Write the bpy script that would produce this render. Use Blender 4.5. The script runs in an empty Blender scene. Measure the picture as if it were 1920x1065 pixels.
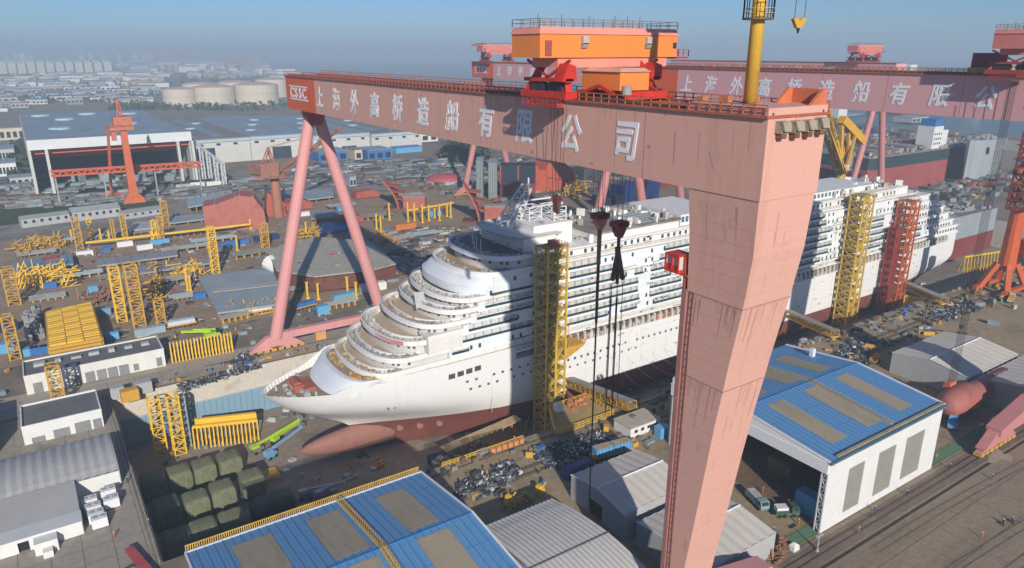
import bpy, bmesh, math, random
from mathutils import Vector, Matrix, geometry

# ------------------------------------------------------------------ camera, sky, sun, exposure
S = bpy.context.scene
COL = S.collection
CAM_H = 105.0
FPX, CX, CY, YH = 1357.0, 960.0, 532.5, 95.0          # focal length in pixels of the 1920 px wide photograph, horizon row
PITCH = math.atan((CY - YH) / FPX)
AZ = math.radians(33.87)                               # the yard's Y axis lies this far left of the view
FH = Vector((math.sin(AZ), math.cos(AZ), 0)); RT = Vector((math.cos(AZ), -math.sin(AZ), 0))
FW = FH * math.cos(PITCH) + Vector((0, 0, -math.sin(PITCH)))
UP = FH * math.sin(PITCH) + Vector((0, 0, math.cos(PITCH)))
cam = bpy.data.objects.new('camera', bpy.data.cameras.new('camera'))
COL.objects.link(cam)
m = Matrix((RT, UP, -FW)).transposed().to_4x4(); m.translation = Vector((0, 0, CAM_H))
cam.matrix_world = m
cam.data.sensor_width = 36.0; cam.data.lens = FPX / 1920 * 36.0
cam.data.clip_start = 1.0; cam.data.clip_end = 90000.0
S.camera = cam

SUN_EL = math.radians(24.0)
SUN_TO = Vector((-0.342, -0.940, 0)) * math.cos(SUN_EL) + Vector((0, 0, math.sin(SUN_EL)))   # towards the sun
W = bpy.data.worlds.new('World'); S.world = W; W.use_nodes = True
nt = W.node_tree; nt.nodes.clear()
sky = nt.nodes.new('ShaderNodeTexSky'); sky.sky_type = 'NISHITA'; sky.sun_disc = False
sky.sun_elevation = SUN_EL; sky.sun_rotation = math.atan2(SUN_TO.x, SUN_TO.y)
sky.altitude = 50; sky.air_density = 0.8; sky.dust_density = 0.5; sky.ozone_density = 8.0
bg = nt.nodes.new('ShaderNodeBackground'); bg.inputs['Strength'].default_value = 0.072
wo = nt.nodes.new('ShaderNodeOutputWorld')
nt.links.new(sky.outputs[0], bg.inputs[0]); nt.links.new(bg.outputs[0], wo.inputs[0])
sun = bpy.data.objects.new('sun', bpy.data.lights.new('sun', 'SUN')); COL.objects.link(sun)
sun.data.energy = 3.9; sun.data.angle = math.radians(0.6); sun.data.color = (1.0, 0.93, 0.83)
sun.rotation_euler = SUN_TO.to_track_quat('Z', 'Y').to_euler()
S.view_settings.view_transform = 'Standard'; S.view_settings.look = 'None'
S.view_settings.gamma = 1.0; S.view_settings.use_curve_mapping = False
S.view_settings.exposure = 0.40
S.cycles.max_bounces = 6; S.cycles.diffuse_bounces = 3; S.cycles.glossy_bounces = 2
S.cycles.transmission_bounces = 2; S.cycles.volume_bounces = 0; S.cycles.transparent_max_bounces = 4
S.cycles.caustics_reflective = False; S.cycles.caustics_refractive = False
try:
    S.cycles.use_denoising = True
except Exception:
    pass

# ------------------------------------------------------------------ placing helpers: photo pixel -> point of the place
def ray(x, y): return FW * FPX + RT * (x - CX) - UP * (y - CY)
C0 = Vector((0, 0, CAM_H))
def G(x, y, z=0.0):
    r = ray(x, y); return C0 + r * ((z - CAM_H) / r.z)
def onX(x, y, X):
    r = ray(x, y); return C0 + r * (X / r.x)
def onY(x, y, Y):
    r = ray(x, y); return C0 + r * (Y / r.y)
def pix(p):
    d = Vector(p) - C0; w = d.dot(FW); return CX + FPX * d.dot(RT) / w, CY - FPX * d.dot(UP) / w
RND = random.Random(7)

# ------------------------------------------------------------------ materials
MATS = {}
def lin(c):
    return tuple(((v / 255) / 12.92 if v / 255 <= .04045 else ((v / 255 + .055) / 1.055) ** 2.4) for v in c)
def mat(name, col, var=.12, scale=.25, rough=.65, col2=None, streak=False, metal=0.0, amount=.5, bump=0.0, wave=None, stretch=None):
    if name in MATS: return MATS[name]
    m = bpy.data.materials.new(name); m.use_nodes = True
    n = m.node_tree.nodes; l = m.node_tree.links
    b = n['Principled BSDF']; b.inputs['Roughness'].default_value = rough; b.inputs['Metallic'].default_value = metal
    b.inputs['Specular IOR Level'].default_value = .3
    tc = n.new('ShaderNodeTexCoord'); mp = n.new('ShaderNodeMapping')
    mp.inputs['Scale'].default_value = (1, 1, .08) if streak else (stretch if isinstance(stretch, tuple) else ((stretch, 1, 1) if stretch else (1, 1, 1)))
    l.new(tc.outputs['Object'], mp.inputs[0])
    n1 = n.new('ShaderNodeTexNoise'); n1.inputs['Scale'].default_value = scale; n1.inputs['Detail'].default_value = 6
    n1.inputs['Roughness'].default_value = .65
    l.new(mp.outputs[0], n1.inputs['Vector'])
    r = n.new('ShaderNodeValToRGB'); e = r.color_ramp.elements
    c2 = col2 or tuple(v * (1 - var * 1.6) for v in col)
    hi = tuple(min(1, v * (1 + var)) for v in col)
    e[0].position = .5 - .22 * (1 if not col2 else .6) - .0; e[0].color = (*c2, 1)
    e[1].position = .5 + (.22 if not col2 else (amount - .5) * .5 + .02); e[1].color = (*hi, 1)
    if col2:
        e[0].position = amount - .2; e[1].position = amount + .05
    l.new(n1.outputs['Fac'], r.inputs[0])
    # a fine second grain so that nothing is dead flat
    n2 = n.new('ShaderNodeTexNoise'); n2.inputs['Scale'].default_value = scale * 9; n2.inputs['Detail'].default_value = 4
    l.new(tc.outputs['Object'], n2.inputs['Vector'])
    mr = n.new('ShaderNodeMapRange'); mr.inputs[1].default_value = .25; mr.inputs[2].default_value = .75
    mr.inputs[3].default_value = 1 - var; mr.inputs[4].default_value = 1 + var * .7
    l.new(n2.outputs['Fac'], mr.inputs[0])
    mx = n.new('ShaderNodeMix'); mx.data_type = 'RGBA'; mx.blend_type = 'MULTIPLY'; mx.inputs[0].default_value = 1
    l.new(r.outputs[0], mx.inputs[6]); l.new(mr.outputs[0], mx.inputs[7])
    out = mx.outputs[2]
    if wave:                                                  # sheet ribs: relief only, (axis, spacing, depth)
        ax, sp, dep = wave
        wv = n.new('ShaderNodeTexWave'); wv.bands_direction = ax; wv.inputs['Scale'].default_value = .314 / sp
        l.new(tc.outputs['Object'], wv.inputs['Vector'])
        bp = n.new('ShaderNodeBump'); bp.inputs['Distance'].default_value = dep; bp.inputs['Strength'].default_value = .8
        l.new(wv.outputs['Fac'], bp.inputs['Height']); l.new(bp.outputs[0], b.inputs['Normal'])
    elif bump:
        bp = n.new('ShaderNodeBump'); bp.inputs['Distance'].default_value = bump; bp.inputs['Strength'].default_value = .6
        l.new(n2.outputs['Fac'], bp.inputs['Height']); l.new(bp.outputs[0], b.inputs['Normal'])
    l.new(out, b.inputs['Base Color'])
    MATS[name] = m
    return m
PINK = mat('pink_paint', (.62, .345, .275), .05, .22, .5, streak=True, col2=(.52, .27, .205), amount=.40)
PINKL = mat('pink_leg_paint', (.64, .30, .29), .06, .15, .5, streak=True)
PINKR = mat('rosy_paint', (.55, .24, .25), .08, .12, .5, streak=True)
ORANGE = mat('orange_panel_paint', (.68, .115, .03), .07, .2, .5)
HOUSE = mat('machinery_orange', (.80, .24, .05), .05, .2, .45)
HOUSE2 = mat('machinery_pink', (.72, .27, .2), .06, .3, .5)
RED = mat('red_paint', (.55, .035, .02), .12, .5, .45)
DKRED = mat('dark_red_paint', (.20, .022, .02), .15, .5, .5)
YEL = mat('yellow_paint', (.66, .41, .035), .2, .5, .55, col2=(.34, .19, .05), amount=.38)
YELD = mat('old_yellow_paint', (.44, .26, .035), .25, .4, .6, col2=(.20, .10, .03), amount=.42)
GOLD = mat('ochre_paint', (.48, .28, .04), .22, .6, .6, col2=(.26, .14, .05), amount=.4)
WHITE = mat('white_hull_paint', (.73, .73, .715), .035, .16, .42, streak=True, col2=(.66, .65, .62), amount=.36)
WHITE2 = mat('white_primer', (.72, .70, .66), .10, .25, .55, col2=(.46, .42, .36), amount=.36)
WHITEB = mat('white_sheet', (.72, .72, .70), .05, .3, .5)
CREAM = mat('cream_plaster', (.60, .54, .42), .07, .1, .7)
RUST = mat('rust_primer', (.36, .085, .055), .18, .15, .7, col2=(.25, .055, .04), amount=.45)
RUSTD = mat('maroon_antifouling', (.22, .05, .045), .15, .1, .6)
TAN = mat('wood_deck', (.48, .33, .19), .14, .4, .75)
GREYD = mat('grey_deck_steel', (.20, .20, .19), .15, .2, .7)
STEEL = mat('steel_plate', (.25, .265, .27), .14, .15, .6, col2=(.17, .16, .15), amount=.45)
STEELB = mat('blue_grey_steel', (.30, .36, .38), .10, .15, .55)
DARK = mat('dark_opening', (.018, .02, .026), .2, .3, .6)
TEAL = mat('teal_glass', (.025, .07, .085), .15, .3, .25)
GLASS = mat('window_glass', (.03, .045, .06), .15, .5, .15)
BLUE = mat('blue_paint', (.045, .17, .44), .12, .3, .5)
BLUEL = mat('light_blue_paint', (.13, .38, .62), .1, .3, .5)
NAVY = mat('navy_paint', (.015, .04, .15), .15, .3, .5)
LIME = mat('lime_paint', (.42, .62, .04), .1, .5, .45)
CONC = mat('concrete', (.36, .335, .29), .14, .12, .85, col2=(.25, .225, .19), amount=.42)
CONCP = mat('pale_concrete', (.50, .46, .40), .12, .12, .85, col2=(.36, .32, .27), amount=.4)
BLACK = mat('black_rubber', (.02, .02, .02), .2, .5, .7)
CANVAS = mat('olive_canvas', (.155, .165, .095), .2, .5, .85, bump=.6, col2=(.085, .10, .06), amount=.44)
LEAF = mat('foliage', (.055, .085, .045), .4, .3, .8)
TERRA = mat('oxide_red', (.36, .115, .085), .14, .3, .7, col2=(.25, .075, .06), amount=.44)
SALMON = mat('salmon_paint', (.62, .2, .12), .1, .3, .5)
ROPE = mat('wire_rope', (.05, .035, .03), .2, .5, .6)
GREYSH = mat('grey_sheet', (.40, .41, .42), .06, .2, .5)
BROWN = mat('brown_steel', (.28, .15, .09), .2, .2, .7)

# ------------------------------------------------------------------ mesh builder
class MB:
    def __init__(s): s.v = []; s.f = []
    def add(s, vs, fs):
        o = len(s.v); s.v.extend(vs); s.f.extend([tuple(i + o for i in f) for f in fs]); return s
    def box(s, x0, x1, y0, y1, z0, z1):
        if x0 > x1: x0, x1 = x1, x0
        if y0 > y1: y0, y1 = y1, y0
        if z0 > z1: z0, z1 = z1, z0
        return s.add([(x0,y0,z0),(x1,y0,z0),(x1,y1,z0),(x0,y1,z0),(x0,y0,z1),(x1,y0,z1),(x1,y1,z1),(x0,y1,z1)],
                     [(0,3,2,1),(4,5,6,7),(0,1,5,4),(1,2,6,5),(2,3,7,6),(3,0,4,7)])
    def cbox(s, c, sx, sy, sz, rz=0.0, tilt=0.0):            # box standing on c, turned about z
        ca, sa = math.cos(rz), math.sin(rz); vs = []
        for z in (0, sz):
            for x, y in ((-sx/2,-sy/2),(sx/2,-sy/2),(sx/2,sy/2),(-sx/2,sy/2)):
                zz = z + x * tilt
                vs.append((c[0]+x*ca-y*sa, c[1]+x*sa+y*ca, c[2]+zz))
        return s.add(vs, [(0,3,2,1),(4,5,6,7),(0,1,5,4),(1,2,6,5),(2,3,7,6),(3,0,4,7)])
    def bar(s, a, b, w, h=None):
        a = Vector(a); b = Vector(b); d = b - a
        if d.length < 1e-6: return s
        d.normalize(); h = h or w
        u = d.cross(Vector((0,0,1)))
        if u.length < .05: u = Vector((1,0,0))
        u.normalize(); t = u.cross(d); u = u*(w/2); t = t*(h/2)
        vs = [tuple(p+q) for p in (a,b) for q in (-u-t, u-t, u+t, -u+t)]
        return s.add(vs, [(0,1,2,3),(7,6,5,4),(0,4,5,1),(1,5,6,2),(2,6,7,3),(3,7,4,0)])
    def tube(s, a, b, r0, r1=None, n=8, caps=True):
        a = Vector(a); b = Vector(b); d = (b-a).normalized(); r1 = r0 if r1 is None else r1
        u = d.cross(Vector((0,0,1)))
        if u.length < .05: u = Vector((1,0,0))
        u.normalize(); t = d.cross(u); vs = []
        for p, r in ((a,r0),(b,r1)):
            for i in range(n):
                q = 2*math.pi*i/n; vs.append(tuple(p + u*(r*math.cos(q)) + t*(r*math.sin(q))))
        fs = [(i,(i+1)%n,n+(i+1)%n,n+i) for i in range(n)]
        if caps: fs += [tuple(range(n-1,-1,-1)), tuple(range(n,2*n))]
        return s.add(vs, fs)
    def prism(s, poly, z0, z1):                               # vertical prism of a plan polygon (x,y)
        n = len(poly)
        return s.add([(p[0],p[1],z0) for p in poly]+[(p[0],p[1],z1) for p in poly],
                     [tuple(range(n-1,-1,-1)), tuple(range(n,2*n))]+[(i,(i+1)%n,n+(i+1)%n,n+i) for i in range(n)])
    def extr(s, poly, d):                                     # polygon of 3D points pushed along d
        n = len(poly); d = Vector(d); a = [tuple(Vector(p)) for p in poly]; b = [tuple(Vector(p)+d) for p in poly]
        return s.add(a+b, [tuple(range(n-1,-1,-1)), tuple(range(n,2*n))]+[(i,(i+1)%n,n+(i+1)%n,n+i) for i in range(n)])
    def loft(s, rings, closed=True, cap0=False, cap1=False):
        n = len(rings[0]); vs = [tuple(p) for r in rings for p in r]; fs = []
        for j in range(len(rings)-1):
            for i in range(n if closed else n-1):
                fs.append((j*n+i, j*n+(i+1)%n, (j+1)*n+(i+1)%n, (j+1)*n+i))
        if cap0: fs.append(tuple(range(n-1,-1,-1)))
        if cap1: fs.append(tuple(range((len(rings)-1)*n, len(rings)*n)))
        return s.add(vs, fs)
    def lattice(s, c, w, d, h, t, seg, taper=1.0):            # four legs, rungs and diagonals
        def cor(k, z):
            f = 1 + (taper-1)*z/h; sx, sy = ((-1,-1),(1,-1),(1,1),(-1,1))[k]
            return Vector((c[0]+sx*w/2*f, c[1]+sy*d/2*f, c[2]+z))
        for k in range(4): s.bar(cor(k,0), cor(k,h), t*1.5)
        for i in range(seg+1):
            z = h*i/seg
            for k in range(4):
                s.bar(cor(k,z), cor((k+1)%4,z), t)
                if i < seg:
                    a, b = (k, (k+1)%4) if i % 2 else ((k+1)%4, k)
                    s.bar(cor(a,z), cor(b, h*(i+1)/seg), t*.8)
        return s
    def boom(s, a, b, w0, w1, t, seg):                        # lattice boom between two points
        a = Vector(a); b = Vector(b); d = (b-a).normalized(); u = d.cross(Vector((0,0,1))).normalized(); q = u.cross(d)
        def cor(k, f):
            w = w0+(w1-w0)*f; sx, sy = ((-1,-1),(1,-1),(1,1),(-1,1))[k]
            return a.lerp(b, f) + u*(sx*w/2) + q*(sy*w/2)
        for k in range(4): s.bar(cor(k,0), cor(k,1), t*1.4)
        for i in range(seg):
            for k in range(4):
                x, y = (k,(k+1)%4) if i % 2 else ((k+1)%4,k)
                s.bar(cor(x,i/seg), cor(y,(i+1)/seg), t)
        return s
    def rail(s, pts, h=1.1, step=2.0, t=.08, mid=True):       # guard rail along a run of points
        for a, b in zip(pts[:-1], pts[1:]):
            a = Vector(a); b = Vector(b); n = max(1, int((b-a).length/step)); z = Vector((0,0,h))
            for i in range(n+1):
                p = a.lerp(b, i/n); s.bar(p, p+z, t)
            s.bar(a+z, b+z, t)
            if mid: s.bar(a+z*.5, b+z*.5, t)
        return s
    def mesh(s, name, m, off=(0,0,0)):
        me = bpy.data.meshes.new(name)
        ox, oy, oz = off
        me.from_pydata([(x-ox, y-oy, z-oz) for x, y, z in s.v], [], s.f); me.update()
        if m: me.materials.append(m)
        return me
    def build(s, name, m, parent=None, label=None, kind=None, smooth=False):
        off = parent.get('_loc', (0,0,0)) if parent else (0,0,0)
        o = bpy.data.objects.new(name, s.mesh(name, m, off)); COL.objects.link(o)
        if smooth:
            for p in o.data.polygons: p.use_smooth = True
        if parent: o.parent = parent; o['_loc'] = list(off)
        if label: o['label'] = label
        if kind: o['kind'] = kind
        return o
def thing(name, label, cat, loc=(0,0,0), group=None):
    o = bpy.data.objects.new(name, None); COL.objects.link(o); o.empty_display_size = .5
    o.location = loc; o['_loc'] = list(loc); o['label'] = label; o['category'] = cat
    if group: o['group'] = group
    return o
def tag(o, label, cat, group=None):
    o['label'] = label; o['category'] = cat
    if group: o['group'] = group
    return o
def single(name, label, cat, mb, m, group=None, smooth=False):   # a thing that is one mesh, origin at its own base
    n = len(mb.v); loc = (sum(p[0] for p in mb.v)/n, sum(p[1] for p in mb.v)/n, min(p[2] for p in mb.v))
    o = bpy.data.objects.new(name, mb.mesh(name, m, loc)); COL.objects.link(o); o.location = loc
    if smooth:
        for p in o.data.polygons: p.use_smooth = True
    return tag(o, label, cat, group)
def struct(name, mb, m):
    o = mb.build(name, m); o['kind'] = 'structure'; return o
def stuff(name, mb, m, label=None, cat=None):
    o = mb.build(name, m); o['kind'] = 'stuff'
    if label: o['label'] = label
    if cat: o['category'] = cat
    return o
KIDS = {}
def dup(root, loc, rz=0.0, label=None, group=None, scale=None, m=None):
    if root.name not in KIDS: KIDS[root.name] = [(c, list(c.children)) for c in root.children]
    r = root.copy(); COL.objects.link(r); r.location = loc; r.rotation_euler = (0, 0, rz)
    if scale: r.scale = scale
    if label: r['label'] = label
    if group: r['group'] = group
    for c, gs in KIDS[root.name]:
        k = c.copy(); COL.objects.link(k); k.parent = r
        for g in gs:
            q = g.copy(); COL.objects.link(q); q.parent = k
    return r
def grid_part(name, mb, m, parent, spots):                     # alike pieces sharing one mesh, each an object
    me = mb.mesh(name, m)
    lx, ly, lz = parent.get('_loc', (0,0,0))
    out = []
    for p in spots:
        o = bpy.data.objects.new(name, me); COL.objects.link(o); o.parent = parent
        o.location = (p[0]-lx, p[1]-ly, p[2]-lz); out.append(o)
        o['_loc'] = [lx, ly, lz]
    return out
# ------------------------------------------------------------------ SETTING: ground with the two dock pits, water, haze
DX0, DX1, DY0, DY1, DZ = 10.0, 520.0, 150.0, 243.0, -17.5
EX0, EX1, EY0, EY1, EZ = 520.0, 1010.0, 296.0, 420.0, -12.0
coast = [(560,-6000),(600,-900),(640,100),(1040,250),(1090,470),(900,640),(960,1000),(1000,1500),(1080,2600),(1180,4500),(1330,6000),(1560,8600),(2600,9400),(4200,10500),(4600,16000),(4000,40000)]
outer = [(-40000,-6000)] + coast + [(-40000,40000)]
holes = [[(DX0,DY0),(DX1,DY0),(DX1,DY1),(DX0,DY1)], [(EX0,EY0),(EX1,EY0),(EX1,EY1),(EX0,EY1)]]
loops = [[Vector((x,y,0)) for x,y in outer]] + [[Vector((x,y,0)) for x,y in h] for h in holes]
vs = [tuple(v) for lp in loops for v in lp]
fs = [tuple(t) for t in geometry.tessellate_polygon(loops)]
def up_faces(vs, fs):
    out = []
    for f in fs:
        a, b, c = (Vector(vs[i]) for i in f[:3])
        out.append(f if (b-a).cross(c-a).z > 0 else tuple(reversed(f)))
    return out
mb = MB(); mb.v = vs; mb.f = up_faces(vs, fs)
GROUND = mat('yard_ground', (.215, .175, .13), .22, .03, .9, col2=(.145, .12, .095), amount=.5)
struct('ground', mb, GROUND)
def pit(nm, x0, x1, y0, y1, z, wall_m, floor_m):
    fl = MB(); fl.add([(x0,y0,z),(x1,y0,z),(x1,y1,z),(x0,y1,z)], [(0,1,2,3)]); struct(nm+'_floor', fl, floor_m)
    w = MB(); w.box(x0-1.2,x1+1.2,y1+.003,y1+1.2,z-.5,-.02); w.box(x0-1.2,x1+1.2,y0-1.2,y0-.003,z-.5,-.02)
    w.box(x0-1.2,x0-.003,y0,y1,z-.5,-.02); w.box(x1+.003,x1+1.2,y0,y1,z-.5,-.02)
    struct(nm+'_wall', w, wall_m)
DFLOOR = mat('dock_floor', (.25, .205, .16), .2, .05, .85, col2=(.165, .14, .115), amount=.48)
pit('dock', DX0, DX1, DY0, DY1, DZ, CONCP, DFLOOR)
pit('far_dock', EX0, EX1, EY0, EY1, EZ, CONC, DFLOOR)
# sheets of paving and worn ground
def sheet(name, poly, m, z):
    mb = MB(); mb.add([(p[0],p[1],z) for p in poly], [tuple(range(len(poly)))]); mb.f = up_faces(mb.v, mb.f); return struct(name, mb, m)
def px(l, z=0): return [tuple(G(x,y,z))[:2] for x, y in l]
DIRT = mat('rusty_dirt', (.28, .20, .135), .22, .06, .95, col2=(.20, .165, .125), amount=.46)
ASPH = mat('worn_asphalt', (.235, .185, .13), .2, .09, .85, col2=(.165, .13, .095), amount=.47, stretch=.12)
ROADC = mat('quay_concrete', (.33, .29, .235), .18, .16, .9, col2=(.23, .20, .165), amount=.46, stretch=.15)
LOTC = mat('lot_concrete', (.30, .265, .22), .16, .08, .9, col2=(.22, .19, .155), amount=.44)
sheet('quay_road', [(-120,244.3),(520,244.3),(520,262),(-120,262)], ROADC, .04)
sheet('dirt_yard', [(-40,289),(270,289),(270,520),(110,520),(70,505),(-40,500)], DIRT, .04)
sheet('assembly_ground', [(-60,505),(60,515),(110,530),(270,530),(400,470),(400,640),(100,700),(-60,650)], mat('stock_ground', (.23,.21,.185), .25, .05, .9, col2=(.15,.14,.13), amount=.5), .06)
sheet('paved_lot', [(-60,60),(8.7,60),(8.7,243),(-60,243)], LOTC, .04)
sheet('asphalt_apron', [(60,-20),(420,-20),(420,76.5),(60,76.5)], ASPH, .04)
sheet('workshop_ground', [(60,81),(420,81),(420,148.7),(60,148.7)], mat('brown_ground', (.28,.215,.135), .22, .06, .9, col2=(.19,.155,.11), amount=.47), .04)
GREENW = mat('green_walkway_paint', (.105, .19, .115), .18, .15, .8, col2=(.16,.16,.12), amount=.4)
sheet('green_walkway', [(100,77.4),(420,77.4),(420,80.4),(100,80.4)], GREENW, .09)
YLINE = mat('yellow_line_paint', (.5, .36, .06), .2, .3, .8)
for y in (77.0, 80.6): sheet('painted_line', [(100,y),(420,y),(420,y+.22),(100,y+.22)], YLINE, .13)
TRACK = mat('track_bed', (.20, .15, .115), .2, .2, .9)
sheet('track_bed', [(60,70.6),(420,70.6),(420,75.4),(60,75.4)], TRACK, .09)
sheet('track_slot', [(60,69.2),(420,69.2),(420,69.9),(60,69.9)], mat('slot_dark', (.05,.042,.035), .2, .5, .9), .09)
# rails of the gantry tracks and of the quay crane tracks
def rails(ys, x0, x1):
    for y in ys:
        mb = MB(); mb.box(x0, x1, y-.12, y+.12, .0, .26); struct('crane_rail', mb, mat('rail_steel', (.12,.09,.07), .2, .5, .5))
rails((72.2, 73.9, 134.0, 136.6, 146.6, 252.0), 40, 500)
for y in (133.2, 135.9): sheet('rail_bed', [(40,y),(420,y),(420,y+1.6),(40,y+1.6)], TRACK, .10)
# verge with grass at the left
verge = px([(0,392),(140,378),(250,372),(300,372),(300,384),(160,402),(0,424)])
sheet('grass_verge', verge, mat('grass', (.06,.085,.03), .3, .1, .95), .08)
# water beyond the yard
wmb = MB(); far_c = [(60000,-6000),(60000,40000)]
wl = [Vector((x,y,0)) for x,y in coast] + [Vector((60000,40000,0)), Vector((60000,-6000,0))]
wv = [(v.x,v.y,-2.5) for v in wl]; wf = [tuple(t) for t in geometry.tessellate_polygon([wl])]
wmb.v = wv; wmb.f = up_faces(wv, wf)
WATER = mat('river_water', (.10, .16, .19), .08, .01, .35)
struct('water', wmb, WATER)
qw = MB()
for a, b in zip(coast[:-1], coast[1:]):
    qw.add([(a[0],a[1],-2.6),(b[0],b[1],-2.6),(b[0],b[1],0),(a[0],a[1],0)], [(0,1,2,3)])
struct('quay_wall', qw, CONC)
# the air: one even box of haze
hz = MB(); hz.box(-42000, 62000, -6500, 42000, -19.5, 170)
hm = bpy.data.materials.new('haze_air'); hm.use_nodes = True
hn = hm.node_tree; hn.nodes.clear(); ho = hn.nodes.new('ShaderNodeOutputMaterial'); hv = hn.nodes.new('ShaderNodeVolumePrincipled')
hv.inputs['Color'].default_value = (.66, .84, 1.0, 1); hv.inputs['Density'].default_value = HAZE = 3.4e-4
hn.links.new(hv.outputs[0], ho.inputs['Volume'])
h = hz.build('haze', hm); h['kind'] = 'stuff'
# ------------------------------------------------------------------ GANTRY CRANES
def glyph(ch, size, depth=.05, bold=.012):
    cu = bpy.data.curves.new('glyph', 'FONT'); cu.body = ch; cu.size = size; cu.align_x = 'CENTER'; cu.align_y = 'CENTER'
    cu.extrude = depth; cu.offset = bold * size; cu.resolution_u = 3
    o = bpy.data.objects.new('glyph', cu); COL.objects.link(o)
    dg = bpy.context.evaluated_depsgraph_get(); dg.update()
    me = bpy.data.meshes.new_from_object(o.evaluated_get(dg))
    bpy.data.objects.remove(o)
    return me
GLY = {}
def letter(ch, size, origin, rot, m, parent, shear=0.0, sx=1.0, bold=.012):
    key = (ch, size, shear, sx, m.name)
    if key not in GLY:
        me = glyph(ch, size, bold=bold)
        if me.vertices:
            cx = (min(v.co.x for v in me.vertices)+max(v.co.x for v in me.vertices))/2
            cy = (min(v.co.y for v in me.vertices)+max(v.co.y for v in me.vertices))/2
            for v in me.vertices:
                v.co.x = (v.co.x - cx) * sx + (v.co.y - cy) * shear; v.co.y -= cy
        me.materials.clear(); me.materials.append(m); GLY[key] = me
    o = bpy.data.objects.new('painted_character', GLY[key]); COL.objects.link(o)
    o.parent = parent; lx = parent.get('_loc', (0,0,0))
    mw = rot.to_4x4(); mw.translation = Vector(origin) - Vector(lx); o.matrix_local = mw
    return o
ROT_MX = Matrix(((0,0,-1),(-1,0,0),(0,1,0)))       # reading along -Y on a face that looks towards -X
ROT_MY = Matrix(((1,0,0),(0,0,-1),(0,1,0)))        # reading along +X on a face that looks towards -Y
LETTER = mat('lettering_white', (.74, .76, .80), .04, .3, .5)
NAME = '上海外高桥造船有限公司'
def bogies(root, xc, y, m, nm='bogie'):
    for x in (xc,):
        fl = MB(); fl.extr([(x-9,y-1.3,2.4),(x+9,y-1.3,2.4),(x+3.2,y-1.3,6.2),(x-3.2,y-1.3,6.2)], (0,2.6,0))
        fl.extr([(x-10,y-.9,1.4),(x-1.2,y-.9,1.4),(x-3,y-.9,2.5),(x-8,y-.9,2.5)], (0,1.8,0))
        fl.extr([(x+1.2,y-.9,1.4),(x+10,y-.9,1.4),(x+8,y-.9,2.5),(x+3,y-.9,2.5)], (0,1.8,0))
        fl.build('leg_foot', m, root)
        tr = MB()
        for k in range(8):
            q = x - 9 + 18*k/7; tr.box(q-.9,q+.9,y-1.1,y+1.1,.55,1.45)
        tr.build('wheel_truck', GOLD, root)
        wh = MB()
        for k in range(16):
            q = x - 9.4 + 18.8*k/15; wh.tube((q,y-.35,.55),(q,y+.35,.55),.42,n=8)
        wh.build('wheel', BLACK, root, kind='stuff')
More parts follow.
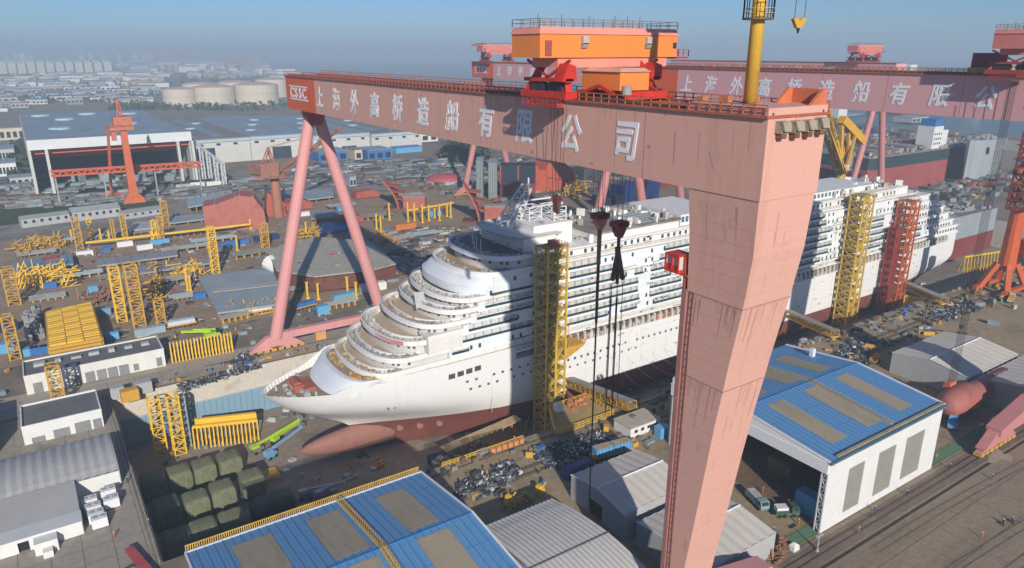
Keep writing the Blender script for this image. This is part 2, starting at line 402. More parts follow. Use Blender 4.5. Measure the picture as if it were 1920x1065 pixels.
def gantry(label, xf, w, ya, yb, zb, zt, face, leg_m, logo_from, chars, csp, cfirst, ysup, leg_tab, group='pink gantry cranes over the docks', csize=6.8, rail=True, ysup2=None):
    t = thing('gantry_crane', label, 'gantry crane', (xf+w/2, (ya+yb)/2, 0), group)
    x1 = xf + w; xc = xf + w/2
    g = MB(); g.box(xf, x1, ya, yb, zb, zt)
    gb = g.build('girder', face, t)
    ed = MB(); ed.box(xf-.5, x1+.5, ya-.2, yb+.2, zt, zt+.35); ed.build('top_flange', mat('walkway_red', (.42,.12,.07), .2, .3, .6), t)
    if rail:
        r = MB()
        for x in (xf-.35, x1+.35): r.rail([(x,ya,zt+.35),(x,yb,zt+.35)], 1.3, 1.9, .14)
        r.build('handrail', mat('rail_orange', (.52,.14,.06), .15, .5, .6), t, kind='stuff')
        rr = MB()
        for x in (xf+.9, x1-.9): rr.box(x-.2, x+.2, ya, yb, zt+.35, zt+.7)
        rr.build('trolley_rail', mat('rail_steel', (.12,.09,.07), .2, .5, .5), t)
    seam = MB()
    n = int((yb-ya)/24)
    for i in range(1, n+1):
        y = ya + (yb-ya)*i/(n+1); seam.box(xf-.03, xf+.02, y-.07, y+.07, zb+.1, zt-.1)
    seam.build('weld_seam', mat('seam_pink', (.44,.22,.18), .1, .3, .6), t, kind='stuff')
    if logo_from is not None:
        p = MB(); p.box(xf-.06, x1+.06, logo_from, yb+.06, zb-.05, zt-.02); p.build('logo_panel', ORANGE, t)
        yc = (logo_from+yb)/2 + (2 if csp > 13 else 0)
        for k, ch in enumerate('CSSC'):
            letter(ch, 4.6, (xf-.10, yc+6.2-4.1*k, zb+(zt-zb)*.52), ROT_MX, LETTER, t, sx=1.25, bold=.03)
        bar = MB()
        for z in (-2.1, 2.1): bar.box(xf-.13, xf-.06, yc-9.5, yc+9.0, zb+(zt-zb)*.52+z-.22, zb+(zt-zb)*.52+z+.22)
        bar.build('logo_bar', LETTER, t)
    for k, ch in enumerate(chars):
        letter(ch, csize, (xf-.06, cfirst-csp*k, (zb+zt)/2), ROT_MX, LETTER, t, shear=.14, sx=.86, bold=.022)
    # slim pairs of legs
    za = zb
    for yq in [ysup] + ([ysup2] if ysup2 else []):
        fn = MB(); fn.extr([(xc-4,yq-2.4,za),(xc+4,yq-2.4,za),(xc+2.2,yq-2.0,za-5.5),(xc-2.2,yq-2.0,za-5.5)], (0,4.4,0)); fn.build('leg_head', mat('leg_head_red', (.40,.07,.055), .12, .3, .5), t)
        for s in (-1, 1):
            lg = MB(); lg.tube((xc+s*21, yq, 5.2), (xc+s*1.6, yq, za-3.0), 2.25, 2.0, 14); lg.build('leg', leg_m, t, smooth=False)
        sb = MB(); sb.box(xc-20, xc+20, yq-1.2, yq+1.2, 4.6, 7.2); sb.build('sill_beam', leg_m, t)
        for s in (-1, 1): bogies(t, xc+s*21, yq, leg_m)
    if leg_tab:
        rings = []
        for z, hx, y0, y1 in leg_tab:
            rings.append([(xc-hx,y0,z),(xc+hx,y0,z),(xc+hx,y1,z),(xc-hx,y1,z)])
        L = MB(); L.loft(rings, True, True, True); L.build('rigid_leg', face, t)
        fl = MB()
        for (z, hx, y0, y1) in leg_tab:
            if z in (70.0, 56.0):
                fl.box(xc-hx-.05, xc+hx+.05, y0-.05, y1+.05, z-.1, z+.1)
        fl.build('leg_seam', mat('seam_pink', (.44,.22,.18), .1, .3, .6), t, kind='stuff')
        yl = leg_tab[-1][2]*.5 + leg_tab[-1][3]*.5
        sl = MB(); sl.extr([(xc-24,yl-2,5),(xc+24,yl-2,5),(xc+24,yl-2,7),(xc+5,yl-2,11),(xc-5,yl-2,11),(xc-24,yl-2,7)], (0,4,0)); sl.build('near_sill', leg_m, t)
        for s in (-1, 1): bogies(t, xc+s*21, yl, leg_m)
    return t
LEG = [(98.0,6.3,60.3,74.5),(90.0,6.22,60.4,73.6),(85.9,6.1,60.5,72.9),(78.0,5.7,60.8,72.4),(70.0,5.32,61.9,72.4),(60.0,5.0,63.7,72.9),(56.0,4.86,64.3,73.0),(50.0,4.7,65.3,73.2),(42.0,4.45,66.4,73.5),(30.0,4.2,68.0,73.8),(20.0,4.0,69.4,74.0),(10.0,3.8,70.7,74.2),(6.0,3.7,71.2,74.3)]
g1 = gantry('nearest pink gantry crane, its huge tapering leg standing in front of the cruise ship', 80.0, 12.5, 60.3, 260.0, 85.9, 96.7, PINK, PINKL, 231.0, NAME, 14.03, 227.0, 252.0, LEG)
# girder end: floodlights, fin, small gear
for px_, py_ in ((1465,238),(1490,237),(1514,235),(1537,231)):
    p = onY(px_, py_, 59.9)
    b = MB(); b.box(p.x-.75,p.x+.75,59.2,60.28,p.z-.8,p.z+.75); b.extr([(p.x-.85,59.1,p.z+.7),(p.x+.85,59.1,p.z+.7),(p.x+.7,58.7,p.z-.5),(p.x-.7,58.7,p.z-.5)],(0,.3,0))
    b.build('floodlight', mat('lamp_grey', (.34,.30,.22), .2, .5, .6), g1)
    b = MB(); b.box(p.x-.5,p.x+.5,59.3,60.25,p.z-1.5,p.z-.82); b.build('lamp_bracket', mat('bracket_brown', (.2,.09,.05), .2, .5, .6), g1)
f = MB(); f.extr([(88.0,60.6,97.1),(92.6,60.6,97.1),(92.6,60.6,100.1),(91.6,60.6,100.1)],(0,.5,0)); f.extr([(88.0,66.0,97.1),(92.6,66.0,97.1),(92.6,66.0,100.1),(91.6,66.0,100.1)],(0,.5,0)); f.box(92.3,92.75,61.1,66.0,97.1,100.0)
f.build('end_stop_plate', mat('fin_orange', (.58,.17,.08), .12, .3, .5), g1)
e = MB()
for x,y,sx,sy,sz in ((82,64,1.4,1.0,1.4),(84.5,63,2.2,.8,.9),(83,70,1.0,1.6,2.0),(88,64,1.0,1.0,.8),(90,71,1.5,1.5,1.6),(85,76,1.2,1.2,1.5),(89,80,2.2,1.0,.8)): e.cbox((x,y,97.05),sx,sy,sz)
e.build('end_equipment', mat('gear_orange', (.5,.2,.08), .2, .6, .6), g1, kind='stuff')
# lift cabin on the leg
c = MB(); c.box(79.6,82.4,73.4,76.2,72.6,73.0); c.box(79.6,82.4,73.4,76.2,75.2,75.5)
for x,y in ((79.7,73.5),(82.3,73.5),(79.7,76.1),(82.3,76.1),(79.7,74.8)): c.box(x-.12,x+.12,y-.12,y+.12,73,75.2)
c.box(79.75,79.9,73.5,76.1,73,73.7)
c.build('lift_cabin', RED, g1)
c = MB(); c.box(79.95,82.2,73.6,76.0,73.05,75.15); c.build('cabin_window', mat('cabin_white',(.6,.56,.5),.1,.5,.4), g1)
c = MB(); c.box(81.5,84.6,72.3,73.6,70.2,73.2); c.bar((81,73.2,70.3),(81,73.2,75.6),.35); c.bar((83.6,73.3,70.3),(83.6,73.3,75.6),.3); c.box(80.6,84.8,72.3,75.8,72.2,72.45); c.build('cabin_platform', mat('cabin_red',(.45,.08,.05),.15,.4,.5), g1)
d = MB(); d.bar((82.6,74.3,8),(81.2,72.9,70.2),.9); d.build('lift_mast', mat('mast_pink',(.36,.16,.14),.12,.4,.6), g1)

d = MB()
for (z0,hx0,a0,c0),(z1,hx1,a1,c1) in zip(LEG[4:-1],LEG[5:]):
    p0 = Vector((86.25-hx0-.12,c0-1.1,z0)); p1 = Vector((86.25-hx1-.12,c1-1.1,z1))
    for o in (-.35,.35): d.bar(p0+Vector((0,o,0)),p1+Vector((0,o,0)),.1)
    n = max(1,int((z0-z1)/1.2))
    for i in range(n): q = p0.lerp(p1,i/n); d.bar(q+Vector((0,-.35,0)),q+Vector((0,.35,0)),.09)
d.build('ladder', mat('ladder_rust',(.30,.12,.08),.2,.5,.7), g1, kind='stuff')
d = MB(); rq = random.Random(8)
for k in range(26):
    y = rq.uniform(76,228); z = rq.choice((86.6,96.0,91.0))+rq.uniform(-.2,.2); d.box(79.93,79.99,y,y+rq.uniform(.3,1.2),z,z+rq.uniform(.2,.5))
for k in range(1,12): d.box(79.95,79.995,75+k*14,75.05+k*14,86,96.6)
d.build('face_plate', mat('plate_pink',(.50,.25,.21),.1,.5,.6), g1, kind='stuff')
# rust and grime runs with a shape of their own on girder and leg
def leg_at(z):
    for (z0,h0,a0,c0),(z1,h1,a1,c1) in zip(LEG[:-1],LEG[1:]):
        if z1 <= z <= z0:
            f = (z0-z)/(z0-z1); return h0+(h1-h0)*f, a0+(a1-a0)*f, c0+(c1-c0)*f
    return LEG[-1][1:]
for nm,m,sd,n in (('rust_run',mat('run_rust',(.49,.255,.19),.1,.6,.7),1,30),('grime_run',mat('run_grime',(.525,.29,.235),.08,.6,.7),2,60),('faded_patch',mat('run_faded',(.60,.345,.285),.06,.6,.6),3,40)):
    d = MB(); rq = random.Random(sd)
    for k in range(n):
        w = rq.uniform(.08,.3) if nm != 'faded_patch' else rq.uniform(.5,2.2); L = rq.uniform(1.2,7) if nm != 'faded_patch' else rq.uniform(.6,3)
        e = .012+.0006*k
        if k % 3 == 0:                                     # girder face
            y = rq.uniform(62,228); z1 = rq.choice((96.5,96.4,rq.uniform(88,96))); z0 = max(86.2,z1-L)
            d.add([(80-e,y,z1),(80-e,y+w,z1),(80-e,y+w*.55,z0),(80-e,y+w*.35,z0)],[(0,1,2,3)])
        else:
            z1 = rq.choice((70,56,97,rq.uniform(14,90))); z0 = z1-L; q = rq.uniform(.06,.9); r1 = leg_at(z1); r0 = leg_at(z0)
            if k % 3 == 1:
                if z1 > 85: z1, z0 = 84.5, 84.5-L; r1 = leg_at(z1); r0 = leg_at(z0)
                y1 = r1[1]+(r1[2]-r1[1])*q; y0 = r0[1]+(r0[2]-r0[1])*q
                d.add([(86.25-r1[0]-e,y1,z1),(86.25-r1[0]-e,y1+w,z1),(86.25-r0[0]-e,y0+w*.55,z0),(86.25-r0[0]-e,y0+w*.35,z0)],[(0,1,2,3)])
            else:
                x1 = 86.25-r1[0]+2*r1[0]*q; x0 = 86.25-r0[0]+2*r0[0]*q
                d.add([(x1,r1[1]-e,z1),(x1+w,r1[1]-e,z1),(x0+w*.55,r0[1]-e,z0),(x0+w*.35,r0[1]-e,z0)],[(3,2,1,0)])
    d.build(nm, m, g1, kind='stuff')
d = MB()
for k in range(30):
    z = 12+k*2.4; r = leg_at(z)
    if z < 85: d.box(86.25-r[0]-.022,86.25-r[0]+.02,r[1]+.05,r[2]-.05,z-.025,z+.025)
    d.box(86.25-r[0]+.05,86.25+r[0]-.05,r[1]-.022,r[1]+.02,z-.025,z+.025)
d.build('plate_weld', mat('weld_pink',(.535,.295,.24),.08,.5,.6), g1, kind='stuff')
# ---- upper trolley: big orange house riding across the girder
def trolley_upper(label, HOUSE, HOUSE2, RED):
    t = thing('upper_trolley', label, 'crane trolley', (86.3, 103, 97))
    h = MB(); h.loft([[(72,99.2,103.9),(103,99.2,103.9),(103,107.3,103.9),(72,107.3,103.9)],[(72,99.2,107.6),(103,99.2,107.6),(103,107.3,107.6),(72,107.3,107.6)]],True,True,True); h.build('machinery_house', HOUSE, t)
    r = MB(); r.loft([[(71.8,99.0,107.6),(103.2,99.0,107.6),(103.2,107.5,107.6),(71.8,107.5,107.6)],[(72.2,99.4,108.7),(102.8,99.4,108.7),(102.8,107.1,108.7),(72.2,107.1,108.7)]],True,False,True); r.build('roof', HOUSE2, t)
    k = MB(); k.rail([(72,99.3,108.7),(103,99.3,108.7),(103,107.2,108.7),(72,107.2,108.7),(72,99.3,108.7)],1.2,2.2,.09)
    for q in (75,80,86,92,95,98): k.bar((q,104,108.7),(q,104,110.9),.09)
    k.build('roof_rail', mat('rail_grey',(.22,.13,.11),.2,.5,.6), t, kind='stuff')
    b = MB(); b.box(76,101,99.6,106.9,102.3,103.9); b.build('bridge_beam', HOUSE2, t)
    for sx in (-1, 1):
        x = 86.3 + sx*9.8
        l = MB()
        for y in (97.2, 109):
            l.bar((x, y, 97.9),(x - sx*1.5, y*.4+103*.6, 103.9),1.1)
        l.box(x-1.2,x+1.2,96.5,109.5,97.4,98.5); l.box(x-.8,x+.8,97,109,100,100.6)
        l.bar((x,97,98),(x,109,103.5),.4); l.bar((x,109,98),(x,97,103.5),.4)
        l.build('red_frame', RED, t)
        l = MB(); l.box(x+sx*1.0-.7,x+sx*1.0+.7,98,108,96.0,96.25); l.rail([(x+sx*1.7,98,96.25),(x+sx*1.7,108,96.25)],1.0,1.4,.1)
        l.bar((x+sx,98.2,96.1),(x,98.2,98),.25); l.bar((x+sx,107.8,96.1),(x,107.8,98),.25)
        l.build('sheave_platform', RED, t)
        for y in (99.5,101.5,104.5,106.5):
            s = MB(); s.tube((x-.5,y,99.2),(x+.5,y,99.2),1.0,n=14); s.build('rope_sheave', mat('sheave_dark',(.04,.04,.05),.2,.5,.5), t)
        d = MB(); d.extr([(x-1.6,97,100.2),(x+1.6,97,100.2),(x+1.2,97,102.6),(x-.2,97,103)],(0,2.6,0)); d.build('hoist_gusset', RED, t)
    for q, z in ((81.0,106.6),(95.5,106.6)):
        f = MB(); f.box(q-.6,q+.6,98.5,99.2,z-.6,z+.7); f.extr([(q-.6,98.5,z-.7),(q+.6,98.5,z-.7),(q+.6,98.9,z-1.2),(q-.6,98.9,z-1.2)],(0,0,.3)); f.build('air_unit', mat('unit_grey',(.45,.43,.38),.1,.5,.5), t)
    f = MB(); f.box(73.0,74.3,99.05,99.2,104.2,106.6); f.build('door', mat('door_red',(.32,.09,.06),.1,.5,.5), t)
    f = MB(); f.box(102.0,102.8,99.08,99.2,105.4,106.4); f.build('window', GLASS, t)
    p = MB(); p.rail([(103.4,99,104),(106,99,104),(106,107,104),(103.4,107,104)],1.2,1.3,.12); p.box(103,106,99,107,103.6,103.9); p.build('side_platform', RED, t)
    return t
trolley_upper('wide orange machinery house on red frames riding on top of the nearest gantry girder', HOUSE, HOUSE2, RED)
def trolley_lower():
    t = thing('lower_trolley', 'smaller orange trolley house sitting between the girder rails below the big one', 'crane trolley', (86, 95, 97))
    h = MB(); h.box(82,88.4,90.9,100.6,98.8,101.7); h.build('machinery_house', HOUSE, t)
    r = MB(); r.loft([[(81.7,90.6,101.7),(88.7,90.6,101.7),(88.7,100.9,101.7),(81.7,100.9,101.7)],[(82.6,91.5,102.3),(87.8,91.5,102.3),(87.8,100,102.3),(82.6,100,102.3)]],True,False,True); r.build('roof', mat('house_roof_pale',(.62,.34,.24),.06,.3,.5), t)
    f = MB(); f.box(81.4,91.6,89.5,91.0,97.4,98.6); f.box(81.4,91.6,99.5,101.5,97.4,98.6)
    for y in (89,102):
        for x in (81.2,91.4): f.bar((x,y,97.4),(x,95,99.5),.5)
    f.build('red_frame', RED, t)
    for x in (80.95, 91.6):
        for y in (90.2,92.2,98.5,100.5):
            w = MB(); w.tube((x-.3,y,97.75),(x+.3,y,97.75),.55,n=12); w.build('wheel', mat('sheave_dark',(.04,.04,.05),.2,.5,.5), t)
    m_ = MB(); m_.tube((80.9,88.0,98.2),(80.9,88.0,99.7),.8,n=12); m_.build('cable_drum', mat('drum_grey',(.32,.30,.28),.1,.4,.5), t)
    return t
trolley_lower()
# ---- maintenance jib with its yellow mast (its jib reaches over the frame top)
mt = thing('maintenance_jib', 'tall yellow tubular mast with ringed platform standing on the girder end', 'jib crane', (86, 68.2, 97.05))
b = MB(); b.tube((86,68.2,97.05),(86,68.2,98.0),1.3,n=16); b.tube((86,68.2,98.0),(86,68.2,124),.95,.9,16); b.build('mast', mat('mast_yellow',(.62,.38,.05),.08,.3,.45), mt, smooth=True)
b = MB(); b.tube((86,68.2,109.0),(86,68.2,109.25),2.1,n=16); b.build('platform', mat('platform_dark',(.16,.1,.04),.2,.4,.6), mt)
b = MB(); cr = [(86+2.0*math.cos(i*math.pi/6),68.2+2.0*math.sin(i*math.pi/6),109.25) for i in range(13)]; b.rail(cr,2.4,1.1,.09); b.rail(cr,1.2,1.1,.07); b.build('platform_rail', GOLD, mt)
hkp = onY(1497, 50, 68.2)
b = MB(); b.bar((84,68.2,123.5),(hkp.x+3,68.2,123.5),1.1); b.build('jib_beam', mat('mast_yellow',(.62,.38,.05)), mt)
hk = thing('jib_hook', 'small yellow hook block dangling from two thin ropes in the sky', 'hook', tuple(hkp))
b = MB(); b.extr([(hkp.x-1.5,68.0,hkp.z+1.0),(hkp.x-.7,68.0,hkp.z+1.25),(hkp.x,68.0,hkp.z+.7),(hkp.x+.7,68.0,hkp.z+1.25),(hkp.x+1.5,68.0,hkp.z+1.0),(hkp.x+.5,68.0,hkp.z-.2),(hkp.x-.5,68.0,hkp.z-.2)],(0,.5,0)); b.build('hook_block', GOLD, hk)
b = MB(); b.tube((hkp.x,68.2,hkp.z-.2),(hkp.x,68.2,hkp.z-.9),.28,.1,8); b.build('hook', BLACK, hk)
b = MB(); b.bar((hkp.x-1.1,68.2,hkp.z+1.1),(hkp.x-1.1,68.2,123),.06); b.bar((hkp.x+1.1,68.2,hkp.z+1.1),(hkp.x+1.1,68.2,123),.06); b.build('rope', ROPE, hk)
# ---- hook blocks under the trolleys
def hook(label, x, y, z, zt, m, w, load=None, n=4):
    t = thing('hook_block', label, 'hook', (x,y,z), 'hook blocks hanging on the nearest gantry')
    b = MB(); b.extr([(x-w,y-.7,z+1.8),(x+w,y-.7,z+1.8),(x+w*.8,y-.7,z-.1),(x+w*.25,y-.7,z-1.4),(x-w*.25,y-.7,z-1.4),(x-w*.8,y-.7,z-.1)],(0,1.4,0)); b.build('block_body', m, t)
    b = MB()
    for k in range(4): b.tube((x-w*.75+w*.5*k,y-1.05,z+1.3),(x-w*.75+w*.5*k,y+1.05,z+1.3),min(.7,w*.45),n=10)
    b.build('sheave', mat('sheave_red',(.3,.05,.04),.15,.5,.5), t)
    r = MB()
    for k in range(n):
        for yy in (-.7,.7): r.bar((x-w*.8+1.6*w*k/(n-1),y+yy,z+1.6),(x-w*.8+1.6*w*k/(n-1),y+yy*2.5,zt),.06)
    r.build('rope', ROPE, t)
    if load:
        s = MB(); rr = random.Random(int(x*7+y)); zz = z-1.4
        s.tube((x,y,zz),(x,y,zz-2.2),.35,n=8)
        for k in range(9): s.bar((x+rr.uniform(-.4,.4),y+rr.uniform(-.3,.3),zz-2),(x+rr.uniform(-1.3,1.5),y+rr.uniform(-.5,.5),zz-load*rr.uniform(.55,1)),rr.uniform(.35,.8))
        s.build('sling_bundle', mat('sling_brown',(.13,.07,.045),.3,.8,.8), t)
    return t
p = onX(1044,385,77.2); hook('small dark hook on thin ropes hanging in front of the lettered girder face', 77.2, p.y, p.z, 96, mat('block_brown',(.12,.06,.05),.12,.4,.5), .45, n=2)
p = onX(1125,416,95.5); h2 = hook('pink hook block with a long dark cable chain hanging beneath it', 95.5, p.y, p.z, 97, mat('block_pink2',(.55,.19,.16),.12,.4,.5), 1.5, n=3)
c = MB(); c.tube((95.5,p.y,p.z-1),(95.5,p.y,p.z-9),.5,.4,8); c.build('cable_head', BROWN, h2)
c = MB(); c.tube((95.5,p.y,p.z-8),(95.5,p.y,p.z-22),.34,.30,8); c.tube((95.5,p.y,p.z-22),(95.5,p.y,3),.2,.15,8); c.bar((95.0,p.y-.5,p.z-9),(95.0,p.y-.5,3),.12); c.build('hanging_cable', ROPE, h2)
p = onX(1161,432,95.5); h3 = hook('dark red hook block carrying a ragged brown bundle of slings', 95.5, p.y, p.z, 97, mat('block_dark',(.24,.025,.025),.15,.4,.5), 1.5, load=12, n=3)
c = MB()
for k in range(7): c.bar((95.5+(k-3)*.55,p.y+(k%3)*.4,p.z-11-(k%2)*3),(95.5+(k-3)*.6,p.y+(k%3)*.4,p.z-36-(k*5%7)),.10)
c.build('hanging_cable', ROPE, h3)
# ------------------------------------------------------------------ THE CRUISE SHIP IN THE DOCK
SY, SB = 197.0, 18.5
mat('rail_pale',(.45,.46,.48),.1,.5,.5)
ship = thing('cruise_ship', 'huge unfinished white cruise ship with terraced rounded bow decks standing in the dry dock', 'cruise ship', (226, SY, DZ))
def smooth(t): t = max(0.0, min(1.0, t)); return t*t*(3-2*t)
def stem_x(z):
    pts = [(-17,76),(-12,74),(-7,70.5),(-5,68),(0,59),(4,52),(8,47.5),(11,45.2),(14,44.5)]
    for (a,xa),(b,xb) in zip(pts[:-1], pts[1:]):
        if z <= b: return xa+(xb-xa)*max(0,(z-a))/(b-a)
    return pts[-1][1]
def entr(z):                                             # entrance length by height
    return 46 + 30*smooth((6-z)/22)
def half(x, z):
    t = (x-stem_x(z))/entr(z)
    p = .62 if z > 5 else .62+.55*smooth((5-z)/15)
    f = math.sin(math.pi/2*max(0,min(1,t)))**p
    if z < -10: f *= math.sqrt(max(0, 1-((-10-z)/8.2)**2))*.35+.65
    k = 1.0
    if x > 330: k = 1-.16*smooth((x-330)/80)-.55*smooth((x-345)/70)*smooth((-2-z)/12)
    return SB*f*k
def ztop(x): return 11.0+3.2*smooth((x-60)/10) if x < 70 else 14.2
def xend(z): return 409.5-(4 if z > 8 else 0)*0-max(0,-z)*1.6+min(0,0)
ss = [0,.004,.012,.025,.045,.07,.1,.14,.18,.23,.3,.42,.55,.7,.8,.87,.92,.96,1.0]
def hull(z0, ztopf, nlev, name, m):
    mb = MB()
    for side in (-1, 1):
        rings = []
        for j in range(nlev+1):
            u = j/nlev; row = []
            for s in ss:
                zn = z0+u*(12-z0); x = stem_x(zn)+(xend(zn)-stem_x(zn))*s
                z = z0+u*(ztopf(x)-z0); x = stem_x(z)+(xend(z)-stem_x(z))*s
                row.append((x, SY+side*max(.02, half(x,z)), z))
            rings.append(row if side < 0 else row[::-1])
        mb.loft(rings, closed=False)
    return mb
h = hull(-7.0, ztop, 10, 'hull', WHITE)
h.add([(xend(z), SY+s*half(xend(z),z), z) for s, z in ((-1,-7),(1,-7),(1,2),(1,14.2),(-1,14.2),(-1,2))], [(0,1,2,3,4,5)])
h.build('hull', WHITE, ship, smooth=True)
u = hull(-17.0, lambda x: -7.0, 6, 'underwater', RUSTD)
u.build('underwater_hull', mat('antifouling_red', (.17,.055,.042), .15, .2, .6, col2=(.12,.04,.035), amount=.44), ship, smooth=True)
# bulbous nose
rings = []
for i in range(13):
    t = i/12; x = 54.3+30*t; r = 4.6*math.sin(math.pi/2*min(1,(t*1.15+.015)))**.55; zc = -11.3-.6*t
    rings.append([(x, SY+r*.72*math.cos(a), zc+r*(1.0)*math.sin(a)) for a in [2*math.pi*k/18 for k in range(18)]])
b = MB(); b.loft(rings, True, True, False); b.build('bulbous_bow', mat('bulb_red', (.25,.115,.09), .14, .25, .6, col2=(.18,.08,.065), amount=.42), ship, smooth=True)
for q in (86, 92, 98):
    t = MB(); y = SY-half(q,-10.5); t.tube((q,y-.25,-10.5),(q,y+1.2,-10.5),1.25,n=16); t.build('thruster_opening', mat('thruster_tan',(.30,.17,.11),.1,.3,.6), ship)
# foredeck, bulwark ribs, breakwater
fd = MB(); pl = []
for x in (46.5,48,51,55,60,66,74): pl.append((x, SY-half(x,9.6)+.15))
fd.add([(x,y,9.6) for x,y in pl]+[(x,2*SY-y,9.6) for x,y in reversed(pl)], [tuple(range(14))]); fd.f = up_faces(fd.v, fd.f)
fd.build('foredeck', mat('foredeck_tan', (.34,.27,.19), .2, .5, .75), ship)
rb = MB()
for i in range(16):
    x = 48+i*1.25; z1 = ztop(x)-.1
    for s in (-1,1): rb.bar((x, SY+s*(half(x,9.7)-.25), 9.6),(x, SY+s*(half(x,z1)-.3), z1),.28)
rb.build('bulwark_rib', WHITE2, ship, kind='stuff')
def nose(xn, L, hb, n=28, p=2.4, xe=None, z=0):
    pts = []
    for i in range(n+1):
        a = -math.pi/2+math.pi*i/n
        c = abs(math.cos(a))**(2/p); s = math.copysign(abs(math.sin(a))**(2/p), math.sin(a))
        pts.append((xn+L*(1-c), SY+hb*s, z))
    if xe: pts = [(xe, SY-hb, z)]+pts+[(xe, SY+hb, z)]
    return pts
bw = MB(); bw.loft([nose(61.2,11,15.0,p=2.6,z=9.65),nose(65.6,11,17.0,p=2.6,z=13.9),nose(66.0,11,17.0,p=2.6,z=14.0),nose(67.3,10.5,16.8,p=2.6,z=14.0),nose(67.4,10.5,16.6,p=2.6,z=13.0)], closed=False)
bw.build('breakwater', mat('breakwater_white', (.70,.74,.79), .05, .3, .5), ship)
md = MB(); P_ = nose(67.0,10.5,17.2,p=2.6,z=13.05,xe=135); md.add(P_, [tuple(range(len(P_)))]); md.f = up_faces(md.v, md.f)
md.build('main_deck', mat('main_deck_tan',(.40,.31,.21),.22,.5,.75), ship)
# gear on the foredeck
r_ = random.Random(3)
w = MB(); w.tube((55.5,SY-1.5,11.2),(55.5,SY+3.5,11.2),1.3,n=12); w.box(53.8,57.2,SY-2.4,SY-1.6,9.6,11.6); w.box(53.8,57.2,SY+3.6,SY+4.4,9.6,11.6); w.box(56.6,60,SY-4,SY+4,9.6,11.0); w.build('anchor_winch', mat('winch_red',(.40,.12,.08),.2,.5,.6), ship)
w = MB()
for i in range(26):
    x = r_.uniform(50,60); hw = half(x,9.6)-1.5; w.cbox((x,SY+r_.uniform(-hw,hw),9.6),r_.uniform(.4,1.5),r_.uniform(.4,1.6),r_.uniform(.4,1.5),r_.uniform(0,3))
w.build('deck_gear', mat('gear_grey',(.42,.42,.42),.25,.5,.6), ship, kind='stuff')
w = MB()
for i in range(34):
    a = r_.uniform(-1.35,.9); q = nose(68.2,10.5,15.8,p=2.6)[int((a+math.pi/2)/math.pi*28)]
    w.cbox((q[0]+r_.uniform(.3,1.6),q[1],13.05),r_.uniform(.5,1.6),r_.uniform(.5,2),r_.uniform(.4,1.7),r_.uniform(0,3))
w.build('deck_gear', mat('gear_tan',(.45,.30,.16),.3,.5,.6), ship, kind='stuff')
w = MB(); w.cbox((69.5,186,13.05),1.8,2.2,1.6,.5); w.build('orange_tank', mat('tank_orange',(.62,.25,.05),.1,.5,.5), ship)
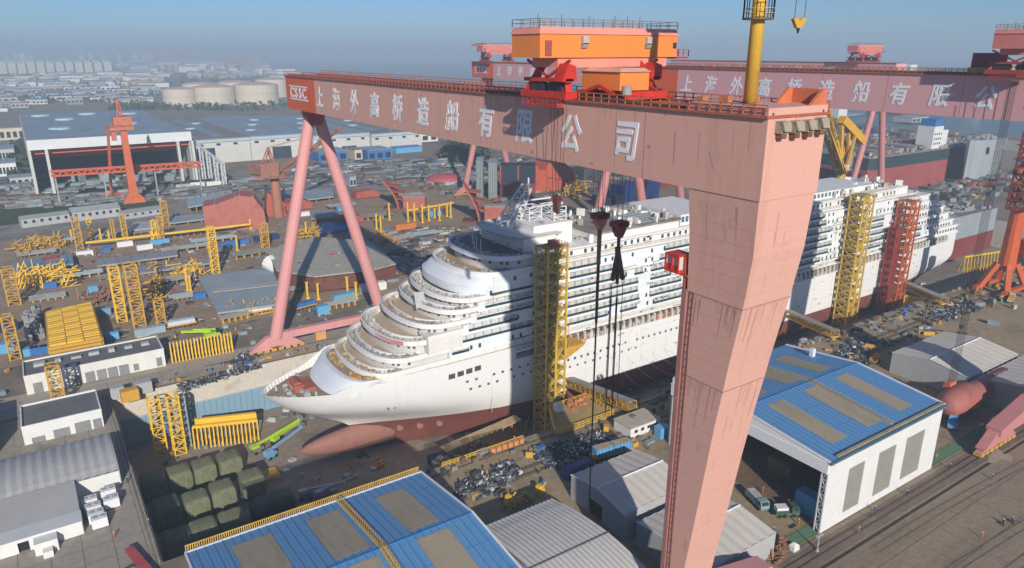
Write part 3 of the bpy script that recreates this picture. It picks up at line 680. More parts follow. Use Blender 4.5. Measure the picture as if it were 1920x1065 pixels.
# terraces: parapet ring, deck, recessed wall below
TIER = [(15.6,70.2,10,17.6),(19.3,74.6,10.5,18.0),(23.6,79.6,11,18.2),(27.4,86.6,11,18.2),(30.6,93.6,10.5,18.2),(33.6,97.6,10.5,18.2),(36.4,102.2,11,18.2),(40.2,106.2,12,18.3),(44.2,112,13,18.0)]
DECKT = mat('terrace_deck', (.44,.36,.26), .22, .5, .75, col2=(.30,.26,.21), amount=.42)
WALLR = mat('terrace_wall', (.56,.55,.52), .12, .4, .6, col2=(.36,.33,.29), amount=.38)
PARA = mat('terrace_white', (.72,.71,.68), .10, .4, .55, col2=(.53,.49,.42), amount=.40)
zprev = 13.05
for i, (z, xn, L, hb) in enumerate(TIER):
    xe = 130; big = i in (6,)
    pm = PARA if i not in (6,8) else mat('upper_white', (.72,.75,.80), .06, .2, .45)
    ph = 1.5 if i != 6 else 2.6
    rg = [nose(xn+.9,L,hb-.6,xe=xe,z=z-ph-.35),nose(xn,L,hb,xe=xe,z=z-ph),nose(xn,L,hb,xe=xe,z=z),nose(xn+.75,L,hb-.6,xe=xe,z=z),nose(xn+.75,L,hb-.6,xe=xe,z=z-1.15)]
    p = MB(); p.loft(rg, closed=False); p.build('parapet', pm, ship)
    d = MB(); q = nose(xn+.7,L,hb-.55,xe=xe,z=z-1.12); d.add(q,[tuple(range(len(q)))]); d.f = up_faces(d.v,d.f)
    d.build('terrace_deck', (GREYD if i == 8 else (TAN if i in (7,) else DECKT)), ship)
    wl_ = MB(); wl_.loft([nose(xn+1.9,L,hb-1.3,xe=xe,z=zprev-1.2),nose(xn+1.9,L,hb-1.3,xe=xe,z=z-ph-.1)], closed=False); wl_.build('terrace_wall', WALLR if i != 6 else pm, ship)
    # dark window openings in the recessed wall
    q = nose(xn+1.82,L,hb-1.22,n=44,xe=None); wn = MB()
    for k in range(2, 42, 2):
        if (k*7+i*5) % 5 in (0,3): continue
        a_, b_ = Vector(q[k]), Vector(q[k+1]); zz = z-ph-.4
        wn.add([(a_.x,a_.y,zz-1.2),(b_.x,b_.y,zz-1.2),(b_.x,b_.y,zz),(a_.x,a_.y,zz)],[(0,1,2,3)])
    wn.build('terrace_window', mat('dusk_opening',(.12,.10,.085),.3,.5,.6), ship, kind='stuff')
    if i < 6:                                            # low inner coaming ring on every lower terrace
        ir = MB(); ir.loft([nose(xn+2.5,L,hb-1.9,xe=xe,z=z-1.1),nose(xn+2.5,L,hb-1.9,xe=xe,z=z+.35),nose(xn+3.0,L,hb-2.4,xe=xe,z=z+.35),nose(xn+3.0,L,hb-2.4,xe=xe,z=z-1.1)],closed=False); ir.build('inner_coaming', PARA, ship)
        rl = MB(); rl.rail([p_ for p_ in nose(xn+.4,L,hb-.35,z=z)],.9,1.6,.07); rl.build('terrace_rail', mat('rail_pale',(.45,.46,.48)), ship, kind='stuff')
    cl = MB(); rq = random.Random(i+40)
    for k in range(84):
        o_ = nose(xn+rq.uniform(1.6,3.6),L,hb-rq.uniform(1.4,2.6),n=60)[rq.randint(2,50)]
        cl.cbox((o_[0],o_[1],z-1.12),rq.uniform(.3,1.1),rq.uniform(.3,1.3),rq.uniform(.3,1.5),rq.uniform(0,3))
    cl.build('deck_clutter', mat(('clutter_tan','clutter_grey','clutter_pale')[i%3],((.42,.30,.17),(.33,.33,.33),(.6,.56,.5))[i%3],.3,.6,.7), ship, kind='stuff')
    zprev = z
# smooth sloping front between the seventh and eighth deck
sl = MB(); sl.loft([nose(102.35,11,18.0,xe=130,z=36.38),nose(103.6,11.4,17.9,xe=130,z=37.5),nose(105.2,11.8,17.9,xe=130,z=38.5),nose(106.9,12,17.8,xe=130,z=38.95)], closed=False)
sl.build('bridge_front', mat('upper_white', (.72,.75,.80)), ship, smooth=True)
# red banner on the third parapet
q = nose(79.55,11,18.26,n=60); bn = MB()
seg = [v for v in q if 181.5 < v[1] < 193.5]
bn.loft([[(v[0]-.06,v[1]-.04,22.3) for v in seg],[(v[0]-.06,v[1]-.04,23.5) for v in seg]], closed=False); bn.build('banner', mat('banner_red',(.60,.07,.08),.08,.5,.5), ship)
bt = MB()
for k in range(len(seg)-1):
    a_, b_ = Vector(seg[k]), Vector(seg[k+1])
    for j in range(2):
        c_ = a_.lerp(b_, .3+.45*j); bt.box(c_.x-.12,c_.x-.08,c_.y-.3,c_.y+.3,22.55,23.25)
bt.build('banner_lettering', mat('banner_white',(.75,.55,.5),.1,.5,.5), ship, kind='stuff')
# bridge wing box at the near side of the third terrace
bx = MB(); bx.box(89.5,101,177.3,183,19.6,24.2); bx.build('bridge_wing', mat('upper_white2',(.74,.72,.68),.06,.3,.5), ship)
bx = MB(); bx.box(89.2,101.3,177.0,178.2,24.2,25.3); bx.box(89.2,90.2,178.2,183,24.2,25.3); bx.build('wing_parapet', PARA, ship)
# ---- hull side windows and portholes (near side)
def side_y(x, z): return SY-half(x,z)-.05
def pane(mb, x, z, w, hh, y=None):
    y0 = side_y(x-w/2,z) if y is None else y; y1 = side_y(x+w/2,z) if y is None else y
    yt0 = side_y(x-w/2,z+hh/2) if y is None else y; yt1 = side_y(x+w/2,z+hh/2) if y is None else y
    yb0 = side_y(x-w/2,z-hh/2) if y is None else y; yb1 = side_y(x+w/2,z-hh/2) if y is None else y
    mb.add([(x-w/2,yb0,z-hh/2),(x+w/2,yb1,z-hh/2),(x+w/2,yt1,z+hh/2),(x-w/2,yt0,z+hh/2)],[(0,1,2,3)])
for i in range(4):
    w = MB(); pane(w, 97.6+i*3.1, 9.9+.12*i, 2.3, 1.7); w.build('hull_window', mat('window_frame_dark',(.10,.085,.08),.3,1.2,.3), ship)
w = MB()
for i in range(9):
    for j, z in enumerate((6.7,3.9)):
        if (i*3+j) % 7 != 6: pane(w, 103+i*3.3+j*1.2, z, .95, .8)
for i in range(3): pane(w, 77.6+(0,1.9,.2)[i], (3.4,3.1,2.6)[i], .7, .45)
for i in range(42):
    if i % 11 != 10: pane(w, 143+i*2.9, 4.2 if i < 6 else 4.6, .95, .95)
for i in range(12): pane(w, 137+i*3.4, 1.4, .8, .8)
w.build('porthole', mat('porthole_grey',(.10,.12,.14),.3,1,.3), ship, kind='stuff')
w = MB(); pane(w, 79.5, -2.6, 5.0, .8); w.build('hull_plate', mat('plate_bright',(.85,.85,.83),.03,.3,.5), ship)
# hull plate seams on the near side
w = MB()
for x in range(112, 400, 13):
    ys = side_y(x, 3)+.02; w.box(x-.05,x+.05,ys-.02,ys+.1,-6.8,10)
w.build('plate_seam', mat('seam_grey',(.58,.58,.57),.1,.3,.5), ship, kind='stuff')
# primer patches and strake welds on the white side
for nm,m,sd,n in (('primer_patch',mat('patch_grey',(.58,.57,.54),.1,.6,.6),1,80),('primer_patch',mat('patch_tan',(.54,.46,.36),.12,.6,.7),2,60)):
    w = MB(); rq = random.Random(sd)
    for k in range(n):
        x = rq.uniform(104,395); z = rq.uniform(-5,9.6)
        ys = side_y(x,z)-.012-.0004*k; a_ = rq.uniform(.3,2.6); b_ = rq.uniform(.15,.9)
        if x > 150: w.add([(x,ys,z),(x+a_,ys,z),(x+a_,ys,z+b_),(x,ys,z+b_)],[(0,1,2,3)])
    for k in range(n):
        x = rq.uniform(134,330); z = rq.choice((14.6,18.4,21.8,25,28.2,31.6,34.8,39.9,41.5)); ys = 178.55 if z < 38 else 181.38
        a_ = rq.uniform(.4,3.2); w.box(x,x+a_,ys-.03,ys,z,z+rq.uniform(.3,1.1))
    w.build(nm, m, ship, kind='stuff')
w = MB()
for z in (-4.2,-1.2,1.8,4.9,7.9):
    for k in range(24):
        x = 124+k*11.4; ys = side_y(x,z)-.006; w.add([(x,ys,z),(x+11.4,side_y(x+11.4,z)-.006,z),(x+11.4,side_y(x+11.4,z)-.006,z+.07),(x,ys,z+.07)],[(0,1,2,3)])
w.build('strake_weld', mat('seam_grey',(.58,.58,.57)), ship, kind='stuff')
# cables and scaffold boards hung along the decks
w = MB(); rq = random.Random(91)
for k in range(60):
    x = rq.uniform(102,330); z = rq.choice((14.2,17,20,23.4,26.6,30,33.2)); w.bar((x,178.3,z),(x+rq.uniform(1,7),178.3,z+rq.uniform(-.3,.3)),.22)
    if k % 3 == 0: w.bar((x,178.25,z),(x+.2,178.25,z-rq.uniform(2,8)),.09)
w.build('scaffold_board', mat('board_tan',(.42,.32,.2),.2,.6,.8), ship, kind='stuff')
# embarkation recess with rails by the stair tower
w = MB(); w.box(121,134,177.9,178.55,9.2,10.0); w.box(121,134,177.8,178.5,12.4,13.0); w.build('gallery_floor', WHITE2, ship)
w = MB(); w.box(121.5,133.5,178.44,178.50,10.0,12.4); w.build('gallery_recess', mat('recess_grey',(.16,.18,.21),.2,.5,.6), ship)
w = MB(); w.rail([(121,177.85,10.0),(134,177.85,10.0)],1.1,1.2,.12); w.rail([(121,177.85,13.0),(134,177.85,13.0)],1.1,1.2,.12); w.build('gallery_rail', mat('rail_pale',(.45,.46,.48),.1,.5,.5), ship, kind='stuff')
# ---- superstructure
blk = MB(); blk.box(124,341,180.3,213.7,13.0,40.0); blk.build('superstructure', mat('cabin_white',(.70,.74,.77),.06,.15,.5), ship)
pr = MB(); pr.box(128,396,179.4,214.6,13.6,14.25); pr.build('promenade_roof', WHITE2, ship)
# lifeboat recess: a dark band full of gear along the hull top
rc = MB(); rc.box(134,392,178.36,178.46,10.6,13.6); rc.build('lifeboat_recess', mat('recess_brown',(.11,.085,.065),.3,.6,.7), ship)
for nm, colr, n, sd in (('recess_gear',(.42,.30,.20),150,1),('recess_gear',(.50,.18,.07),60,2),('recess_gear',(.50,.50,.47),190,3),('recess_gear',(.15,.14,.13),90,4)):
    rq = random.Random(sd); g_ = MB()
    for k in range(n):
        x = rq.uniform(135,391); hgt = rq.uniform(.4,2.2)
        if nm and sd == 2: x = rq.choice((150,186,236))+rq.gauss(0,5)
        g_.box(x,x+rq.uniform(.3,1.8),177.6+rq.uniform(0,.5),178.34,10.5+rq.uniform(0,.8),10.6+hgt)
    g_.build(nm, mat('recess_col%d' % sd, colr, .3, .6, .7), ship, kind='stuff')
lg = MB(); lg.box(134,392,177.3,178.34,10.2,10.5); lg.build('recess_ledge', WHITE2, ship)
pr = MB()
for k in range(87): pr.box(134.2+k*3,134.5+k*3,177.4,178.34,10.5,13.6)
pr.build('recess_post', WHITE2, ship, kind='stuff')
# balcony bands: a slab, a dark glass rail in runs, white dividers
ZB = [17.2,20.4,23.6,26.8,30.0,33.6,36.8]
RUNS = {17.2:[(98,104),(128,139),(142,160),(166,174),(182,214),(224,240),(262,283),(300,330),(336,366)],
        20.4:[(101,128),(141,175),(180,214),(230,244),(262,288),(304,334),(340,366)],
        23.6:[(104,122),(141,174),(180,196),(200,214),(232,252),(264,290),(306,336),(342,364)],
        26.8:[(107,128),(141,174),(180,190),(200,205),(232,254),(266,286),(310,330),(344,360)],
        30.0:[(110,128),(141,168),(172,176),(180,200),(206,214),(238,256),(268,288),(312,330)],
        33.6:[(112,128),(143,166),(184,214),(240,256),(270,284)],
        36.8:[(141,156),(186,212),(242,258),(272,282)]}
RWHITE = mat('balcony_white',(.76,.79,.81),.05,.2,.45)
for z in ZB:
    xa = 97 if z < 20 else 99+(z-20)*.85; xb = 380-(z-14)*1.75
    s_ = MB(); s_.box(xa, xb, 178.6, 180.25, z-1.35, z-.85); s_.box(xa, xb, 213.75, 215.4, z-1.35, z-.85); s_.box(xa,xb,178.62,178.85,z-.85,z-.35); s_.build('balcony_slab', RWHITE, ship)
    for a, b in RUNS[z]:
        b_ = MB(); b_.box(a, min(b,xb), 178.50, 178.60, z-.42, z+.38); b_.build('balcony_rail', TEAL, ship)
    w = MB(); x = xa+1; k = 0
    while x < xb-2:
        inrun = any(a <= x <= b for a, b in RUNS[z])
        if inrun: w.box(x, x+.18, 178.7, 180.25, z-.85, z+1.7)
        x += 3.1; k += 1
    w.build('balcony_divider', RWHITE, ship, kind='stuff')
    # plain white cladding where no balconies run
    edges = [xa]+[e for ab in RUNS[z] for e in ab]+[xb]; 
    for a, b in zip(edges[0::2], edges[1::2]):
        if b-a > .6:
            cl = MB(); cl.box(a+.1, b-.1, 178.75, 180.28, z-.84, z+1.84); cl.build('cladding_panel', RWHITE, ship)
    w = MB(); x = xa+1.6; rq = random.Random(int(z*10))
    while x < xb-2:
        inrun = any(a+.3 <= x <= b-.3 for a, b in RUNS[z])
        y = 180.24 if inrun else 178.70
        if inrun or rq.random() < .55:
            w.box(x-.45, x+.45, y, y+.03, z-.2 if not inrun else z-.5, z+1.25)
        x += 3.1
    w.build('cabin_window', mat('cabin_window_dark',(.06,.085,.10),.3,.8,.25), ship, kind='stuff')
# upper decks
up = MB(); up.box(131,352,181.5,212.5,39.3,43.0); up.build('upper_house', mat('upper_house_white',(.74,.74,.72),.07,.2,.5), ship)
up = MB(); up.box(131,340,180.2,213.8,42.6,43.2); up.box(131,356,179.2,214.8,39.0,39.6); up.build('upper_deck_slab', WHITE2, ship)
w = MB()
for i in range(70):
    x = 133+i*3.0
    if i % 6 != 5: w.box(x,x+1.1,181.42,181.52,40.3,41.7)
w.build('upper_window', mat('cabin_window_dark',(.06,.085,.10)), ship, kind='stuff')
rf = MB(); rf.box(158,196,182,212,43.2,46.0); rf.build('lido_house', mat('upper_house_white',(.74,.74,.72)), ship)
rf = MB(); rf.box(157,197,181,213,46.0,46.5); rf.build('lido_roof', mat('roof_brown_grey',(.26,.22,.18),.25,.2,.7,col2=(.17,.16,.15),amount=.5), ship)
rf = MB()
for k in range(9): rf.box(176,197,184+k*3,186+k*3,46.5,46.75)
rf.build('roof_panel', STEELB, ship)
for a in ((198,222,183,211,43.2,47.2),(240,262,185,209,43.2,49.5),(266,300,184,210,43.2,46.4),(306,330,186,208,43.2,45.4)):
    rf = MB(); rf.box(*a); rf.build('deck_house', mat('upper_house_white',(.74,.74,.72)), ship)
rf = MB()
for k in range(11): rf.box(198.5+k*2.1,199.9+k*2.1,182.9,183.02,44.3,46.4); 
for k in range(8): rf.box(241+k*2.6,242.6+k*2.6,184.9,185.02,45,48.2)
for k in range(12): rf.box(267+k*2.7,268.5+k*2.7,183.9,184.02,44,45.7)
rf.build('house_window', mat('house_window_blue',(.09,.17,.24),.2,.5,.3), ship, kind='stuff')
# forward top: deck house and mast scaffold over the bridge
fh = MB(); fh.box(128,141,184,210,43.0,47.5); fh.box(134,150,187,207,43.2,50.5); fh.build('mast_house', WHITE2, ship)
fh = MB(); fh.loft([nose(124,6,13,z=47.5,xe=143),nose(123,6,14,z=48.6,xe=143)],closed=False); q = nose(123.4,6,13.6,z=48.2,xe=143); fh.add(q,[tuple(range(len(q)))]); fh.build('mast_deck', mat('mast_deck_white',(.72,.72,.70),.08,.3,.5), ship)
sc = MB(); sc.boom((131,199,48),(141,201,61),5.5,2.5,.32,8); sc.lattice((140,197,48),5,5,7,.28,4); sc.lattice((147,194,50),5,8,5,.25,3); sc.bar((139,195,55),(152,195,55),.5); sc.bar((139,201,56),(152,201,56),.5); sc.tube((141,200,58),(141,200,64),.3,n=6); sc.tube((151,196,50),(151,196,58),.3,n=6)
for k in range(6): sc.bar((128+k,192+k*2,48),(133+k*1.5,194+k*1.6,55),.25)
sc.build('mast_scaffold', mat('scaffold_white',(.70,.70,.70),.1,.5,.5), ship)
gr = MB(); rq = random.Random(77)
for k in range(190):
    x = rq.uniform(126,352); gr.cbox((x,rq.uniform(183.5,211) if not 128<x<150 else rq.uniform(186,208),43.2 if not 157<x<197 else 46.5),rq.uniform(.4,2.6),rq.uniform(.4,2.2),rq.uniform(.4,2.4),rq.uniform(0,3))
gr.build('roof_clutter', mat('clutter_roof',(.40,.36,.31),.35,.5,.7,col2=(.2,.17,.14),amount=.48), ship, kind='stuff')
gr = MB()
for k in range(150):
    x = rq.uniform(150,352); gr.cbox((x,rq.uniform(182.5,211),43.2 if not 157<x<197 else 46.5),rq.uniform(.4,3.6),rq.uniform(.4,1.6),rq.uniform(.4,2.8),rq.uniform(0,3))
gr.build('roof_clutter', WHITE2, ship, kind='stuff')
# masts and flag poles on the forward top deck
for x,y,hh in ((115,189,5.5),(115.6,192.5,5.8),(118,198,4.5),(121,204,4.6),(125,211,4)):
    p = MB(); p.tube((x,y,43.1),(x,y,43.1+hh),.16,.1,6); p.tube((x,y,43.1),(x,y,43.7),.5,.3,8); p.build('light_mast', mat('scaffold_white',(.70,.70,.70)), ship)
sp = MB()
for k in range(10): sp.bar((92.4+k*.5,190+k*.35,29.5),(91+k*.55,188.5+k*.45,35.5-k*.2),.22)
sp.build('terrace_mast', mat('scaffold_white',(.70,.70,.70)), ship)
# aft terraces step down to the stern
for i, (z, xa, xb) in enumerate(((17.5,380,404),(21,372,399),(25,364,394),(29,356,388),(33,346,381),(36.5,340,374))):
    a = MB(); a.box(xa,xb,179.2+i*.35,214.8-i*.35,z-3.4,z-.02); a.build('stern_terrace', mat('balcony_white',(.76,.79,.81)), ship)
    a = MB(); a.box(xa,xb+.6,178.7+i*.35,215.3-i*.35,z,z+.5); a.build('stern_slab', WHITE2, ship)
    a = MB()
    for k in range(9): a.box(xa+1+k*2.7,xa+2.3+k*2.7,179.1+i*.35,179.19+i*.35,z-2.6,z-1.2)
    a.build('stern_opening', mat('dusk_opening',(.12,.10,.085)), ship, kind='stuff')
    a = MB(); a.rail([(xa,178.9+i*.35,z+.5),(xb+.4,178.9+i*.35,z+.5),(xb+.4,215-i*.35,z+.5)],1.1,2.2,.1); a.build('stern_rail', mat('rail_pale',(.45,.46,.48)), ship, kind='stuff')
a = MB(); a.box(376,404.5,178.4,215.6,13.4,14.2); a.build('stern_deck', WHITE2, ship)
gr = MB()
for k in range(160):
    i = rq.randint(0,5); z, xa, xb = ((17.5,380,404),(21,372,399),(25,364,394),(29,356,388),(33,346,381),(36.5,340,374))[i]
    gr.cbox((rq.uniform(xa,xb),rq.uniform(180.5,192),z+.5),rq.uniform(.4,1.8),rq.uniform(.4,1.6),rq.uniform(.4,2.2),rq.uniform(0,3))
gr.build('roof_clutter', mat('clutter_roof',(.40,.36,.31)), ship, kind='stuff')
# keel blocks under the hull
kb = MB()
for i in range(40): kb.box(84+i*7.6,87+i*7.6,SY-2,SY+2,DZ,-16.9); kb.box(100+i*7,102+i*7,SY-12,SY-9,DZ,-16.9)
stuff('keel_block', kb, CONC, 'concrete keel blocks in rows under the ship', 'keel blocks')
# ------------------------------------------------------------------ THE OTHER GANTRIES
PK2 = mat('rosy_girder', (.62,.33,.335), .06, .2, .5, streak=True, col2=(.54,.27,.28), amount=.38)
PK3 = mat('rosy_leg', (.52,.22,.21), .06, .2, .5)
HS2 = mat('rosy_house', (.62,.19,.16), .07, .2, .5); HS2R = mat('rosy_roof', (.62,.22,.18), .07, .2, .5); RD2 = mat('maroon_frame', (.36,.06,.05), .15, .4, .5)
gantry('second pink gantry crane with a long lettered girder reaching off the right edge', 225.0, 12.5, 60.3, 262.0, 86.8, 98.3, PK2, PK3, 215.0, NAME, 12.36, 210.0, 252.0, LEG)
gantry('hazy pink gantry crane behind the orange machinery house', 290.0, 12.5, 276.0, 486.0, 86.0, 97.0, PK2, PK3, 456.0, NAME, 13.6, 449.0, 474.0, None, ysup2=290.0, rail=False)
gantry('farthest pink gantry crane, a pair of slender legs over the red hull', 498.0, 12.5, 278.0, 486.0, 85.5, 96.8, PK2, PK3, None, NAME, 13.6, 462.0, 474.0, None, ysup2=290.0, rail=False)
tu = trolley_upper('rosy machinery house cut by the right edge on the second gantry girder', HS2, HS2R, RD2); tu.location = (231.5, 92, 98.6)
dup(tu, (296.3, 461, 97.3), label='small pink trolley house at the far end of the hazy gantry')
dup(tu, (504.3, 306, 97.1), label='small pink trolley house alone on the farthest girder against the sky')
tl = thing('lower_trolley', 'dark maroon trolley box with yellow wheels at the right edge of the second girder', 'crane trolley', (231,100,98.6))
b = MB(); b.box(226.5,235,99.5,105,100.5,104.4); b.build('machinery_house', mat('maroon_house',(.22,.04,.06),.12,.3,.5), tl)
b = MB(); b.box(226,236,95,105.5,98.95,100.5); b.build('bogie_frame', GOLD, tl)
b = MB()
for y in (96,98.5,101,103.5): b.tube((225.6,y,99.5),(226.1,y,99.5),.75,n=10)
b.build('wheel', GOLD, tl, kind='stuff')
t = thing('hook_block', 'orange hook block at the foot of a long rope bundle by the second gantry', 'hook', (222,92,7), 'hook blocks under the second gantry')
b = MB(); b.extr([(220,91,9.5),(224,91,9.5),(223.5,91,7),(222.6,91,5.5),(221.4,91,5.5),(220.5,91,7)],(0,2,0)); b.build('block_body', SALMON, t)
b = MB()
for k in range(6): b.bar((219.6+k*.95,91.5,9.3),(219.6+k*.95,91.5,97),.10)
b.build('rope', ROPE, t)
# small yellow jib on the hazy gantry
t = thing('roof_jib', 'small yellow jib perched on the far end of the hazy gantry', 'jib crane', (294,478,97.4))
b = MB(); b.bar((294,478,97.4),(294,478,109.5),1.0); b.build('mast', GOLD, t); b = MB(); b.bar((294,492,109),(294,470,110),1.3); b.build('jib_beam', GOLD, t)

# ------------------------------------------------------------------ STAIR TOWERS AND GANGWAYS BESIDE THE SHIP
def stair_tower(label, x0, x1, y0, y1, z0, z1, m, m2, group='stair towers against the ship'):
    t = thing('stair_tower', label, 'stair tower', ((x0+x1)/2,(y0+y1)/2,z0), group)
    for x in (x0,x1,(x0+x1)/2):
        for y in (y0,y1):
            b = MB(); b.bar((x,y,z0),(x,y,z1),.55); b.build('post', m, t)
    n = int((z1-z0)/3.4); sw = 1
    for i in range(1, n+1):
        z = z0+(z1-z0)*i/n
        b = MB(); b.box(x0-.3,x1+.3,y0-.3,y1+.3,z-.16,z); b.build('landing', m2, t)
        if i < n:
            zn = z0+(z1-z0)*(i+1)/n
            b = MB(); xa, xb = (x0+1,(x0+x1)/2-.3) if sw > 0 else ((x0+x1)/2+.3,x1-1); b.bar((xa,y0+.6,z),(xb,y0+.6,zn),1.1,.25); b.build('stair_flight', m, t); sw = -sw
    b = MB()
    for i in range(n):
        z = z0+(z1-z0)*i/n; zn = z0+(z1-z0)*(i+1)/n
        b.bar((x0,y0,z),(x0,y1,zn),.22); b.bar((x0,y1,z),(x0,y0,zn),.22)
        a, c = (x0,x1) if i % 2 else (x1,x0)
        b.bar((a,y0,z),((x0+x1)/2,y0,zn),.2); b.bar((x0,y0,zn+.0),(x1,y0,zn),.25)
        b.rail([(x0,y0-.25,zn),(x1,y0-.25,zn),(x1,y1,zn)],1.1,1.6,.09); b.rail([(x0-.25,y0,zn),(x0-.25,y1,zn)],1.1,1.4,.09)
    b.build('bracing', m, t, kind='stuff')
    return t
YT = mat('tower_yellow', (.58,.38,.05), .2, .4, .6, col2=(.38,.25,.06), amount=.36); YTF = mat('tower_floor', (.36,.25,.08), .2, .4, .7)
OT = mat('tower_orange', (.60,.13,.03), .2, .4, .6); OTF = mat('tower_orange_floor', (.40,.13,.06), .2, .4, .7)
st = stair_tower('yellow stair tower standing at the near side of the ship below the girder', 127.5,135.0,170.2,176.4,DZ,47.5,YT,YTF)
b = MB(); b.box(130,132.5,171,174,47.6,49.4); b.rail([(128.5,169.8,47.6),(134.6,169.8,47.6),(134.6,176.2,47.6)],1.2,1.4,.1); b.build('winch_house', mat('winch_pink',(.5,.2,.15),.2,.5,.6), st)
b = MB(); b.box(135.4,143.5,170.5,177.2,12.6,13.2); b.extr([(135.4,170.5,12.6),(143.5,170.5,12.6),(135.4,170.5,9.0)],(0,.4,0)); b.rail([(136.3,170.3,13.2),(143.5,170.3,13.2),(143.5,177,13.2)],1.2,1.2,.12); b.build('landing_wing', GOLD, st)
stair_tower('yellow stair tower at the ship beyond the crane leg, left of the orange one', 296,304,170.2,176.4,DZ,45.5,YT,YTF)
stair_tower('orange stair tower near the stern of the ship', 336,343.5,170.2,176.4,DZ,38.5,OT,OTF)
stair_tower('dull maroon stair tower touching the left side of the orange one', 331.5,335.2,172.6,176.4,DZ,26,RD2,RUSTD)
def gangway(label, a, b, w, m):
    t = thing('gangway', label, 'gangway', tuple((a+b)/2), 'gangways from the quay to the ship'); d = (b-a).normalized(); u = d.cross(Vector((0,0,1))).normalized()
    q = MB(); q.bar(a,b,w,.5); q.build('deck', GOLD, t)
    for s in (-1,1):
        q = MB(); z = Vector((0,0,2.4)); o = u*(s*w/2); q.bar(a+o+z,b+o+z,.35); q.bar(a+o,b+o,.35); n = 12
        for i in range(n+1):
            p = a.lerp(b,i/n)+o; q.bar(p,p+z,.22)
            if i<n: q.bar(p,a.lerp(b,(i+1)/n)+o+z,.18)
        q.build('truss_side', m, t)
    q = MB(); q.bar(a+Vector((0,0,2.7)),b+Vector((0,0,2.7)),w,.15); q.build('cover', mat('cover_grey',(.34,.33,.29),.15,.4,.7), t)
gangway('ochre covered gangway sloping from the hull to the quay near the yellow tower', onY(1068,722,176.5), G(1185,768,1.5), 3.2, YELD)
gangway('ochre covered gangway to the ship just right of the crane leg', onY(1475,592,176.5), G(1565,632,1.5), 3.2, YELD)
gangway('long ochre gangway lying at the quay beside the orange stair tower', G(1700,540,1.5), G(1770,570,1.5), 3.4, YELD)
# work platform over the dock edge
t = thing('work_platform', 'yellow edged tan work platform over the dock edge below the gangway', 'platform', (125,150.5,0))
b = MB(); b.add([(112,144.8,1.1),(134.5,144.8,1.1),(134.5,158.5,1.1),(120,158.5,1.1)],[(0,1,2,3)]); b.extr([(112,144.8,.4),(134.5,144.8,.4),(134.5,158.5,.4),(120,158.5,.4)],(0,0,.65)); b.build('floor', mat('platform_floor',(.42,.29,.12),.15,.4,.8), t)
b = MB(); b.rail([(112,144.9,1.1),(134.4,144.9,1.1),(134.4,158.4,1.1),(120,158.4,1.1),(112,144.9,1.1)],1.2,1.6,.16); b.build('guard_rail', YEL, t, kind='stuff')
b = MB()
for x,y in ((114,149),(120.5,157.5),(127,157.5),(134,157.5),(134,151.5)): b.bar((x,y,.4),(x,y,DZ),.5)
b.build('support_post', YELD, t, kind='stuff')
b = MB(); b.cbox((121.5,155.8,1.15),2.4,2.2,2.4); b.build('cabin', WHITEB, t)
b = MB()
rq = random.Random(5)
for k in range(14): b.cbox((rq.uniform(126,134),rq.uniform(154,158),1.12),rq.uniform(.5,1.8),rq.uniform(.5,1.5),rq.uniform(.5,1.6),rq.uniform(0,3))
b.build('stacked_gear', mat('gear_orange',(.5,.2,.08)), t, kind='stuff')

# ------------------------------------------------------------------ HULL SECTION AND RACKS BEYOND THE STERN
t = thing('hull_section', 'open ended grey and maroon hull section standing beyond the ship stern', 'hull section', (470,214,DZ))
b = MB(); b.box(446,512,205,232,-5,9.5); b.build('grey_side', mat('section_grey',(.30,.33,.36),.08,.1,.6), t)
b = MB(); b.box(446.05,512,204.9,232.1,DZ+.3,-5.02); b.build('maroon_side', RUSTD, t)
b = MB(); b.box(445.6,445.98,206,231,-14,8.6); b.build('open_end', DARK, t)
for y in (211,217,223,229):
    b = MB(); b.box(445.3,445.65,y-.25,y+.25,-14,8.6); b.build('bulkhead_edge', mat('section_grey',(.30,.33,.36)), t)
b = MB(); b.box(445,512.4,204.5,232.5,9.52,9.9); b.build('deck', GREYD, t)
gm = MB(); rq = random.Random(9)
for k in range(50): gm.cbox((rq.uniform(447,511),rq.uniform(206,231),9.9),rq.uniform(.8,4),rq.uniform(.8,3),rq.uniform(.5,2.5),rq.uniform(0,3))
gm.build('deck_gear', mat('gear_grey',(.42,.42,.42)), t, kind='stuff')
def aframe_rack(label, p, q, h, n, m, group='yellow A-frame racks', splay=1.6, beam=True):
    p = Vector(p); q = Vector(q); t = thing('support_rack', label, 'rack', tuple((p+q)/2), group); d = (q-p).normalized(); u = Vector((-d.y,d.x,0))
    me = MB(); me.bar((0,0,0),tuple(u*(-.0)+Vector((0,0,h))+u*splay*.5),.42); me.bar(tuple(u*splay*2),tuple(Vector((0,0,h))+u*splay*.8),.36); me.bar(tuple(u*splay*.2+Vector((0,0,h*.35))),tuple(u*splay*1.7+Vector((0,0,h*.35))),.28)
    spots = [tuple(p.lerp(q,i/(n-1))) for i in range(n)]
    grid_part('trestle', me, m, t, spots)
    if beam:
        b = MB(); b.bar(p+u*splay*.65+Vector((0,0,h)),q+u*splay*.65+Vector((0,0,h)),1.0,.8); b.build('top_beam', m, t)
    return t
aframe_rack('long yellow rack of slanted trestles right behind the ship stern', G(1806,512,-12), G(1880,500,-12), 9, 13, YEL)
aframe_rack('yellow trestle rack in front of the orange stair tower', G(1690,590,-10), G(1735,600,-10), 9, 9, YEL)

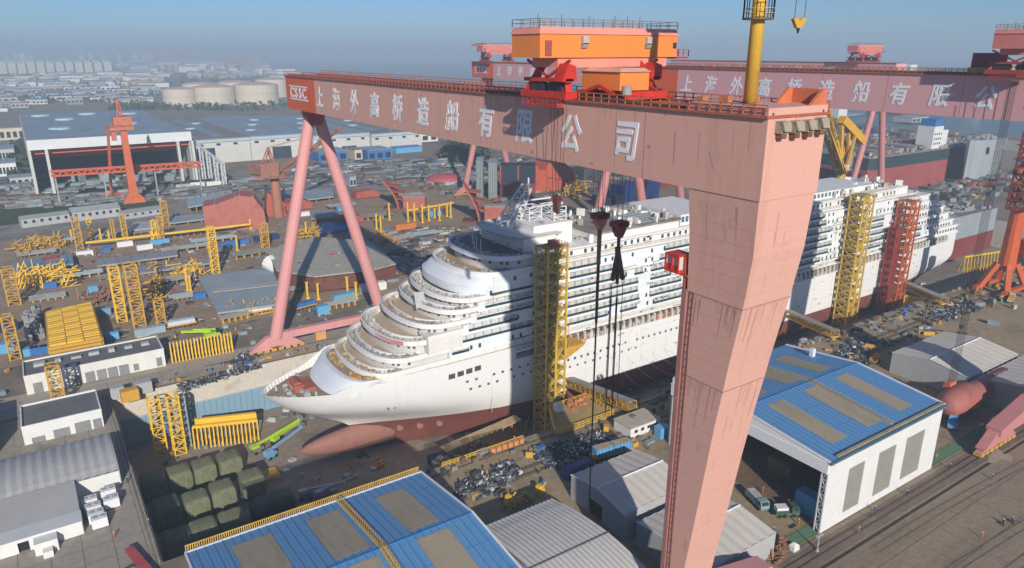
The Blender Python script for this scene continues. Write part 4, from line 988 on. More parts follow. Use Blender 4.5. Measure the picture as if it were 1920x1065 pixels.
# ------------------------------------------------------------------ SECOND DOCK: red bulk hull, grey hull, white deckhouse
t = thing('bulk_carrier', 'long red hull with a dark top strake under construction in the far dock', 'ship hull', (640,335,EZ))
def hullbox(x0,x1,y0,y1,z0,z1,rake=18):
    mb = MB(); rings = []
    for x,f,zz in ((x0,.9,0),(x0+6,1,0),(x1-rake*2,1,0),(x1-rake,.75,0),(x1,.05,0)):
        yc=(y0+y1)/2; hw=(y1-y0)/2*f; rings.append([(x,yc-hw,z0),(x,yc-hw,z1),(x,yc+hw,z1),(x,yc+hw,z0)])
    mb.loft(rings,True,True,True); return mb
hullbox(545,760,312,360,EZ+.4,16).build('red_hull', mat('bulk_red',(.34,.09,.08),.12,.06,.6), t)
hullbox(544.9,760.2,311.9,360.1,16.02,25).build('dark_strake', mat('strake_dark',(.035,.06,.065),.2,.1,.6), t)
b = hullbox(545,760,312.4,359.6,25.02,25.5); b.build('deck', mat('bulk_deck',(.30,.29,.27),.2,.2,.8), t)
b = MB(); b.box(537,545,313,356,EZ+.4,14)
b.build('open_block', RUSTD, t)
for k in range(6):
    b = MB(); b.box(536.4,537,315+k*7,316+k*7,EZ+.4,14); b.build('frame_rib', mat('rib_dark',(.12,.03,.03),.2,.3,.7), t)
for k in range(9):
    b = MB(); b.box(556+k*14,566+k*14,322,350,25.5,28); b.build('hatch_cover', (STEEL if k%2 else mat('hatch_rust',(.24,.13,.10),.2,.3,.7)), t)
gm = MB(); rq = random.Random(10)
for k in range(160): gm.cbox((rq.uniform(550,735),rq.uniform(313.5,358),25.5),rq.uniform(.8,3.5),rq.uniform(.8,3),rq.uniform(.5,3.2),rq.uniform(0,3))
gm.build('deck_gear', mat('gear_mixed',(.38,.33,.27),.35,.5,.7), t, kind='stuff')
t2 = thing('deckhouse', 'white ship deckhouse block with a blue top near the far dock', 'deckhouse', (675,330,28))
b = MB(); b.box(640,655,316,330,25.6,44); b.box(655,668,318,332,25.6,40); b.build('wall', WHITEB, t2)
b = MB(); b.box(642,654,317,329,44,50); b.build('blue_top', BLUE, t2)
b = MB()
for z in (29,33,37): 
    for k in range(4): b.box(642+k*3.2,643.6+k*3.2,315.9,316.02,z,z+1.5)
b.build('window', GLASS, t2, kind='stuff')
t = thing('ship_bow', 'pale grey ship bow with an anchor seen right of the red hull', 'ship hull', (800,310,0))
b = MB(); rings=[]
for x,hw in ((700,10),(682,10),(668,8),(660,4),(657,.3)):
    rings.append([(x,294-hw*.55,-6),(x,294-hw,34),(x,294+hw,34),(x,294+hw*.55,-6)])
b.loft(rings,True,True,True); b.build('hull', mat('bow_grey',(.33,.36,.38),.06,.05,.6), t)
b = MB(); b.cbox((672,285.6,25),2.2,1.2,3.0); b.bar((672,285.2,22.5),(672,285.2,25.5),1.2); b.build('anchor', BLACK, t)

b = MB()
for k in range(6): b.box(683+k*3,683.1+k*3,283.9,283.99,-3,33.5)
for z in (4,14,24,30): b.box(682,699.8,283.88,283.97,z,z+.25)
b.build('plate_seam', mat('section_dark',(.2,.22,.24),.1,.1,.6), t, kind='stuff')
b = MB(); rq = random.Random(66)
for k in range(24): b.cbox((rq.uniform(672,699),rq.uniform(287,301),34.02),rq.uniform(.8,3),rq.uniform(.8,2),rq.uniform(.6,3),0)
b.build('deck_gear', mat('gear_grey',(.42,.42,.42)), t, kind='stuff')
# ------------------------------------------------------------------ JIB CRANES
def jib_crane(label, base, colh, r, hz, boom_to, boom_w, m, cab_m, deck_r=7, group='jib cranes of the yard', counter=True, apex=16, portal=False):
    x,y,z = base; t = thing('jib_crane', label, 'jib crane', base, group)
    if portal:
        for sx in (-1,1):
            for sy in (-1,1):
                b = MB(); b.bar((x+sx*7,y+sy*6,z),(x+sx*2,y+sy*2,z+13),1.7); b.build('portal_leg', m, t)
        b = MB(); b.box(x-9,x+9,y-7.2,y-5,z+.8,z+2.4); b.box(x-9,x+9,y+5,y+7.2,z+.8,z+2.4); b.build('bogie_beam', m, t)
    b = MB(); b.tube((x,y,z),(x,y,z+colh),r,r*.85,14); b.tube((x,y,z+colh-1),(x,y,z+colh),r*1.3,n=14); b.build('column', m, t)
    zz = z+colh
    b = MB(); b.tube((x,y,zz),(x,y,zz+.7),deck_r*.75,n=14); b.rail([(x+deck_r*.75*math.cos(a*math.pi/6),y+deck_r*.75*math.sin(a*math.pi/6),zz+.7) for a in range(13)],1.3,1.6,.16); b.build('slew_deck', cab_m, t)
    bd = Vector((boom_to[0]-x, boom_to[1]-y, 0)).normalized(); u = Vector((-bd.y,bd.x,0)); o = Vector((x,y,zz+.7))
    b = MB(); p = o-bd*deck_r*.55; b.cbox(tuple(p-Vector((0,0,0))),deck_r*1.1,deck_r*.8,hz,math.atan2(bd.y,bd.x)); b.build('machine_house', cab_m, t)
    b = MB(); p = o+bd*deck_r*.35+u*deck_r*.5; b.cbox(tuple(p),2.6,2.2,2.8,math.atan2(bd.y,bd.x)); b.build('cab', WHITEB, t)
    ap = o-bd*deck_r*.2+Vector((0,0,apex)); b = MB()
    for s in (-1,1):
        b.bar(o+bd*1.5+u*s*2.6,ap+u*s*.6,.8); b.bar(o-bd*deck_r*.9+u*s*2.6,ap+u*s*.6,.7)
    for f in (.3,.6,.9): b.bar((o+bd*1.5+u*2.6).lerp(ap,f),(o+bd*1.5-u*2.6).lerp(ap,f),.4)
    b.build('gantry_frame', m, t)
    b = MB(); b.boom(tuple(o+bd*3+Vector((0,0,1))), boom_to, boom_w, boom_w*.4, .38, 12); b.build('boom', m, t)
    b = MB(); b.bar(ap,Vector(boom_to),.28); b.bar(ap+u*.8,Vector(boom_to)+u*.4,.22); b.build('stay_rope', m, t)
    if counter:
        c = o-bd*deck_r*1.15+Vector((0,0,hz*.3)); b = MB(); b.cbox(tuple(c),2.4,deck_r*.8,hz*.6,math.atan2(bd.y,bd.x)); b.build('counterweight', BROWN, t)
    return t
YC = mat('crane_yellow', (.66,.36,.03), .12, .3, .5); OC = mat('crane_orange', (.60,.14,.05), .12, .3, .5); BC = mat('crane_brown', (.40,.17,.10), .15, .3, .6)
yj = jib_crane('bright yellow luffing jib crane behind the ship, right of the big leg', (438,270,0), 32, 3.2, 8, tuple(onY(1553,205,262)), 3.0, YC, mat('crane_house_grey',(.38,.33,.28),.15,.4,.6), 8)
jib_crane('brown jib crane with a railed round deck left of the slim pink legs', (134,478,0), 27, 3.4, 9, tuple(onY(640,240,500)), 3.0, BC, mat('crane_brown_house',(.42,.19,.13),.15,.4,.6), 13, apex=18)
b = MB(); b.bar(onY(1578,224,268),onY(1616,264,268),5.0,5.0); b.build('counter_arm', YC, yj)
for q in ((1547,238),(1598,250),(1562,262)):
    for o in (-2.5,2.5):
        b = MB(); b.bar(onY(q[0],q[1],268)+Vector((0,o,0)),onY(1577,324,268)+Vector((0,o,0)),1.5); b.build('strut', YC, yj)
b = MB(); b.bar(onY(1575,318,268),onY(1578,232,268),2.2); b.bar(onY(1588,318,268),onY(1592,240,268),1.6); b.build('king_post', YC, yj)
# tall orange portal crane by the far hall
t = thing('portal_crane', 'tall orange portal crane with a wide foot in front of the far open hall', 'portal crane', (61,583,0), 'orange cranes')
b = MB(); rg=[]
for z,w,d in ((0,15,5),(3.5,12,4.5),(7,6.5,4.2),(12,5.2,4.2),(44,4.2,4),(52,4.2,4)): rg.append([(61.5-w/2,583-d/2,z),(61.5+w/2,583-d/2,z),(61.5+w/2,583+d/2,z),(61.5-w/2,583+d/2,z)])
b.loft(rg,True,True,True); b.build('column', OC, t)
b = MB(); b.bar((50.5,622,0),(54,605,50),1.6); b.bar((50.5,622,2),(62,588,3),1.4); b.bar((44,622,1.2),(57,622,1.2),2); b.build('slim_leg', OC, t)
b = MB(); b.box(52.5,68,579,600,52,54); b.box(56,67.5,579.5,592,54,61); b.rail([(52.5,579,54),(68,579,54)],1.5,2,.2); b.build('machine_house', mat('crane_orange_house',(.55,.17,.09),.15,.3,.6), t)
b = MB(); b.boom((61,584,61),(61,585,70),3,1.2,.4,5); b.tube((61,585,70),(61,585,73),1.3,.3,8); b.build('mast', OC, t)
b = MB(); b.box(53.6,56.5,580,584,45,51); b.build('cab', mat('crane_orange_house',(.55,.17,.09)), t)
t = thing('lattice_girder', 'long orange lattice girder running across the front of the far hall', 'girder', (64,602,20), 'orange cranes')
b = MB(); b.boom((14,604,22.5),(113,600,21.5),3.4,3.4,.7,26); b.bar((14,604,23.5),(113,600,22.5),2.0,1.2); b.build('truss', mat('girder_orange',(.62,.12,.05),.12,.4,.5), t)
b = MB()
for x in (16,46,80,111): b.bar((x,604-(x-14)*.04,0),(x,604-(x-14)*.04,21),1.0)
b.build('support_post', STEELB, t, kind='stuff')
# red and orange tower crane at the right edge
t = thing('portal_crane', 'orange portal jib crane with a dark red lattice tower at the right edge', 'portal crane', (363,137,0), 'orange cranes')
RO = mat('portal_orange',(.55,.11,.03),.12,.3,.5)
for sx,sy in ((-1,-1),(1,-1),(1,1),(-1,1)):
    b = MB(); b.bar((363+sx*9,137+sy*6,1.5),(363+sx*3.4,137+sy*2.5,13),2.2); b.build('portal_leg', RO, t)
    b = MB()
    for k in range(4): b.tube((363+sx*9-3+k*2,136.6+sy*6,.75),(363+sx*9-3+k*2,137.4+sy*6,.75),.7,n=8)
    b.build('wheel_set', BLACK, t)
for sy in (-1,1):
    b = MB(); b.box(350,376,137+sy*6-1,137+sy*6+1,1.4,3); b.build('bogie_beam', RO, t)
b = MB(); b.tube((363,137,11),(363,137,38),3.6,3.0,12); b.build('column', RO, t)
b = MB(); b.lattice((363,137,38),8,7,34,.55,9,.85); b.build('lattice_tower', mat('tower_dark_red',(.25,.05,.04),.2,.4,.6), t)
b = MB()
for k in range(5): b.box(358.5,367.5,132.6,141.4,42+k*6,42.4+k*6); b.rail([(358.5,132.6,42.4+k*6),(367.5,132.6,42.4+k*6)],1.2,1.2,.14)
b.build('platform', mat('tower_dark_red',(.25,.05,.04)), t, kind='stuff')
b = MB(); b.tube((370,132,16),(370,132,24),4.2,4.2,8); b.build('drum_house', RO, t)
b = MB(); b.boom((363,137,71),(352,96,118),3,1.5,.5,10); b.build('boom', mat('tower_dark_red',(.25,.05,.04)), t)
b = MB(); rq = random.Random(4)
for k in range(14): b.cbox((rq.uniform(357,370),rq.uniform(133,141),rq.choice((42.4,48.4,54.4))),1.6,1.4,1.8)
b.build('equipment_box', mat('box_orange_brown',(.45,.16,.07),.25,.4,.6), t, kind='stuff')
# ------------------------------------------------------------------ HALLS AND SHEDS NEAR THE CAMERA
BLUR = mat('blue_roof_sheet', (.10,.25,.46), .1, .35, .45, col2=(.145,.25,.37), amount=.44, stretch=(1,.1,1), wave=('X', .75, .035))
SKYL = mat('skylight_sheet', (.30,.255,.18), .14, .4, .6, col2=(.22,.195,.15), amount=.45, stretch=(1,.12,1))
TRIMW = mat('trim_white', (.74,.75,.76), .04, .3, .5)
def roof_pair(t, x0, x1, ya, yr, yb, ze, zr, m):
    for nm, y0, y1 in (('near',ya,yr),('far',yb,yr)):
        b = MB(); b.extr([(x0,y0,ze-.25),(x1,y0,ze-.25),(x1,y1,zr-.25),(x0,y1,zr-.25)] if y0<y1 else [(x1,y0,ze-.25),(x0,y0,ze-.25),(x0,y1,zr-.25),(x1,y1,zr-.25)],(0,0,.25)); b.build('roof', m, t)
def skylights(t, xs, w, y0, y1, ya, yr, ze, zr, m):
    f = lambda y: ze+(zr-ze)*(y-ya)/(yr-ya)
    for x in xs:
        b = MB(); b.extr([(x-w/2,y0,f(y0)+.02),(x+w/2,y0,f(y0)+.02),(x+w/2,y1,f(y1)+.02),(x-w/2,y1,f(y1)+.02)],(0,0,.05)); b.build('skylight', m, t)
def laps(t, x0, x1, ya, yr, yb, ze, zr, step, m):
    b = MB(); x = x0+step
    while x < x1-.5:
        for y0 in (ya, yb): b.bar((x,y0,ze+.03),(x,yr,zr+.03),.14,.07)
        x += step
    for f in (.33,.66):
        for y0 in (ya,yb): b.bar((x0,y0+(yr-y0)*f,ze+(zr-ze)*f+.01),(x1,y0+(yr-y0)*f,ze+(zr-ze)*f+.01),.1,.05)
    b.build('sheet_lap', m, t, kind='stuff')
LAPM = mat('lap_blue',(.06,.19,.40),.12,.3,.5)
# bottom hall
t = thing('factory_hall', 'big blue roofed hall at the bottom with a yellow catwalk and serrated yellow edge', 'hall', (36,103,0), 'blue roofed halls')
roof_pair(t, 12.2, 60, 80, 103, 124.6, 18, 20.6, BLUR)
b = MB(); b.box(12.6,59.6,124.0,124.3,0,17.6); b.build('far_wall', WHITEB, t)
b = MB(); b.box(59.4,59.7,80,124,0,17.6); b.build('end_wall', WHITEB, t); b = MB(); b.box(12.5,12.8,80,124,0,17.6); b.build('end_wall', WHITEB, t)
skylights(t,[23.0],7.2,108,121.2,124.6,103,18,20.6,SKYL); skylights(t,[36.4],6.6,104.6,121.2,124.6,103,18,20.6,SKYL); skylights(t,[50.5],6.4,104.6,120.6,124.6,103,18,20.6,SKYL)
skylights(t,[23.0,36.4,50.5],6.6,84,101.6,80,103,18,20.6,SKYL)
laps(t,12.2,60,80,103,124.6,18,20.6,1.6,LAPM)
b = MB(); b.box(12.2,60,102.8,103.2,20.52,20.72); b.build('ridge_cap', mat('ridge_blue',(.05,.2,.45),.1,.3,.5), t)
for x in (12.1,59.95):
    for a_ in (124.6,80):
        b = MB(); b.bar((x,a_,18.05),(x,103,20.65),.35); b.build('gable_trim', TRIMW, t)
b = MB(); b.box(12,60.2,124.6,125.0,17.6,18.15); b.build('gutter', TRIMW, t)
b = MB()
f = lambda y: 18+2.6*((124.6-y)/21.6 if y>103 else (y-80)/23)
pts = [(41.2,124.4,f(124.4)+.03),(41.2,103,20.75),(41.2,80,f(80)+.03)]
for a,c in zip(pts[:-1],pts[1:]):
    b.bar(a,c,1.0,.12)
b.build('catwalk', mat('catwalk_tan',(.48,.38,.2),.15,.5,.7), t)
b = MB(); b.rail([(40.7,p[1],p[2]) for p in pts],.9,1.0,.08); b.rail([(41.7,p[1],p[2]) for p in pts],.9,1.0,.08); b.build('catwalk_rail', GOLD, t, kind='stuff')
b = MB(); n = 120
for i in range(n):
    x = 12.3+47.7*i/n; b.bar((x,125.1,17.5),(x+.15,126.0,18.6),.16); 
b.bar((12.3,126.0,18.6),(60,126.0,18.6),.16); b.bar((12.3,125.2,17.4),(60,125.2,17.4),.2)
b.build('edge_truss', mat('truss_gold',(.58,.36,.06),.2,.5,.6), t, kind='stuff')
# right hall
t = thing('factory_hall', 'blue roofed hall with white walls, three grey panels and an open dark side', 'hall', (160,100,0), 'blue roofed halls')
roof_pair(t, 136.0, 185.3, 76.8, 101.5, 124.6, 18.6, 21.2, BLUR)
skylights(t,[146,160.2,174.2],6.0,81,99.3,76.8,101.5,18.6,21.2,SKYL); skylights(t,[147,160.2,174.2],5.6,104,118.6,124.6,101.5,18.6,21.2,SKYL)
for x0,x1,z0,z1 in ((136.4,144.6,0,18.3),(151.0,156.9,0,18.3),(164.4,169.0,0,18.3),(177.6,185,0,18.3),(144.6,151,14.0,18.3),(144.6,151,0,2.2),(156.9,164.4,14,18.3),(169,177.6,14.0,18.3),(169,177.6,0,2.2),(156.9,164.4,0,1.9)):
    b = MB(); b.box(x0+.003,x1-.003,77.0,77.35,z0+.003,z1-.003); b.build('wall_panel', WHITEB, t)
GP = mat('panel_grey',(.27,.26,.225),.08,.3,.7,wave=('Z',.6,.03))
for x0,x1,z0 in ((144.6,151,2.2),(156.9,164.4,1.9),(169,177.6,2.2)):
    b = MB(); b.box(x0,x1,77.12,77.3,z0,14.0); b.build('roller_door', GP, t)
b = MB(); b.box(185,185.3,77.4,124.4,0,18.3); b.build('wall_panel', WHITEB, t); b = MB(); b.box(136.4,185,124.1,124.4,0,18.3); b.build('wall_panel', WHITEB, t)
b = MB(); b.box(135.7,136.4,77.0,124.4,15.6,18.4); b.build('fascia', TRIMW, t)
b = MB(); b.extr([(135.85,76.8,18.4),(135.85,101.5,18.4),(135.85,101.5,21.0)],(.3,0,0)); b.extr([(135.85,101.5,18.4),(135.85,124.6,18.4),(135.85,101.5,21.0)],(.3,0,0)); b.build('gable', TRIMW, t)
for x_ in (135.9,185.4):
    for a_ in (76.8,124.6):
        b = MB(); b.bar((x_,a_,18.75),(x_,101.5,21.3),.36); b.build('gable_trim', TRIMW, t)
b = MB(); b.lattice((137.2,77.9,0),1.6,1.4,15.6,.18,8); b.build('lattice_column', mat('column_white',(.6,.62,.64),.1,.5,.5), t)
b = MB(); b.lattice((137.2,123.4,0),1.6,1.4,15.6,.18,8); b.build('lattice_column', mat('column_white',(.6,.62,.64)), t)
b = MB(); b.box(135.6,185.6,76.2,76.75,18.2,18.7); b.build('gutter', mat('gutter_blue_grey',(.10,.16,.21),.15,.4,.6), t)
b = MB(); b.box(139,185,76.9,77.6,18.95,19.25); b.build('eave_strip', mat('eave_tan',(.38,.30,.17),.2,.6,.7), t)
f = lambda y: 18.6+2.6*((124.6-y)/23.1 if y>101.5 else (y-76.8)/24.7)
pts = [(163.6,124.4,f(124.4)+.05),(163.6,101.5,21.3),(163.6,78.5,f(78.5)+.05)]
b = MB()
for a,c in zip(pts[:-1],pts[1:]): b.bar(a,c,.9,.12)
b.rail([(163.2,p[1],p[2]) for p in pts],.9,1.2,.07); b.rail([(164,p[1],p[2]) for p in pts],.9,1.2,.07)
b.build('catwalk', mat('catwalk_tan',(.48,.38,.2)), t)
laps(t,136,185.3,76.8,101.5,124.6,18.6,21.2,1.6,LAPM)
b = MB(); b.box(136,185.3,101.3,101.7,21.1,21.35); b.build('ridge_cap', mat('ridge_blue',(.05,.2,.45)), t)
b = MB(); b.cbox((181.5,113,19.4),1.2,1.2,3.0); b.build('roof_vent', TRIMW, t)
b = MB(); b.box(137,184.5,78,124,0.05,.12); b.build('hall_floor', mat('hall_floor',(.20,.13,.08),.25,.1,.9), t)
b = MB(); b.cbox((141.2,83.5,.12),3.2,5.5,5.2); o = single('crate', 'big light blue crate just inside the open hall side', 'crate', b, BLUEL)
b = MB(); b.cbox((152,98,.12),5,7,3.5); single('crate', 'brown steel block deep inside the open hall', 'crate', b, BROWN)
# grey ribbed arched roof at the bottom centre
def ribbed_roof(t, x0, x1, prof, step, amp, m, axis='x'):          # ribs across the slope, profile = list of (y,z)
    b = MB(); rows = []
    fine = []
    for i in range(len(prof)-1):
        p0 = prof[max(0,i-1)]; p1 = prof[i]; p2 = prof[i+1]; p3 = prof[min(len(prof)-1,i+2)]
        for j in range(4):
            u = j/4; fine.append((p1[0]+(p2[0]-p1[0])*u, .5*((2*p1[1])+(-p0[1]+p2[1])*u+(2*p0[1]-5*p1[1]+4*p2[1]-p3[1])*u*u+(-p0[1]+3*p1[1]-3*p2[1]+p3[1])*u**3)))
    prof = fine+[prof[-1]]
    n = int((x1-x0)/step*4)
    for i in range(n+1):
        x = x0+(x1-x0)*i/n; d = amp*(.5+.5*math.cos(2*math.pi*(x-x0)/step))
        rows.append([(x,y,z+d) for y,z in prof])
    b.loft(rows, closed=False); b.f = [tuple(reversed(f)) for f in b.f]
    return b.build('roof', m, t)
RIBG = mat('ribbed_grey_sheet', (.58,.56,.53), .06, .15, .55)
t = thing('storage_shed', 'grey shed with a curved ribbed roof between the bottom hall and the tent', 'shed', (78,94,0), 'grey sheds')
ribbed_roof(t, 66.5, 86.3, [(112.4,8.2),(108,9.2),(102,10.2),(97,10.7),(93.2,10.9),(88,10.6),(82,9.8),(74,8.2)], 1.1, .16, RIBG)
for x in (66.4,86.2):
    b = MB(); b.extr([(x,112.2,0),(x,74.2,0),(x,74.2,8.1),(x,82,9.7),(x,93.2,10.8),(x,102,10.1),(x,112.2,8.1)],(.15,0,0)); b.build('end_wall', GREYSH, t)
b = MB(); b.box(66.6,86.2,112.1,112.3,0,8.1); b.build('side_wall', GREYSH, t)
b = MB(); b.box(66.4,86.4,93.1,93.35,10.98,11.2); b.build('ridge_joint', mat('joint_dark',(.16,.16,.17),.2,.4,.6), t)
# tents
TENT = mat('tent_cloth', (.62,.57,.50), .05, .1, .7); TENTW = mat('tent_wall', (.42,.42,.42), .06, .2, .7)
def tent(label, x0, x1, y0, y1, ze, zr, door=True, n=8, group='grey tents'):
    t = thing('storage_tent', label, 'tent', ((x0+x1)/2,(y0+y1)/2,0), group); ym = (y0+y1)/2
    for i in range(n):
        a = x0+(x1-x0)*i/n; c = x0+(x1-x0)*(i+1)/n
        b = MB(); b.add([(a,y0-.2,ze),(c,y0-.2,ze),(c,ym,zr),(a,ym,zr),((a+c)/2,y0-.2,ze-.18),((a+c)/2,ym,zr-.18)],[(0,4,5,3),(4,1,2,5)]); b.add([(a,y1+.2,ze),(c,y1+.2,ze),(c,ym,zr),(a,ym,zr),((a+c)/2,y1+.2,ze-.18),((a+c)/2,ym,zr-.18)],[(3,5,4,0),(5,2,1,4)])
        b.build('roof_sheet', TENT, t)
    b = MB(); dw = 2.2
    if door:
        b.extr([(x0+.1,y0,0),(x0+.1,y0,ze),(x0+.1,ym-dw,zr-dw*(zr-ze)/(ym-y0)),(x0+.1,ym-dw,0)],(.15,0,0)); b.extr([(x0+.1,ym+dw,0),(x0+.1,ym+dw,zr-dw*(zr-ze)/(ym-y0)),(x0+.1,y1,ze),(x0+.1,y1,0)],(.15,0,0))
        b.extr([(x0+.1,ym-dw,4.2),(x0+.1,ym-dw,zr-dw*(zr-ze)/(ym-y0)),(x0+.1,ym,zr),(x0+.1,ym+dw,zr-dw*(zr-ze)/(ym-y0)),(x0+.1,ym+dw,4.2)],(.15,0,0))
    else:
        b.extr([(x0+.1,y0,0),(x0+.1,y0,ze),(x0+.1,ym,zr),(x0+.1,y1,ze),(x0+.1,y1,0)],(.15,0,0))
    b.build('front_wall', TENTW, t, kind='stuff' if False else None)
    if door:
        q = MB(); q.box(x0+.4,x0+.5,ym-dw,ym+dw,0,4.2); q.build('door_opening', DARK, t)
    b = MB(); b.box(x0+.3,x1,y0,y0+.12,0,ze); b.build('side_wall', TENTW, t); b = MB(); b.box(x0+.3,x1,y1-.12,y1,0,ze); b.build('side_wall', TENTW, t)
    b = MB(); b.extr([(x1-.2,y0+.15,0),(x1-.2,y0+.15,ze),(x1-.2,ym,zr),(x1-.2,y1-.15,ze),(x1-.2,y1-.15,0)],(.12,0,0)); b.build('back_wall', TENTW, t)
    b = MB(); b.bar((x0,ym,zr+.04),(x1,ym,zr+.04),.25); b.bar((x0,y0-.2,ze),(x0,ym,zr),.18); b.bar((x0,ym,zr),(x0,y1+.2,ze),.18); b.build('edge_trim', TRIMW, t)
    return t
tent('pale tent with a dark doorway left of the big crane leg', 97.5, 119, 100.5, 119.5, 6.6, 8.2)
tent('low grey tent just below the doorway tent, partly behind the crane leg', 98.5, 121, 78.0, 97.5, 6.0, 7.4, door=False)
tent('wide pale tent at the right with rope shadows across its roof', 234, 268, 92, 116.5, 7.4, 9.3, door=False, n=10)
tent('wide grey tent cut by the right edge of the photo', 237, 272, 66, 90.5, 7.4, 9.3, door=False, n=10)
# red pressure cylinders by the right hall
CYL = mat('cylinder_red', (.34,.12,.10), .12, .3, .6, col2=(.26,.085,.07), amount=.45)
t = thing('steel_cylinder', 'big dull red stepped cylinder lying behind the right hall', 'cylinder', (222,92,0))
b = MB(); rg = []
for x,r in ((213,.3),(213.6,2.2),(215,3.5),(217.5,4.3),(226,4.5),(229,3.4),(251,3.2),(251.2,2.6)): rg.append([(x,88.5+r*math.cos(a*math.pi/12),4.7+r*math.sin(a*math.pi/12)) for a in range(24)])
b.loft(rg,True,True,True); b.build('shell', CYL, t, smooth=True)
b = MB()
for x in (218,224,234,247): b.box(x-.6,x+.6,86.5,92.5,0,2.2)
b.build('saddle', BROWN, t, kind='stuff')

# ------------------------------------------------------------------ LEFT: shed, workshops
SHG = mat('shed_roof_grey', (.40,.40,.39), .06, .1, .55)
t = thing('arched_shed', 'large grey arched shed with a broadly ribbed roof at the left edge', 'shed', (-20,203,0), 'grey sheds')
ribbed_roof(t, -60, 6.6, [(209,4.6),(206,5.4),(202,6.0),(198,6.2),(194,5.9),(190,5.1),(187.5,4.3)], 2.2, .22, SHG)
b = MB(); b.extr([(6.4,208.8,0),(6.4,187.7,0),(6.4,187.7,4.2),(6.4,190,5.0),(6.4,194,5.8),(6.4,198,6.1),(6.4,202,5.9),(6.4,206,5.3),(6.4,208.8,4.5)],(.15,0,0)); b.build('end_wall', WHITEB, t)
b = MB(); b.box(-60,6.4,187.5,187.65,0,4.2); b.build('front_wall', WHITEB, t); b = MB(); b.box(-60,6.4,208.8,209,0,4.5); b.build('back_wall', WHITEB, t)
t = thing('annex_shed', 'white annex with a stepped louvred roof in front of the grey arched shed', 'shed', (-25,178,0), 'grey sheds')
for i in range(9):
    y0 = 187.3-i*1.44; z0 = 5.0-i*.06-(.008*i*i)
    b = MB(); b.extr([(-60,y0,z0),(-3.2,y0,z0),(-3.2,y0-1.5,z0-.22),(-60,y0-1.5,z0-.22)],(0,0,.1)); b.build('roof_slat', SHG, t)
b = MB(); b.extr([(-60,174.5,3.85),(-3.0,174.5,3.85),(-3.0,170.2,3.5),(-60,170.2,3.5)],(0,0,.12)); b.build('lower_roof', mat('annex_roof_pale',(.52,.54,.55),.06,.2,.5), t)
b = MB(); b.box(-60,-15.6,170.5,170.7,0,3.4); b.box(-13.5,-3.2,170.5,170.7,0,3.4); b.box(-15.6,-13.5,170.5,170.7,2.6,3.4); b.build('front_wall', WHITEB, t, kind='stuff' if False else None)
b = MB(); b.box(-15.6,-13.5,171.2,171.3,0,2.6); b.build('doorway', DARK, t)
b = MB(); b.box(-3.3,-3.1,170.7,187.2,0,3.5); b.build('end_wall', WHITEB, t)
b = MB(); b.box(-12.6,-8.2,167.3,170.4,0,2.9); b.box(-11.2,-9.3,165.3,167.2,0,1.6); b.build('porch', WHITEB, t)
for i,(x,y) in enumerate(((-1.0,181.3),(3.2,183.2),(-.5,177.6),(3.4,178.6),(-.2,174.2),(.2,171.6))):
    t = thing('cooling_unit', 'white boxy cooling unit beside the annex shed, %s' % ('back row, against the shed','back row, outer side','middle row, against the shed','middle row, outer side','front row, against the shed','lone one foremost of the cluster')[i], 'cooling unit', (x,y,0), 'white cooling units by the shed')
    b = MB(); b.cbox((x,y,.3),3.3,2.4,2.3); b.build('casing', TRIMW, t)
    b = MB(); b.cbox((x,y,0),3.0,2.1,.3); b.build('base', GREYD, t)
    b = MB(); b.tube((x-.8,y,2.6),(x-.8,y,2.75),.6,n=10); b.build('fan_ring', GREYSH, t); b = MB(); b.tube((x+.8,y,2.6),(x+.8,y,2.75),.6,n=10); b.build('fan_ring', GREYSH, t)
t = thing('steel_beam', 'red steel beam lying on the paved lot at the bottom left', 'beam', (5.5,151,0)); t2 = t
a_, c_ = G(243,1032,.6), G(300,1100,.6)
b = MB(); b.bar(a_,c_,1.7,.25); b.bar(a_+Vector((0,0,.8)),c_+Vector((0,0,.8)),1.7,.25); b.bar(a_+Vector((0,0,.4)),c_+Vector((0,0,.4)),.3,.6); b.build('flange', mat('beam_red',(.42,.08,.08),.12,.5,.6), t)
def flat_building(label, name, x0, x1, y0, y1, h, wall, roof, doors=(), windows=(), parapet=.6, group=None, cat='building', roof_bits=0):
    t = thing(name, label, cat, ((x0+x1)/2,(y0+y1)/2,0), group)
    b = MB(); b.box(x0,x1,y0,y1,0,h); b.build('wall', wall, t)
    b = MB(); b.box(x0+.35,x1-.35,y0+.35,y1-.35,h+.01,h+.08); b.build('roof', roof, t)
    for a in ((x0-.05,x1+.05,y0-.05,y0+.3),(x0-.05,x1+.05,y1-.3,y1+.05),(x0-.05,x0+.3,y0+.3,y1-.3),(x1-.3,x1+.05,y0+.3,y1-.3)):
        b = MB(); b.box(*a,h+.003,h+parapet); b.build('parapet', wall, t)
    for x,w,z0,z1 in doors:
        b = MB(); b.box(x,x+w,y0-.08,y0-.005,z0,z1); b.build('door', mat('door_grey',(.24,.25,.25),.1,.5,.5), t)
    for x,w,z0,z1 in windows:
        b = MB(); b.box(x,x+w,y0-.07,y0-.005,z0,z1); b.build('window', GLASS, t)
    rq = random.Random(int(x0*13+y0))
    for k in range(roof_bits):
        b = MB(); b.cbox((x0+2+(x1-x0-4)*(k+.5)/roof_bits,rq.uniform(y0+1.5,y1-1.5) if roof_bits > 9 else (y0*.4+y1*.6),h+.09),rq.uniform(1.2,3.4),rq.uniform(1.2,2.8),rq.uniform(.5,1.2)); b.build('roof_unit', mat('unit_pale',(.45,.45,.44),.1,.5,.5), t)
    return t
WKW = mat('workshop_white',(.70,.69,.64),.07,.2,.6,streak=True); FLATR = mat('flat_roof_grey',(.16,.16,.165),.15,.2,.8)
